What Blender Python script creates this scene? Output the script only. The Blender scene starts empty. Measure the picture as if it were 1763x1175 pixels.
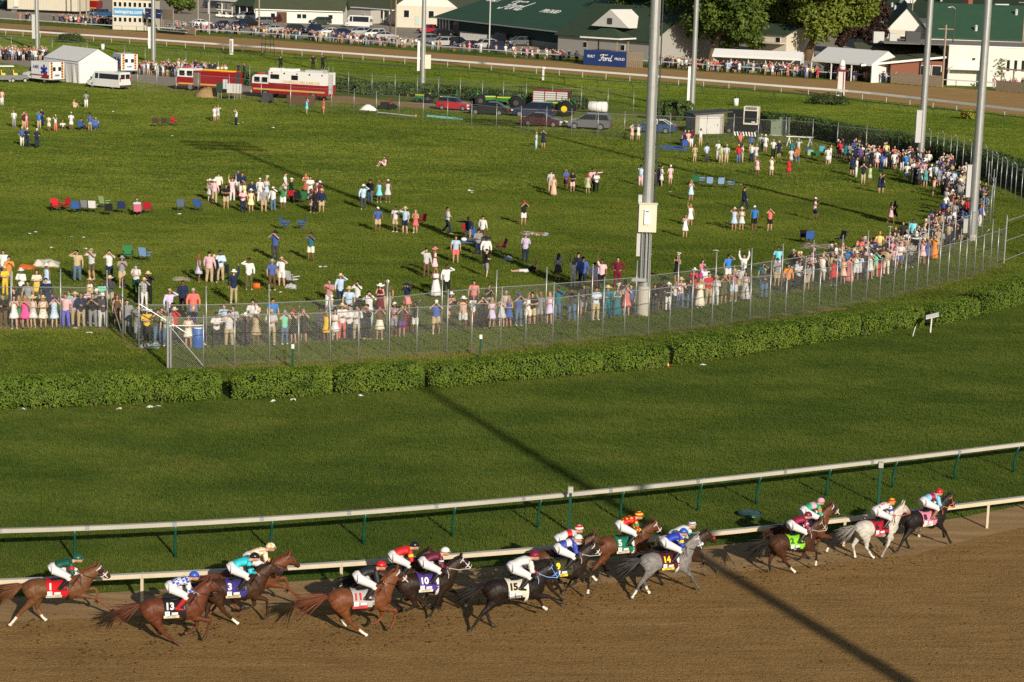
import bpy, bmesh, math, random
from mathutils import Vector, Matrix, noise as mnoise
R = math.radians
rnd = random.Random(7)
S = bpy.context.scene
COL = S.collection

# ---------------- camera, world, sun, exposure ----------------
FPX, PW, PH = 3600.0, 1763.0, 1175.0
CAMH = 19.9
PITCH, ROLL = math.atan(697 / 3600.0), R(1.68)
FWD = Vector((0, math.cos(PITCH), -math.sin(PITCH)))
_U = Vector((0, math.sin(PITCH), math.cos(PITCH)))
_X = Vector((1, 0, 0))
RIGHT = _X * math.cos(ROLL) + _U * math.sin(ROLL)
UP = -_X * math.sin(ROLL) + _U * math.cos(ROLL)
CAMPOS = Vector((0, 0, CAMH))
cam_d = bpy.data.cameras.new('camera')
cam_d.sensor_width = 36.0
cam_d.lens = 36.0 * FPX / PW
cam_d.clip_start = 1.0
cam_d.clip_end = 6000.0
cam = bpy.data.objects.new('camera', cam_d)
COL.objects.link(cam)
M = Matrix.Identity(4)
for i in range(3):
    M[i][0], M[i][1], M[i][2], M[i][3] = RIGHT[i], UP[i], -FWD[i], CAMPOS[i]
cam.matrix_world = M
S.camera = cam

SUN_EL, SUN_AZ = R(21.5), R(157.5)      # azimuth clockwise from +Y
world = bpy.data.worlds.new('World')
S.world = world
world.use_nodes = True
nt = world.node_tree
bg = nt.nodes['Background']
sky = nt.nodes.new('ShaderNodeTexSky')
sky.sky_type = 'NISHITA'
sky.sun_disc = False
sky.sun_elevation = SUN_EL
sky.sun_rotation = SUN_AZ
sky.air_density = 1.0
sky.dust_density = 1.0
nt.links.new(sky.outputs[0], bg.inputs[0])
bg.inputs[1].default_value = 0.07
sun_d = bpy.data.lights.new('sun', 'SUN')
sun_d.energy = 5.0
sun_d.angle = R(0.53)
sun_d.color = (1.0, 0.90, 0.74)
sun = bpy.data.objects.new('sun', sun_d)
COL.objects.link(sun)
sdir = Vector((math.sin(SUN_AZ) * math.cos(SUN_EL), math.cos(SUN_AZ) * math.cos(SUN_EL), math.sin(SUN_EL)))
sun.rotation_euler = sdir.to_track_quat('Z', 'Y').to_euler()
S.view_settings.view_transform = 'Standard'
S.view_settings.look = 'None'
S.view_settings.exposure = 0.0
S.view_settings.gamma = 1.0
S.render.engine = 'CYCLES'
S.cycles.max_bounces = 5
S.cycles.diffuse_bounces = 2
S.cycles.glossy_bounces = 2
S.cycles.transparent_max_bounces = 6
S.cycles.use_denoising = False
S.cycles.caustics_reflective = False
S.cycles.caustics_refractive = False
S.cycles.sample_clamp_indirect = 2.0

# ---------------- helpers ----------------
def G(px, py, z=0.0):
    """point of the plane z that stands at a spot of the photograph"""
    d = FWD * FPX + RIGHT * (px - PW / 2) + UP * (PH / 2 - py)
    t = (z - CAMH) / d.z
    return CAMPOS + d * t

def to_px(p):
    v = Vector(p) - CAMPOS
    w = v.dot(FWD)
    return PW / 2 + FPX * v.dot(RIGHT) / w, PH / 2 - FPX * v.dot(UP) / w

def scale_at(p):
    return FPX / (Vector(p) - CAMPOS).dot(FWD)

class MB:
    def __init__(s):
        s.v, s.f, s.m = [], [], []
    def add(s, vs, fs, m=0):
        o = len(s.v)
        s.v.extend([tuple(v) for v in vs])
        for f in fs:
            s.f.append(tuple(i + o for i in f)); s.m.append(m)
        return s
    def box(s, c, d, m=0, rz=0.0, taper=1.0, mat=None):
        x, y, z = d[0] / 2, d[1] / 2, d[2] / 2
        vs = []
        for k, (sx, sy, sz) in enumerate(((-1,-1,-1),(1,-1,-1),(1,1,-1),(-1,1,-1),(-1,-1,1),(1,-1,1),(1,1,1),(-1,1,1))):
            t = taper if sz > 0 else 1.0
            p = Vector((sx * x * t, sy * y * t, sz * z))
            if rz: p.rotate(Matrix.Rotation(rz, 3, 'Z'))
            if mat: p = mat @ p
            vs.append(p + Vector(c))
        return s.add(vs, ((0,3,2,1),(4,5,6,7),(0,1,5,4),(1,2,6,5),(2,3,7,6),(3,0,4,7)), m)
    def bar(s, a, b, w, h=None, m=0, up=(0, 0, 1)):
        a, b = Vector(a), Vector(b); h = w if h is None else h
        d = (b - a).normalized(); u = Vector(up)
        if abs(d.dot(u)) > .98: u = Vector((1, 0, 0))
        x = d.cross(u).normalized(); u = x.cross(d).normalized()
        vs = []
        for p in (a, b):
            for sx, su in ((-1,-1),(1,-1),(1,1),(-1,1)):
                vs.append(p + x * (sx * w / 2) + u * (su * h / 2))
        return s.add(vs, ((0,1,2,3),(7,6,5,4),(0,4,5,1),(1,5,6,2),(2,6,7,3),(3,7,4,0)), m)
    def tube(s, pts, rad, n=8, m=0, side=None, cap=True, smooth_end=0):
        """pts: centre line; rad: number or list of numbers / (side, other) pairs"""
        pts = [Vector(p) for p in pts]
        if not isinstance(rad, (list, tuple)): rad = [rad] * len(pts)
        N = len(pts); vs = []; prev = None
        for i, p in enumerate(pts):
            d = (pts[min(i + 1, N - 1)] - pts[max(i - 1, 0)])
            if d.length < 1e-9: d = Vector((0, 0, 1))
            d.normalize()
            if side is not None:
                x = Vector(side); x = x - d * x.dot(d)
                if x.length < 1e-4: x = d.orthogonal()
            else:
                x = d.orthogonal() if prev is None else prev - d * prev.dot(d)
                if x.length < 1e-4: x = d.orthogonal()
            x.normalize(); prev = x; y = d.cross(x)
            r = rad[i]
            ra, rb = r if isinstance(r, (list, tuple)) else (r, r)
            for k in range(n):
                a = 2 * math.pi * k / n
                vs.append(p + x * (ra * math.cos(a)) + y * (rb * math.sin(a)))
        fs = []
        for i in range(N - 1):
            for k in range(n):
                k2 = (k + 1) % n
                fs.append((i * n + k, i * n + k2, (i + 1) * n + k2, (i + 1) * n + k))
        if cap:
            fs.append(tuple(reversed(range(n)))); fs.append(tuple((N - 1) * n + k for k in range(n)))
        return s.add(vs, fs, m)
    def ell(s, c, r, m=0, nu=10, nv=7, mat=None, zmin=-1.0):
        c = Vector(c); vs = []; fs = []
        for j in range(nv + 1):
            t = -math.pi / 2 + math.pi * j / nv
            z = max(math.sin(t), zmin); q = math.cos(t) if math.sin(t) >= zmin else math.sqrt(max(0, 1 - zmin * zmin)) * (j / nv)
            for k in range(nu):
                a = 2 * math.pi * k / nu
                p = Vector((r[0] * max(q, .02) * math.cos(a), r[1] * max(q, .02) * math.sin(a), r[2] * z))
                vs.append((mat @ p if mat else p) + c)
        for j in range(nv):
            for k in range(nu):
                k2 = (k + 1) % nu
                fs.append((j * nu + k, j * nu + k2, (j + 1) * nu + k2, (j + 1) * nu + k))
        fs.append(tuple(reversed(range(nu)))); fs.append(tuple(nv * nu + k for k in range(nu)))
        return s.add(vs, fs, m)
    def quad(s, a, b, c, d, m=0):
        return s.add((a, b, c, d), ((0, 1, 2, 3),), m)
    def prism(s, poly, y0, y1, m=0, axis='y'):
        """polygon in the x,z plane pushed along y (or x,y along z / y,z along x)"""
        n = len(poly)
        def P(a, b, t):
            return (a, t, b) if axis == 'y' else ((t, a, b) if axis == 'x' else (a, b, t))
        vs = [P(a, b, y0) for a, b in poly] + [P(a, b, y1) for a, b in poly]
        fs = [tuple(range(n)), tuple(reversed(range(n, 2 * n)))]
        for i in range(n):
            j = (i + 1) % n
            fs.append((i, i + n, j + n, j))
        return s.add(vs, fs, m)
    def mesh(s, name, mats, smooth=False, fix=True):
        me = bpy.data.meshes.new(name)
        me.from_pydata(s.v, [], s.f)
        for m in (mats if isinstance(mats, (list, tuple)) else [mats]): me.materials.append(m)
        if any(s.m): me.polygons.foreach_set('material_index', s.m)
        if smooth: me.polygons.foreach_set('use_smooth', [True] * len(s.f))
        if fix:
            bm = bmesh.new(); bm.from_mesh(me)
            bmesh.ops.recalc_face_normals(bm, faces=bm.faces)
            bm.to_mesh(me); bm.free()
        me.update()
        return me
    def build(s, name, mats, parent=None, smooth=False, fix=True, loc=None, rz=None):
        return link(name, s.mesh(name, mats, smooth, fix), parent, loc, rz)

def link(name, me, parent=None, loc=None, rz=None):
    o = bpy.data.objects.new(name, me); COL.objects.link(o)
    if parent is not None: o.parent = parent
    if loc is not None: o.location = loc
    if rz is not None: o.rotation_euler = (0, 0, rz)
    return o

def empty(name, loc=(0, 0, 0), rz=0.0):
    o = bpy.data.objects.new(name, None); COL.objects.link(o)
    o.location = loc; o.rotation_euler = (0, 0, rz); o.empty_display_size = .2
    return o

def tag(o, label, cat, group=None, kind=None):
    if label: o['label'] = label
    if cat: o['category'] = cat
    if group: o['group'] = group
    if kind: o['kind'] = kind
    return o

def struct(o):
    o['kind'] = 'structure'; return o

def kids(o): return list(o.children)

def copy_tree(o, parent=None, loc=None, rz=None):
    c = o.copy(); COL.objects.link(c)
    if parent is not None: c.parent = parent
    if loc is not None: c.location = loc
    if rz is not None: c.rotation_euler = (0, 0, rz)
    for ch in kids(o): copy_tree(ch, c)
    return c

def apply_mods(name, me, mods):
    """mesh with modifiers baked in"""
    o = bpy.data.objects.new('tmp', me); COL.objects.link(o)
    for typ, kw in mods:
        md = o.modifiers.new(typ, typ)
        for k, v in kw.items(): setattr(md, k, v)
    dg = bpy.context.evaluated_depsgraph_get()
    out = bpy.data.meshes.new_from_object(o.evaluated_get(dg), depsgraph=dg)
    out.name = name
    bpy.data.objects.remove(o); bpy.data.meshes.remove(me)
    return out

def organic(mb, name, mats, voxel=.02, smooth=3, fac=.5):
    me = mb.mesh(name + '_raw', mats)
    out = apply_mods(name, me, [('REMESH', dict(mode='VOXEL', voxel_size=voxel, use_smooth_shade=True)),
                                ('SMOOTH', dict(factor=fac, iterations=smooth))])
    out.polygons.foreach_set('use_smooth', [True] * len(out.polygons))
    return out

# ---------------- materials ----------------
MATS = {}
def srgb(r, g, b):
    f = lambda c: (c / 255 / 12.92) if c / 255 <= .04045 else ((c / 255 + .055) / 1.055) ** 2.4
    return (f(r), f(g), f(b))

def mat(name, c, rough=.7, spec=.3, metal=0.0, var=.12, scale=6.0, bump=0.0, bscale=30.0, coords='Object', emit=None, coat=0.0):
    """plain surface with a little procedural mottling"""
    if name in MATS: return MATS[name]
    m = bpy.data.materials.new(name); m.use_nodes = True
    n = m.node_tree; b = n.nodes['Principled BSDF']
    b.inputs['Roughness'].default_value = rough
    b.inputs['Specular IOR Level'].default_value = spec
    b.inputs['Metallic'].default_value = metal
    if coat: b.inputs['Coat Weight'].default_value = coat
    tc = n.nodes.new('ShaderNodeTexCoord')
    nz = n.nodes.new('ShaderNodeTexNoise'); nz.inputs['Scale'].default_value = scale; nz.inputs['Detail'].default_value = 4
    n.links.new(tc.outputs[coords], nz.inputs['Vector'])
    mx = n.nodes.new('ShaderNodeMix'); mx.data_type = 'RGBA'
    mx.inputs[6].default_value = (*[max(0, x * (1 - var)) for x in c], 1)
    mx.inputs[7].default_value = (*[min(1, x * (1 + var)) for x in c], 1)
    n.links.new(nz.outputs[0], mx.inputs[0])
    n.links.new(mx.outputs[2], b.inputs['Base Color'])
    if bump:
        n2 = n.nodes.new('ShaderNodeTexNoise'); n2.inputs['Scale'].default_value = bscale; n2.inputs['Detail'].default_value = 5
        n.links.new(tc.outputs[coords], n2.inputs['Vector'])
        bp = n.nodes.new('ShaderNodeBump'); bp.inputs['Strength'].default_value = bump; bp.inputs['Distance'].default_value = .05
        n.links.new(n2.outputs[0], bp.inputs['Height']); n.links.new(bp.outputs[0], b.inputs['Normal'])
    MATS[name] = m
    return m

class NT:
    """small node-tree writer"""
    def __init__(s, name):
        s.m = bpy.data.materials.new(name); s.m.use_nodes = True
        s.n = s.m.node_tree; s.b = s.n.nodes['Principled BSDF']; MATS[name] = s.m
    def new(s, t, **kw):
        o = s.n.nodes.new(t)
        for k, v in kw.items(): setattr(o, k, v)
        return o
    def l(s, a, b): s.n.links.new(a, b)
    def pos(s): return s.new('ShaderNodeNewGeometry').outputs['Position']
    def obj(s): return s.new('ShaderNodeTexCoord').outputs['Object']
    def mapv(s, v, scale=(1, 1, 1), rot=(0, 0, 0)):
        o = s.new('ShaderNodeMapping'); o.inputs['Scale'].default_value = scale; o.inputs['Rotation'].default_value = rot
        s.l(v, o.inputs['Vector']); return o.outputs[0]
    def noise(s, v, scale, detail=4, rough=.55):
        o = s.new('ShaderNodeTexNoise'); o.inputs['Scale'].default_value = scale
        o.inputs['Detail'].default_value = detail; o.inputs['Roughness'].default_value = rough
        s.l(v, o.inputs['Vector']); return o.outputs[0]
    def ramp(s, v, stops):
        o = s.new('ShaderNodeValToRGB'); e = o.color_ramp.elements
        while len(e) < len(stops): e.new(.5)
        for i, (p, c) in enumerate(stops):
            e[i].position = p; e[i].color = (*c, 1) if len(c) == 3 else c
        s.l(v, o.inputs[0]); return o.outputs[0]
    def mix(s, f, a, b, mode='MIX'):
        o = s.new('ShaderNodeMix', data_type='RGBA', blend_type=mode)
        for sock, v in ((o.inputs[0], f), (o.inputs[6], a), (o.inputs[7], b)):
            if isinstance(v, (int, float)): sock.default_value = v
            elif isinstance(v, (tuple, list)): sock.default_value = (*v, 1) if len(v) == 3 else v
            else: s.l(v, sock)
        return o.outputs[2]
    def math(s, op, a, b=0.0):
        o = s.new('ShaderNodeMath', operation=op)
        for i, v in enumerate((a, b)):
            if isinstance(v, (int, float)): o.inputs[i].default_value = v
            else: s.l(v, o.inputs[i])
        return o.outputs[0]
    def bump(s, h, strength, dist):
        o = s.new('ShaderNodeBump'); o.inputs['Strength'].default_value = strength; o.inputs['Distance'].default_value = dist
        s.l(h, o.inputs['Height']); s.l(o.outputs[0], s.b.inputs['Normal'])
    def base(s, c, rough=.9, spec=.2):
        s.l(c, s.b.inputs['Base Color']); s.b.inputs['Roughness'].default_value = rough
        s.b.inputs['Specular IOR Level'].default_value = spec
        return s.m

def grass_mat(name, dark, mid, light, patch=.06, streak=0.0):
    t = NT(name); p = t.pos()
    big = t.noise(t.mapv(p, (.6, 1, 1), (0, 0, R(-8))), patch, 5, .6)
    med = t.noise(t.mapv(p, (.5, .8, 1), (0, 0, R(-8))), .42, 6, .72)
    fine = t.noise(t.mapv(p, (1.3, .55, 1)), 9.0, 6, .75)
    c = t.ramp(t.math('ADD', t.math('MULTIPLY', big, .55), t.math('MULTIPLY', med, .45)), ((.41, dark), (.5, mid), (.59, light)))
    f = t.ramp(fine, ((.3, (.66, .66, .66)), (.52, (1, 1, 1)), (.74, (1.32, 1.3, 1.15))))
    dry = t.ramp(t.noise(t.mapv(p, (.6, 1, 1)), .16, 6, .75), ((.56, (0, 0, 0)), (.70, (.55, .55, .55))))
    c = t.mix(dry, c, (light[0] * 1.5, light[1] * 1.12, light[2] * 1.4))
    c = t.mix(.85, c, f, 'MULTIPLY')
    t.bump(t.noise(t.mapv(p, (1.2, .6, 1)), 22.0, 4, .7), .6, .05)
    return t.base(c, .95, .08)

M_GRASS = grass_mat('infield_grass', (.080, .120, .016), (.118, .158, .021), (.162, .197, .031))
M_TURF = grass_mat('turf_grass', (.063, .102, .016), (.088, .128, .020), (.120, .156, .027), .22)
M_FTURF = grass_mat('far_turf_grass', (.09, .135, .015), (.125, .175, .020), (.165, .21, .028), .05)
def dirt_mat():
    t = NT('track_dirt'); p = t.pos()
    v = t.mapv(p, (1, 1, 1), (0, 0, R(-6)))
    rows = t.noise(t.mapv(v, (.16, 1.9, 1)), 1.5, 4, .6)
    med = t.noise(t.mapv(v, (.5, 1, 1)), .9, 5, .7)
    fine = t.noise(v, 8.0, 6, .75)
    clod = t.noise(v, 19.0, 3, .6)
    a = t.math('ADD', t.math('MULTIPLY', rows, .24), t.math('ADD', t.math('MULTIPLY', med, .26), t.math('MULTIPLY', fine, .5)))
    c = t.ramp(a, ((.33, (.175, .103, .036)), (.5, (.335, .20, .076)), (.66, (.475, .295, .118))))
    d = t.ramp(clod, ((.36, (.35, .33, .3)), (.44, (1, 1, 1))))
    c = t.mix(.6, c, d, 'MULTIPLY')
    h = t.math('ADD', t.math('MULTIPLY', fine, .7), t.math('ADD', t.math('MULTIPLY', clod, .6), t.math('MULTIPLY', rows, .4)))
    t.bump(h, 1.0, .11)
    return t.base(c, 1.0, .05)
M_DIRT = dirt_mat()
def packed_mat(name, c1, c2, c3):
    t = NT(name); p = t.pos()
    a = t.noise(t.mapv(p, (.3, 2.4, 1), (0, 0, R(-6))), .8, 5, .6)
    f = t.noise(p, 12, 5, .7)
    c = t.ramp(t.math('ADD', t.math('MULTIPLY', a, .65), t.math('MULTIPLY', f, .35)), ((.35, c1), (.5, c2), (.65, c3)))
    t.bump(f, .6, .03)
    return t.base(c, .95, .1)
M_PACKED = packed_mat('packed_dirt', (.23, .138, .058), (.335, .212, .10), (.44, .295, .145))
M_FARDIRT = packed_mat('far_track_dirt', (.26, .155, .055), (.37, .225, .085), (.46, .30, .125))
M_SAND = packed_mat('bare_earth', (.20, .135, .06), (.29, .20, .095), (.36, .26, .13))
M_LOT = packed_mat('gravel', (.22, .19, .15), (.31, .27, .215), (.39, .345, .275))
M_WHITE = mat('white_paint', (.80, .79, .76), .45, .4, var=.06, scale=2.5)
M_CREAM = mat('cream_paint', (.56, .48, .35), .6, .3, var=.12, scale=3.0)
M_OLDWHITE = mat('weathered_white', (.44, .415, .36), .75, .2, var=.3, scale=.7)
M_GREENPOST = mat('green_post_paint', (.007, .07, .045), .35, .5, var=.1)
M_DARKGREEN = mat('dark_green_paint', (.02, .05, .035), .5, .4)
M_STEEL = mat('galvanised_steel', (.40, .41, .41), .42, .5, metal=.55, var=.14, scale=3.0)
M_WIRE = mat("fence_wire", (.27, .27, .25), .6, .3, metal=.3)
M_BLACK = mat('black_paint', (.012, .012, .013), .5, .4)
M_DGREY = mat('dark_grey', (.06, .06, .065), .6, .3)
M_GREY = mat('mid_grey', (.25, .25, .25), .6, .3)
M_LGREY = mat('light_grey', (.5, .5, .49), .6, .3)
M_CONC = mat('concrete', (.45, .42, .36), .9, .1, var=.2, scale=4)
M_GLASS = mat('dark_glass', (.012, .016, .02), .08, .7)
M_TENT = mat('tent_canvas', (.74, .73, .71), .6, .2, var=.04, scale=.8)
M_WOOD = mat('weathered_wood', (.30, .24, .17), .85, .1, var=.3, scale=5)
M_POLEWOOD = mat('utility_pole_wood', (.33, .27, .20), .9, .1, var=.25, scale=3)
M_RUBBER = mat('rubber', (.015, .015, .016), .8, .2)
M_CHROME = mat('wheel_alloy', (.45, .45, .46), .3, .5, metal=.7)
M_REDLAMP = mat('red_lens', (.45, .01, .01), .2, .5)
M_LAMP = mat('clear_lens', (.75, .75, .7), .15, .5)
M_ORANGE = mat('orange_plastic', (.75, .14, .02), .5, .3)
M_BROWN = mat('brown_paint', (.11, .06, .035), .7, .2)
# ================= GROUND =================
def sheet(name, pts, m, z=0.0):
    bm = bmesh.new()
    vs = [bm.verts.new((p[0], p[1], z)) for p in pts]
    bm.faces.new(vs)
    bmesh.ops.recalc_face_normals(bm, faces=bm.faces)
    if bm.faces and bm.faces[:][0].normal.z < 0: bmesh.ops.reverse_faces(bm, faces=bm.faces)
    bmesh.ops.triangulate(bm, faces=bm.faces)
    me = bpy.data.meshes.new(name); bm.to_mesh(me); bm.free()
    me.materials.append(m)
    return struct(link(name, me))

def strip(name, top, bot, m, z=0.0, n=48):
    """sheet between two pixel polylines (same side order), smoothed along x"""
    def samp(pl, k):
        t = k / n; x = pl[0][0] + (pl[-1][0] - pl[0][0]) * t
        for i in range(len(pl) - 1):
            if x <= pl[i + 1][0] or i == len(pl) - 2:
                a, b = pl[i], pl[i + 1]; u = (x - a[0]) / (b[0] - a[0])
                if len(a) > 2: pass
                return G(x, a[1] + (b[1] - a[1]) * u)
    mb = MB(); vs = []; fs = []
    for k in range(n + 1):
        a, b = samp(top, k), samp(bot, k)
        vs += [(a.x, a.y, z), (b.x, b.y, z)]
    for k in range(n): fs.append((2 * k, 2 * k + 1, 2 * k + 3, 2 * k + 2))
    mb.add(vs, fs)
    return struct(mb.build(name, m))

gb = MB(); gb.quad((-1500, -300, 0), (1500, -300, 0), (1500, 3500, 0), (-1500, 3500, 0))
struct(gb.build('ground', M_GRASS))
# edge of the dirt under the inner rail, photograph left to right, extended past the frame
EDGE = [(-420, 1052), (0, 1030), (150, 1023), (510, 1002), (960, 968), (1320, 931), (1640, 895), (1763, 869), (2300, 800)]
PACK = [(-420, 1095), (0, 1072), (100, 1067), (510, 1047), (960, 1012), (1320, 981), (1572, 956), (1700, 922), (1763, 908), (2300, 845)]
strip('dirt_track', PACK, [(-420, 2600), (2300, 2600)], M_DIRT, .012, 60)
strip('packed_track_edge', EDGE, [(x, y + 3) for x, y in PACK], M_PACKED, .008, 60)
# turf course between the hedge and the rail
HEDGE_FRONT = [(-420, 735), (0, 709), (380, 690), (720, 676), (1145, 640), (1450, 592), (1600, 566), (1763, 524), (2300, 380)]
strip('turf_course', HEDGE_FRONT, [(x, y + 2) for x, y in EDGE], M_TURF, .004, 60)
# bare earth along the fences
F1 = [(289, 635.5), (350, 634), (404, 629.5), (463.8, 627), (514.4, 625.6), (568.5, 624), (617, 620.5), (670, 617), (717, 613), (769, 610), (811, 606), (861, 604), (904.7, 597.5), (951, 595), (994, 588.6), (1036.8, 584), (1074, 580), (1115.7, 577), (1152, 571.5), (1190, 568), (1225, 563), (1258.8, 559), (1290.6, 552.5), (1323.5, 549), (1351.4, 544.5), (1381.5, 540.5), (1409.5, 535), (1438, 531), (1464.5, 526), (1490.5, 521), (1513.4, 517), (1537.5, 512), (1556.4, 507), (1577.6, 502), (1595.4, 497), (1615.7, 492.5), (1631, 487.5), (1649, 483), (1661.6, 478.5), (1677, 474), (1691, 469.5), (1704.5, 464.5), (1716, 459.5), (1728, 455)]
F2 = [(-60, 567), (20, 567), (104.6, 567), (185.4, 568.7), (211.6, 585.5), (239, 600.6), (355.5, 600), (463, 596), (566.5, 590.5), (666, 585), (760, 573.5), (852, 565), (938.6, 558.7), (1017.3, 552), (1093, 545), (1164.7, 535), (1230, 527), (1291, 519), (1344.6, 510), (1397, 501.5), (1446.8, 491.5), (1491, 483), (1528, 474), (1561, 464), (1595, 453), (1620, 445), (1642, 436), (1668, 423), (1690, 408), (1704, 392), (1709, 375), (1707, 358), (1700, 342)]
def offs(pl, d): return [(x, y + d) for x, y in pl]
strip('bare_earth_strip', offs(F1, -7), offs(F1, 5), M_SAND, .004, 90)
strip('worn_earth_strip', [(-80, 564), (20, 564), (190, 565), (245, 598)], [(-80, 570), (20, 570), (165, 571), (245, 612)], M_SAND, .006, 30)
strip('trodden_earth_strip', [(1430, 266), (1530, 284), (1600, 292)], [(1430, 273), (1530, 293), (1600, 300)], M_SAND, .004, 20)
# far dirt track
FT_TOP = [(-500, 8), (0, 40), (450, 68), (890, 102), (1330, 132), (1763, 160), (2300, 196)]
FT_BOT = [(-500, 26), (0, 57), (450, 88), (890, 121), (1330, 155), (1763, 199), (2300, 262)]
strip('far_dirt_track', FT_TOP, FT_BOT, M_FARDIRT, .006, 40)
strip('far_turf_course', [(x, y - 1) for x, y in FT_BOT], [(-500, 70), (0, 98), (260, 118), (420, 138), (640, 158), (900, 178), (1060, 192), (1200, 200), (1300, 214), (1420, 228), (1530, 250), (1640, 276), (1763, 312), (2300, 520)], M_FTURF, .003, 60)
# gravel lot beyond the far track, verge of grass between
strip('gravel_lot', [(-900, -95), (900, -70), (2700, -20)], [(-500, 4), (0, 33), (450, 60), (890, 92), (1330, 122), (1763, 150), (2300, 186)], M_LOT, .005, 30)
strip('service_lane', [(-60, 100), (110, 104), (260, 126), (600, 170), (860, 186)], [(-60, 126), (110, 138), (260, 154), (600, 176), (860, 200)], M_LOT, .006, 30)
strip('equipment_yard', [(250, 146), (420, 158), (600, 166), (770, 185)], [(250, 158), (420, 176), (600, 186), (770, 192)], M_SAND, .010, 30)

# ================= RAILS =================
def along(pl, step=None, n=None):
    """points of a world polyline at equal spacing"""
    L = [0.0]
    for a, b in zip(pl, pl[1:]): L.append(L[-1] + (b - a).length)
    n = n or max(2, int(round(L[-1] / step)) + 1)
    out = []; i = 0
    for k in range(n):
        d = L[-1] * k / (n - 1)
        while i < len(pl) - 2 and d > L[i + 1]: i += 1
        out.append(pl[i].lerp(pl[i + 1], (d - L[i]) / max(1e-6, L[i + 1] - L[i])))
    return out

def smooth_line(pl, n=6):
    out = []
    for i in range(len(pl) - 1):
        p0, p1, p2, p3 = pl[max(i - 1, 0)], pl[i], pl[i + 1], pl[min(i + 2, len(pl) - 1)]
        for k in range(n):
            t = k / n
            out.append(.5 * ((2 * p1) + (p2 - p0) * t + (2 * p0 - 5 * p1 + 4 * p2 - p3) * t * t + (3 * p1 - p0 - 3 * p2 + p3) * t ** 3))
    out.append(pl[-1]); return out

def ribbon(mb, line, w, h, zc, m_top=0, m_side=0):
    """continuous beam following a line: w across, h high"""
    N = len(line); vs = []
    for i, p in enumerate(line):
        d = (line[min(i + 1, N - 1)] - line[max(i - 1, 0)]); d.z = 0; d.normalize()
        x = Vector((-d.y, d.x, 0))
        for sx, sz in ((-1, -1), (1, -1), (1, 1), (-1, 1)):
            vs.append(p + x * (sx * w / 2) + Vector((0, 0, zc + sz * h / 2)))
    o = len(mb.v); mb.v.extend([tuple(v) for v in vs])
    for i in range(N - 1):
        a, b = o + i * 4, o + i * 4 + 4
        for k in range(4):
            k2 = (k + 1) % 4
            mb.f.append((a + k, a + k2, b + k2, b + k)); mb.m.append(m_top if k == 2 else m_side)
    mb.f.append((o, o + 3, o + 2, o + 1)); mb.m.append(m_side)
    mb.f.append((o + 4 * N - 4, o + 4 * N - 3, o + 4 * N - 2, o + 4 * N - 1)); mb.m.append(m_side)

# turf rail on green gooseneck posts
TURF_POSTS = [(-202, 966), (-38, 966), (127, 965), (300.5, 963.6), (467, 955), (627, 944), (781.6, 932), (929.5, 912.5), (1072, 899), (1207, 886.6), (1308, 879.5), (1429, 862), (1543, 846), (1650.5, 830), (1753, 815), (1850, 800), (1940, 785), (2035, 0), (2125, 0), (2215, 0), (2300, 0)]
TURF_TALL = [(980, 916), (1512, 869)]
tr = empty('turf_rail', G(781.6, 932))
tag(tr, 'white topped turf rail on curved green posts, on the grass behind the racing horses', 'rail')
o0 = Vector(tr.location)
def poly(c, x): return ((c[0] * x + c[1]) * x + c[2]) * x + c[3]
TC = (7.44459e-09, -4.7199e-05, -0.0247493, 913.968)
DC = (-3.45548e-10, -2.48094e-05, -0.0366155, 1001.53)
def flat(p): return Vector((p.x, p.y, 0))
rail_line = [flat(G(x, poly(TC, x), 1.18)) for x in range(-300, 2351, 50)]
base_line = [flat(G(x - 4, poly(TC, x), 1.18)) for x, _ in TURF_POSTS]
base_line = [p + Vector((.05, .22, 0)) for p in base_line]
mb = MB(); ribbon(mb, [p - o0 for p in rail_line], .15, .13, 1.18); mb.build('rail', [M_OLDWHITE], tr)
for i, p in enumerate(base_line):
    d = (base_line[min(i + 1, len(base_line) - 1)] - base_line[max(i - 1, 0)]).normalized()
    toward = Vector((d.y, -d.x, 0))
    q = p - o0
    mb = MB(); mb.tube([q, q + Vector((0, 0, .35)), q + Vector((0, 0, .62)) + toward * .02, q + Vector((0, 0, .86)) + toward * .1, q + Vector((0, 0, 1.1)) + toward * .2], [.05, .048, .046, .044, .042], 10)
    mb.build('post', M_GREENPOST, tr, smooth=True)
for k in range(3, 45, 3):
    a, c = rail_line[k] - o0, rail_line[k + 1] - o0; d = (c - a).normalized() * .07
    mb = MB(); mb.bar(a - d + Vector((0, 0, 1.18)), a + d + Vector((0, 0, 1.18)), .162, .142); mb.build('joint_sleeve', M_STEEL, tr)
for q in TURF_TALL:
    p = G(*q) - o0
    mb = MB(); mb.bar(p, p + Vector((0, 0, 1.38)), .09, .09); mb.build('tall_post', M_GREENPOST, tr)
    mb = MB(); mb.box(p + Vector((0, 0, 1.49)), (.17, .17, .2)); mb.build('post_cap', M_OLDWHITE, tr)

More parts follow.
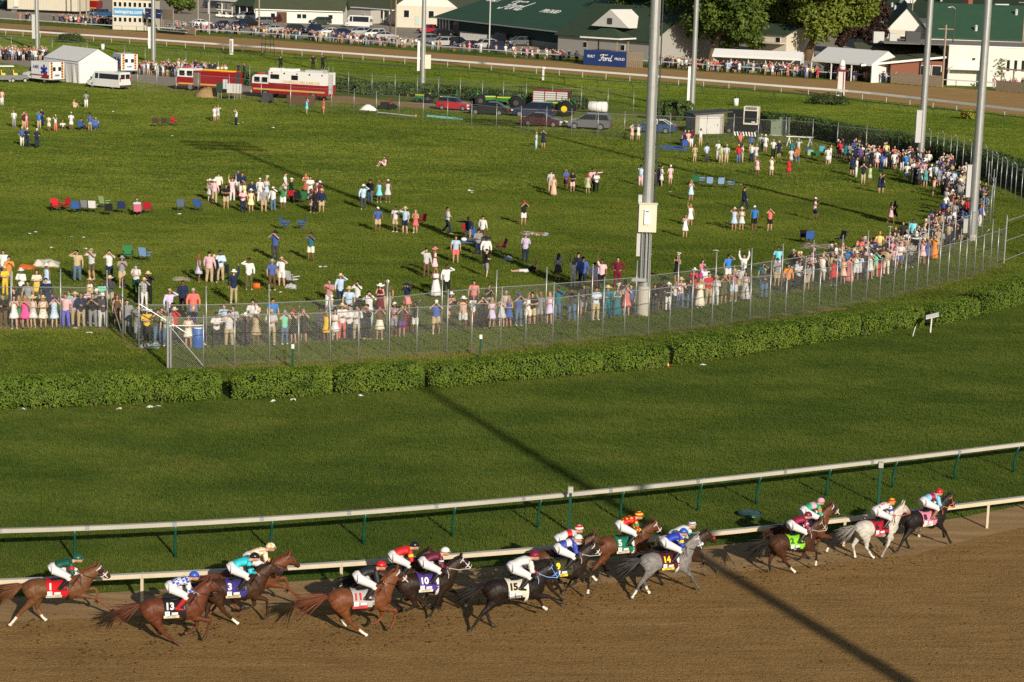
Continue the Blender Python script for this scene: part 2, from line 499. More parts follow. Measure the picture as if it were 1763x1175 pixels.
# inner rail of the dirt track
DIRT_POSTS = [(-430, 1058), (-98, 1046), (244.6, 1032), (588, 1008), (918, 980), (1130, 960), (1317, 942), (1455, 929), (1585, 917), (1702, 905), (1810, 886), (1910, 868), (2005, 0), (2100, 0), (2190, 0), (2280, 0)]
dr = empty('dirt_rail', G(918, 980))
tag(dr, 'white inner rail with cream face and short posts, running beside the dirt track', 'rail')
o0 = Vector(dr.location)
bl = [flat(G(x, poly(DC, x), .93)) for x, _ in DIRT_POSTS]
sl = [flat(G(x, poly(DC, x), .93)) for x in range(-450, 2351, 50)]
mb = MB(); ribbon(mb, [p - o0 for p in sl], .17, .13, .93, 1, 0); mb.build('rail', [M_CREAM, mat('rail_top', (.50, .49, .46), .6, .3, var=.15, scale=1)], dr)
for p in bl:
    q = p - o0
    mb = MB(); mb.box(q + Vector((0, 0, .93)), (.10, .19, .142), rz=-.1); mb.build('joint_plate', M_CREAM, dr)
    mb = MB(); mb.bar(q, q + Vector((0, 0, .85)), .085, .085); mb.build('post', M_CREAM, dr)

# far rails: white with posts, and a thin dark one on the grass
def far_rail(name, label, px_line, step, w, h, zc, mrail, mpost, pr, lean=0.0):
    pl = smooth_line([G(*p) for p in px_line], 4)
    r = empty(name, pl[len(pl) // 2]); o = Vector(r.location)
    tag(r, label, 'rail')
    mb = MB(); ribbon(mb, [p - o for p in pl], w, h, zc); mb.build('rail', mrail, r)
    for p in along(pl, step):
        q = p - o
        mb = MB(); mb.tube([q + Vector((lean, -lean, 0)), q + Vector((lean * .8, -lean * .8, zc * .5)), q + Vector((0, 0, zc - h / 2))], pr, 6)
        mb.build('post', mpost, r)
    return r
far_rail('far_inner_rail', 'long white rail along the near edge of the far dirt track', [(-90, 56), (0, 60.5), (450, 92), (890, 125), (1330, 160), (1500, 174), (1763, 205), (1900, 223)], 4.2, .22, .26, 1.0, M_WHITE, M_OLDWHITE, .06)
far_rail('far_turf_rail', 'thin dark rail on the grass below the white far rail', [(-90, 66), (0, 73), (300, 95), (640, 122), (890, 141), (1330, 172), (1500, 190), (1763, 218), (1900, 236)], 5.2, .10, .10, 1.0, M_DGREY, M_DARKGREEN, .05, .25)
far_rail('far_outer_rail', 'dark rail at the crowd side of the far dirt track', [(-90, 36), (0, 40.5), (190, 53), (450, 66), (890, 100), (1330, 130), (1763, 158), (1900, 168)], 3.2, .12, .14, 1.0, M_LGREY, M_DARKGREEN, .05)

# ================= LIGHT POLES =================
def light_pole(base, d0, height, label, boxes=(), tall_ped=0.0, arms=True, rot=0.0):
    r = empty('light_pole', base)
    tag(r, label, 'light pole', 'floodlight poles around the infield')
    mb = MB()
    for k in range(12):
        z0, z1 = height * k / 12, height * (k + 1) / 12
        ra, rb = d0 / 2 * (1 - .40 * k / 12), d0 / 2 * (1 - .40 * (k + 1) / 12)
        mb.tube([(0, 0, z0), (0, 0, z1)], [ra, rb], 20)
        mb.tube([(0, 0, z1 - .06), (0, 0, z1 + .06)], rb * 1.02 + .008, 20)
    mb.build('pole', M_STEEL, r, smooth=False)
    for a in (.3, 2.4):
        mb = MB(); mb.tube([(math.cos(a) * d0 * .52, math.sin(a) * d0 * .52, .8), (math.cos(a) * d0 * .36, math.sin(a) * d0 * .36, height * .9)], .018, 5); mb.build('conduit', M_LGREY, r)
    if tall_ped:
        mb = MB(); mb.tube([(0, 0, 0), (0, 0, tall_ped)], d0 / 2 + .05, 18); mb.build('concrete_base', M_CONC, r)
    if arms:
        mb = MB()
        for z in (height - .4, height - 1.6, height - 2.8): mb.bar((-3.1, 0, z), (3.1, 0, z), .16)
        mb.build('crossarm', M_STEEL, r, rz=rot)
        for z in (height - .4, height - 1.6, height - 2.8):
            for k in range(9):
                mb = MB(); mb.tube([(-2.95 + k * .74, -.12, z), (-2.95 + k * .74, -.5, z - .12)], [.16, .36], 10); mb.build('floodlight', M_LGREY, r, smooth=True, rz=rot)
    for (name, c, s, m) in boxes:
        b = MB(); b.box(c, s)
        b.box((c[0], c[1], c[2] + s[2] / 2 + .02), (s[0] + .06, s[1] + .06, .04))
        bo = b.build(name, m, r)
    return r
P4 = light_pole(G(1106.5, 543), .62, 37, 'thick grey light pole with cream cabinet, standing in the row of people at the fence', tall_ped=1.6)
M_CAB = mat('cream_cabinet', (.66, .62, .50), .5, .3, var=.06)
mb = MB(); mb.box((.02, -.42, 5.35), (.95, .3, 1.5)); mb.box((.02, -.42, 6.13), (1.03, .4, .06)); cb = mb.build('cabinet', M_CAB, P4)
mb = MB(); mb.box((-.02, -.62, 5.42), (.3, .1, .8)); mb.build('cabinet_door', M_WHITE, cb)
mb = MB(); mb.box((-.02, -.68, 5.72), (.16, .03, .05)); mb.build('handle', M_DGREY, cb)
mb = MB(); mb.box((-.40, -.18, 4.9), (.2, .2, 3.3)); mb.build('riser_box', M_LGREY, P4)
for dx in (-.22, 0, .18):
    mb = MB(); mb.tube([(dx, -.38, 4.55), (dx, -.38, 1.9)], .045, 8); mb.build('riser_pipe', M_STEEL, P4)
mb = MB(); mb.box((-.3, -.42, 2.0), (.8, .12, .18)); mb.build('bracket', M_STEEL, P4)
mb = MB(); mb.tube([(.42, -.1, 4.6), (.36, -.1, 22)], .035, 6); mb.build('cable', M_DGREY, P4)
light_pole(G(1672, 416), .64, 37, 'thick light pole with long white panel, rising from the packed crowd at the fence bend', [('panel', (-.50, -.1, 4.2), (.30, .3, 2.2), M_LGREY), ('meter_box', (-.55, -.3, 1.1), (.3, .25, .95), M_LGREY)], .5)
light_pole(G(1584, 280), .66, 37, 'light pole with a long grey box above the dense crowd by the back hedge', [('panel', (-.42, -.2, 3.4), (.5, .4, 3.0), M_LGREY)])
light_pole(G(1191, 189), .62, 37, 'light pole behind the plywood shed and portable cooler', [('panel', (-.5, -.1, 3.1), (.3, .3, 4.0), M_WHITE)])
light_pole(G(727, 163), .60, 37, 'light pole in the back hedge beside the tractors, cream box on its side', [('panel', (-.55, 0, 4.8), (.3, .3, 3.7), M_WHITE), ('side_box', (.62, .1, 4.1), (.75, .5, 1.7), M_CAB)])
light_pole(G(264, 108), .66, 37, 'light pole behind the crowd and the white marquee tent', [('panel', (-.55, 0, 3.6), (.32, .32, 3.1), M_WHITE)])
light_pole(G(64, 86), .66, 37, 'leftmost light pole behind the crowd at the far left', [('panel', (-.5, 0, 3.6), (.5, .4, 3.8), M_LGREY)])

tip = G(742, 676); sd = -Vector((sdir.x, sdir.y, 0)).normalized(); hp = 30.0
r = empty('flag_pole', tip - sd * (hp / math.tan(SUN_EL))); tag(r, 'tall plain pole by the near stand, its long shadow crossing turf and dirt', 'pole')
mb = MB(); mb.tube([(0, 0, 0), (0, 0, hp * .5), (0, 0, hp)], [.40, .32, .20], 16); mb.build('pole', M_STEEL, r, smooth=True)
mb = MB(); mb.ell((0, 0, hp + .2), (.3, .3, .3)); mb.build('finial', M_STEEL, r, smooth=True)
# ================= LETTERING =================
TXT = {}
def text_mesh(s, size=1.0, ext=.004, off=0.0, shear=0.0, sx=1.0):
    key = (s, size, ext, off, shear, sx)
    if key in TXT: return TXT[key].copy()
    cu = bpy.data.curves.new('lettering', 'FONT')
    cu.body = s; cu.size = size; cu.extrude = ext; cu.offset = off; cu.shear = shear
    cu.align_x = 'CENTER'; cu.align_y = 'CENTER'; cu.resolution_u = 3
    o = bpy.data.objects.new('tmp', cu); COL.objects.link(o)
    dg = bpy.context.evaluated_depsgraph_get()
    me = bpy.data.meshes.new_from_object(o.evaluated_get(dg), depsgraph=dg)
    bpy.data.objects.remove(o); bpy.data.curves.remove(cu)
    me.materials.clear()
    if sx != 1.0: me.transform(Matrix.Diagonal((sx, 1, 1, 1)))
    TXT[key] = me
    return me.copy()

def lettering(name, s, size, m, parent, loc, rot=(math.pi / 2, 0, 0), **kw):
    me = text_mesh(s, size, **kw); me.materials.append(m)
    o = link(name, me, parent, loc); o.rotation_euler = rot
    return o

# ================= HORSES =================
def lerp(a, b, t): return a + (b - a) * t
TORSO = [(-.86, 1.06, .13, .09), (-.80, 1.09, .23, .19), (-.66, 1.12, .30, .265), (-.45, 1.14, .315, .285), (-.2, 1.125, .275, .275), (.02, 1.09, .285, .29), (.26, 1.065, .32, .285), (.48, 1.10, .335, .245), (.66, 1.10, .29, .215), (.80, 1.10, .20, .16), (.87, 1.10, .12, .10)]
def torso_at(x):
    for a, b in zip(TORSO, TORSO[1:]):
        if x <= b[0]:
            t = (x - a[0]) / (b[0] - a[0]); return [lerp(a[i], b[i], t) for i in (1, 2, 3)]
    return TORSO[-1][1:]

# joints (x, z): hind = stifle, hock, fetlock, toe; fore = elbow, knee, fetlock, toe. near leg first (camera side)
POSES = {
 'A': dict(hn=[(-.60, .80), (-.93, .46), (-1.14, .16), (-1.25, .02)], hf=[(-.46, .80), (-.50, .46), (-.36, .16), (-.24, .03)],
           fn=[(.62, .92), (1.04, .80), (1.34, .52), (1.50, .36)], ff=[(.66, .95), (1.04, 1.02), (1.16, .68), (1.06, .56)], poll=(1.12, 1.76), muz=(1.46, 1.40)),
 'B': dict(hn=[(-.44, .78), (-.26, .46), (.06, .16), (.22, .03)], hf=[(-.56, .78), (-.46, .56), (-.38, .36), (-.30, .30)],
           fn=[(.60, .84), (1.00, .74), (.92, .38), (.84, .18)], ff=[(.60, .84), (.70, .50), (.50, .32), (.36, .30)], poll=(1.02, 1.86), muz=(1.42, 1.54)),
 'C': dict(hn=[(-.62, .80), (-.94, .50), (-1.16, .16), (-1.28, .02)], hf=[(-.54, .82), (-.72, .48), (-.62, .18), (-.52, .03)],
           fn=[(.62, .90), (1.00, .84), (1.26, .62), (1.40, .54)], ff=[(.62, .90), (.82, .66), (.94, .44), (1.06, .36)], poll=(1.02, 1.72), muz=(1.34, 1.36)),
 'D': dict(hn=[(-.62, .84), (-.92, .50), (-1.08, .17), (-1.20, .02)], hf=[(-.50, .84), (-.64, .48), (-.52, .17), (-.42, .03)],
           fn=[(.56, .86), (.86, .58), (1.04, .28), (1.16, .12)], ff=[(.60, .88), (.92, .74), (.98, .44), (1.04, .30)], poll=(1.04, 1.88), muz=(1.30, 1.44)),
 'E': dict(hn=[(-.42, .78), (-.30, .48), (-.54, .34), (-.66, .40)], hf=[(-.40, .80), (-.10, .54), (.16, .30), (.30, .24)],
           fn=[(.48, .84), (.34, .46), (.18, .17), (.08, .02)], ff=[(.62, .90), (.96, .70), (1.16, .40), (1.30, .24)], poll=(1.06, 1.80), muz=(1.44, 1.50)),
 'G': dict(hn=[(-.44, .78), (-.30, .48), (.00, .17), (.14, .04)], hf=[(-.56, .80), (-.72, .52), (-.74, .26), (-.68, .12)],
           fn=[(.60, .86), (.92, .76), (.94, .40), (.92, .18)], ff=[(.56, .86), (.62, .52), (.38, .42), (.26, .48)], poll=(1.06, 1.80), muz=(1.40, 1.46)),
 'H': dict(hn=[(-.48, .80), (-.46, .48), (-.22, .16), (-.08, .03)], hf=[(-.60, .82), (-.82, .50), (-.74, .20), (-.70, .04)],
           fn=[(.52, .86), (.44, .48), (.28, .18), (.20, .02)], ff=[(.58, .88), (.84, .62), (.62, .40), (.46, .42)], poll=(1.06, 1.88), muz=(1.42, 1.56)),
}
def coat_material(name, gloss):
    t = NT(name)
    at = t.new('ShaderNodeAttribute', attribute_name='coat')
    o = t.obj()
    n = t.noise(t.mapv(o, (2, 5, 3)), 3.0, 5, .6)
    f = t.ramp(n, ((.3, (.72, .72, .72)), (.7, (1.28, 1.26, 1.22))))
    c = t.mix(1.0, at.outputs['Color'], f, 'MULTIPLY')
    sp = t.ramp(t.noise(o, 26.0, 4, .7), ((.60, (0, 0, 0)), (.68, (.5, .5, .5))))
    c = t.mix(sp, c, (.10, .06, .028))
    t.bump(t.noise(t.mapv(o, (1.6, 1, 1), (0, .5, 0)), 5.5, 3, .5), .55, .05)
    return t.base(c, gloss, .25)
M_COAT = coat_material('horse_coat', .5)
M_GREYCOAT = coat_material('grey_horse_coat', .6)
def hair_mat(name, c):
    t = NT(name); n = t.noise(t.mapv(t.obj(), (3, 40, 40)), 2.0, 3)
    return t.base(t.mix(n, tuple(x * .5 for x in c), tuple(x * 1.5 for x in c)), .6, .3)

def horse_body(pose, coat, points, socks, muzzle=None, blaze=False, dapple=False):
    P = POSES[pose]; mb = MB()
    mb.tube([(x, 0, z) for x, z, h, w in TORSO], [(w, h) for x, z, h, w in TORSO], 20, side=(0, 1, 0))
    # haunch, shoulder and chest muscle
    for s in (-1, 1):
        mb.tube([(-.72, s * .13, 1.22), (-.60, s * .16, 1.06), (-.50, s * .17, .86)], [(.13, .2), (.13, .23), (.10, .16)], 12, side=(0, 1, 0))
        mb.tube([(.46, s * .15, 1.34), (.58, s * .15, 1.12), (.60, s * .14, .92)], [(.08, .13), (.10, .17), (.09, .13)], 12, side=(0, 1, 0))
    px, pz = P['poll']; mx, mz = P['muz']
    mid = Vector((lerp(.58, px, .52), 0, lerp(1.22, pz, .50) + .0))
    mb.tube([(.42, 0, 1.16), (.62, 0, 1.20), tuple(mid), (px - .03, 0, pz - .10)], [(.18, .33), (.165, .30), (.12, .215), (.092, .145)], 16, side=(0, 1, 0))
    h = Vector((mx - px, 0, mz - pz)); hd = h.normalized(); up = Vector((-hd.z, 0, hd.x))
    L = h.length
    pts = [Vector((px, 0, pz)) + hd * (L * k) - up * o for k, o in ((-.08, .02), (.12, .06), (.34, .07), (.6, .05), (.84, .045), (1.0, .05))]
    mb.tube(pts, [(.065, .08), (.095, .13), (.098, .14), (.075, .10), (.064, .078), (.05, .056)], 14, side=(0, 1, 0))
    for s in (-1, 1):
        e = Vector((px - .02, s * .05, pz + .02))
        mb.tube([e, e + up * .08 - hd * .02, e + up * .17 - hd * .05], [.034, .034, .014], 8)
    segs = []
    for key, s, hind in (('hn', -1, 1), ('hf', 1, 1), ('fn', -1, 0), ('ff', 1, 0)):
        j = P[key]; y = s * (.15 if hind else .14)
        a, b, c, d = [Vector((q[0], y * (1 if i < 2 else .85), q[1])) for i, q in enumerate(j)]
        root = Vector((-.52, s * .13, 1.08)) if hind else Vector((.52, s * .13, 1.06))
        if hind:
            mb.tube([root, a, a.lerp(b, .45), b], [(.13, .22), (.10, .155), (.07, .095), (.052, .068)], 12, side=(0, 1, 0))
            mb.tube([b + (b - c).normalized() * .06, b, c], [(.046, .055), (.048, .06), (.036, .04)], 10, side=(0, 1, 0))
        else:
            mb.tube([root, a, a.lerp(b, .5), b], [(.11, .16), (.085, .115), (.06, .075), (.05, .055)], 12, side=(0, 1, 0))
            mb.tube([b, b.lerp(c, .5), c], [(.048, .052), (.034, .036), (.036, .038)], 10, side=(0, 1, 0))
        mb.tube([c, c.lerp(d, .55)], [(.044, .046), (.036, .038)], 10, side=(0, 1, 0))
        dd = (d - c).normalized()
        mb.tube([c.lerp(d, .5), c.lerp(d, .75), d + dd * .015], [(.042, .046), (.052, .056), (.06, .068)], 10, side=(0, 1, 0))
        segs.append((key, b, c, d))
    me = organic(mb, 'horse', [M_COAT], .019, 3, .5)
    # coat colours by body region
    ca = me.attributes.new('coat', 'FLOAT_COLOR', 'POINT')
    muzzle = muzzle or tuple(x * .45 for x in coat)
    hp0 = Vector((px, 0, pz)); hp1 = Vector((mx, 0, mz))
    buf = []
    for v in me.vertices:
        p = v.co; col = coat; best = .12
        if dapple:
            nv = mnoise.noise(p * 11.0) * .5 + .5
            k = .72 + .5 * nv
            if p.z < .85: k *= .75
            col = tuple(x * k for x in coat)
        for key, b, c, d in segs:
            for i, (s0, s1) in enumerate(((b, c), (c, d))):
                w = s1 - s0; t = (p - s0).dot(w) / w.length_squared
                if t < -.25 or t > 1.3: continue
                dist = (p - (s0 + w * max(0, min(1, t)))).length
                if dist < best:
                    best = dist; u = max(0, t) * .7 if i == 0 else .7 + .3 * min(t, 1.2)
                    ph = mnoise.noise(p * 9) * .06
                    if u > .93: col = (.07, .055, .045)
                    elif key in socks and u > socks[key] + ph: col = (.72, .68, .60)
                    elif u > .12 + ph: col = points
        t = (p - hp0).dot(hp1 - hp0) / (hp1 - hp0).length_squared
        if t > .72 and (p - hp0 - (hp1 - hp0) * t).length < .16 and p.x > .75: col = muzzle
        if blaze and .15 < t < .8 and abs(p.y) < .035 and p.x > .9 and (p - hp0 - (hp1 - hp0) * t).dot(up) > -.02: col = (.75, .72, .66)
        buf += [col[0], col[1], col[2], 1.0]
    ca.data.foreach_set('color', buf)
    me.materials.clear(); me.materials.append(M_GREYCOAT if dapple else M_COAT)
    return me, hd, up, L

def horse(pos, head, pose, coat, points, hairc, cloth, num, numc, label, socks={}, band=None, bandc=(.75, .72, .62), noseband=None, blink=None, blaze=False, dapple=False, tail_len=.85, muzzle=None, patch=True, reinc=(.03, .02, .015), hood=None, size=1.0, clothtrim=None, zs=.96):
    P = POSES[pose]
    me, hd, up, L = horse_body(pose, coat, points, socks, muzzle, blaze, dapple)
    size *= 1.03; r = link('race_horse', me, None, pos, head); r.scale = (size, size, size * zs)
    tag(r, label, 'horse', 'race horses galloping in the pack')
    hm = hair_mat('horse_hair_' + num + pose, hairc)
    px, pz = P['poll']; mx, mz = P['muz']
    # mane
    mb = MB(); q = random.Random(len(label))
    for k in range(22):
        t = k / 21; x = lerp(.50, px - .03, t); z = lerp(1.44, pz + .03, t) + .03 * math.sin(t * 3.1)
        a = Vector((x, q.uniform(-.02, .02), z))
        mb.tube([a, a + Vector((-.07, -.05, .05)), a + Vector((-.17, -.08 - .04 * q.random(), .02 - .05 * q.random()))], [.03, .028, .008], 5)
    mb.build('mane', hm, r, smooth=True)
    # tail streaming out
    mb = MB()
    for k in range(60):
        dy, dz = q.gauss(0, .05), q.gauss(0, .075); l = tail_len * q.uniform(.55, 1.12)
        a = Vector((-.82, dy * .3, 1.22))
        mb.tube([a, a + Vector((-.2 * l, dy * .6, .03 + dz * .3)), a + Vector((-.55 * l, dy * 1.4, -.10 + dz)), a + Vector((-1.0 * l, dy * 2.2 + q.gauss(0, .03), -.26 + dz * 2.0 + q.gauss(0, .05)))], [.03, .026, .018, .003], 5)
    mb.build('tail', hm, r, smooth=True)
    # eyes
    mb = MB(); c0 = Vector((px, 0, pz)) + hd * (L * .30) - up * .02
    for s in (-1, 1): mb.ell(c0 + Vector((0, s * .083, 0)), (.02, .012, .02), 0, 8, 6)
    mb.build('eyes', M_BLACK, r, smooth=True)
    # saddle cloth wrapped over the back, near and far side
    cm = mat('saddle_cloth_' + num, cloth, .8, .15, var=.06, scale=9, bump=.15)
    cm2 = mat('saddle_cloth_trim_' + num, clothtrim or cloth, .8, .15, var=.05)
    mb = MB(); xs = [-.27 + .58 * k / 7 for k in range(8)]; angs = [R(-22 + 224 * k / 16) for k in range(17)]
    vs = []
    for x in xs:
        z, h, w = torso_at(x)
        for a in angs:
            e = .024 + .008 * math.sin(x * 17 + a * 5)
            vs.append((x + (.03 * math.cos(a) ** 2), (w + e) * math.cos(a), z + (h + e) * math.sin(a)))
    fs = []; ms = []
    for i in range(7):
        for k in range(16):
            fs.append((i * 17 + k, i * 17 + k + 1, (i + 1) * 17 + k + 1, (i + 1) * 17 + k)); ms.append(1 if k in (0, 15) else 0)
    for f, m_ in zip(fs, ms): pass
    o = len(mb.v); mb.v += vs
    for f, m_ in zip(fs, ms): mb.f.append(f); mb.m.append(m_)
    sc = mb.build('saddle_cloth', [cm, cm2], r, smooth=True, fix=False)
    z, h, w = torso_at(0)
    ym = -(w + .055)
    tilt = R(78)
    if num.strip():
        lettering('number', num, .27, mat('number_' + num, numc, .7, .2, var=.02), sc, (-.10 if len(num) > 1 else -.15, ym + .055, 1.262), (R(62), 0, 0), ext=.006, off=.012, sx=.92)
    if patch:
        wm = mat('patch_white', (.72, .72, .74), .7, .2, var=.03)
        mb = MB(); mb.box((-.17, ym + .005, 1.075), (.13, .012, .13)); mb.build('label_patch', wm, sc)
        mb = MB(); mb.box((.03, ym + .003, 1.07), (.17, .012, .07)); mb.build('label_patch', wm, sc)
        lettering('patch_emblem', 'W', .06, mat('patch_blue', (.1, .13, .4), .7), sc, (-.17, ym - .004, 1.075), (R(88), 0, 0), ext=.002)
    mb = MB(); mb.box((-.06, ym + .02, .975), (.42, .012, .075)); bd = mb.build('name_band', mat('band_%.2f%.2f' % bandc[:2], bandc, .7, .2, var=.04), sc)
    if band: lettering('name', band, .07, mat('band_ink' + ('l' if sum(bandc) < .6 else 'd'), (.75, .73, .7) if sum(bandc) < .6 else (.06, .05, .05), .7), bd, (-.06, ym + .011, .975), (R(90), 0, 0), ext=.002, sx=.8)
    # girth, saddle, stirrup leather
    mb = MB(); z, h, w = torso_at(.30)
    pts = [(.30, (w + .018) * math.cos(R(a)), z + (h + .018) * math.sin(R(a))) for a in range(-180, 181, 15)]
    mb.tube(pts, [(.045, .012)] * len(pts), 6, side=(1, 0, 0)); mb.build('girth', M_LAMP if num in ('10', '14', '5', '15') else M_BLACK, r)
    mb = MB(); z, h, w = torso_at(.12)
    mb.tube([(-.12, 0, z + h + .035), (.05, 0, z + h + .03), (.24, 0, z + h + .06)], [(.13, .03), (.14, .03), (.10, .03)], 10, side=(0, 1, 0)); mb.build('saddle', M_BLACK, r, smooth=True)
    # bridle and reins
    bm_ = mat('leather' if reinc[0] < .1 else 'rein_%.2f' % reinc[0], reinc, .5, .3)
    nb = mat('noseband_%.2f%.2f' % (noseband[0], noseband[1]), noseband, .6, .3) if noseband else bm_
    mb = MB(); hp = Vector((px, 0, pz))
    def ring(k, off, rw, rh, thick, m):
        c = hp + hd * (L * k) - up * off; pts = []
        for a in range(0, 361, 30):
            pts.append(c + Vector((0, 1, 0)) * (rw * math.cos(R(a))) + up * (rh * math.sin(R(a))))
        mb.tube(pts, thick, 5, m)
    ring(.62, .05, .074, .098, .016, 1); ring(.84, .045, .062, .076, .012, 0); ring(.10, .06, .094, .128, .014, 1)
    for s in (-1, 1):
        a = hp + hd * (L * .08) + Vector((0, s * .08, 0)); b = hp + hd * (L * .62) - up * .05 + Vector((0, s * .076, 0)); c = hp + hd * (L * .9) - up * .07 + Vector((0, s * .06, 0))
        mb.tube([a, b, c], .014, 5, 1)
    mb.build('bridle', [bm_, nb], r)
    mb = MB()
    for s in (-1, 1):
        c = hp + hd * (L * .9) - up * .07 + Vector((0, s * .06, 0))
        mb.tube([c, c.lerp(Vector((.62, s * .1, 1.55)), .55) + Vector((0, s * .07, -.03)), Vector((.62, s * .09, 1.56))], .012, 5)
        mb.tube([Vector((.62, s * .09, 1.56)), (.66, s * .17, 1.36), (.64, s * .2, 1.20)], .011, 5)
    mb.build('reins', bm_, r)
    if blink:
        km = mat('blinkers_%.2f%.2f%.2f' % blink, blink, .7, .2)
        mb = MB()
        for s in (-1, 1): mb.ell(hp + hd * (L * .30) - up * .04 + Vector((0, s * .075, 0)), (.085, .05, .085), 0, 10, 6)
        mb.build('blinkers', km, r, smooth=True)
    if hood:
        km = mat('shadow_roll_%.2f%.2f%.2f' % hood, hood, .9, .1)
        mb = MB(); c = hp + hd * (L * .66) - up * .0
        mb.tube([c + Vector((0, -.075, -.02)), c + up * .045 + Vector((0, -.05, 0)), c + up * .055, c + up * .045 + Vector((0, .05, 0)), c + Vector((0, .075, -.02))], .034, 8)
        mb.build('shadow_roll', km, r, smooth=True)
    return r

# ================= JOCKEYS =================
M_SKIN = mat('skin', (.50, .27, .18), .55, .35, var=.08)
M_SKIN2 = mat('skin_deep', (.20, .10, .06), .55, .35, var=.08)
M_BREECH = mat('white_breeches', (.68, .67, .68), .7, .2, var=.04, bump=.2, bscale=9)
M_BOOT = mat('black_boot', (.015, .013, .012), .35, .5)
M_LASH = mat('dark_feature', (.02, .015, .012), .5, .3)
M_LIP = mat('lip', (.38, .13, .10), .5, .3)
def silk(name, c1, c2=None, kind='plain', s=9.0):
    if name in MATS: return MATS[name]
    t = NT(name); o = t.obj()
    if kind == 'checks':
        k = t.new('ShaderNodeTexChecker'); k.inputs['Scale'].default_value = s; t.l(t.mapv(o, (1, 1, 1), (.4, .5, .3)), k.inputs[0]); f = k.outputs[1]
    elif kind == 'dots':
        k = t.new('ShaderNodeTexVoronoi'); k.inputs['Scale'].default_value = s; k.inputs['Randomness'].default_value = .35; t.l(o, k.inputs[0]); f = t.math('LESS_THAN', k.outputs[0], .33)
    elif kind == 'splash':
        f = t.math('GREATER_THAN', t.noise(o, s, 2), .53)
    elif kind == 'sash':
        sp = t.new('ShaderNodeSeparateXYZ'); t.l(o, sp.inputs[0]); f = t.math('LESS_THAN', t.math('ABSOLUTE', t.math('ADD', sp.outputs[0], -.24)), .075)
    elif kind == 'bars':
        sp = t.new('ShaderNodeSeparateXYZ'); t.l(o, sp.inputs[0]); f = t.math('LESS_THAN', t.math('FRACT', t.math('MULTIPLY', sp.outputs[2], s)), .5)
    else: f = 0.0
    w = t.ramp(t.noise(o, 7, 3), ((.3, (.86, .86, .86)), (.7, (1.1, 1.1, 1.1))))
    c = t.mix(1.0, t.mix(f, c1, c2 or c1), w, 'MULTIPLY')
    t.bump(t.noise(t.mapv(o, (1, 1, 1)), 9, 3), .35, .03)
    return t.base(c, .55, .35)

def hand_mesh(mb, wrist, d, palm_n, r=.011, curl=.9, m=0, side=1):
    """palm with five separate curled fingers; d points along the hand"""
    d = Vector(d).normalized(); n = Vector(palm_n); n = (n - d * n.dot(d)).normalized(); x = d.cross(n)
    w = Vector(wrist)
    mb.tube([w, w + d * .045, w + d * .085], [(.026, .018), (.038, .02), (.036, .017)], 8, m, side=x)
    for k, (o, l) in enumerate(((-.027, .068), (-.009, .078), (.009, .074), (.027, .058))):
        b = w + d * .08 + x * o
        p1 = b + d * (l * .42) + n * (.012 * curl)
        p2 = p1 + d * (l * .30 * (1 - .6 * curl)) + n * (l * .34 * curl)
        p3 = p2 - d * (l * .14 * curl) + n * (l * .26 * curl) + d * (l * .25 * (1 - curl))
        mb.tube([b, p1, p2, p3], [r, r * .95, r * .85, r * .65], 6, m)
    b = w + d * .025 + x * (-.034 * side)
    mb.tube([b, b + d * .03 - x * (.02 * side) + n * .01, b + d * .055 - x * (.016 * side) + n * .03], [r * 1.1, r, r * .7], 6, m)

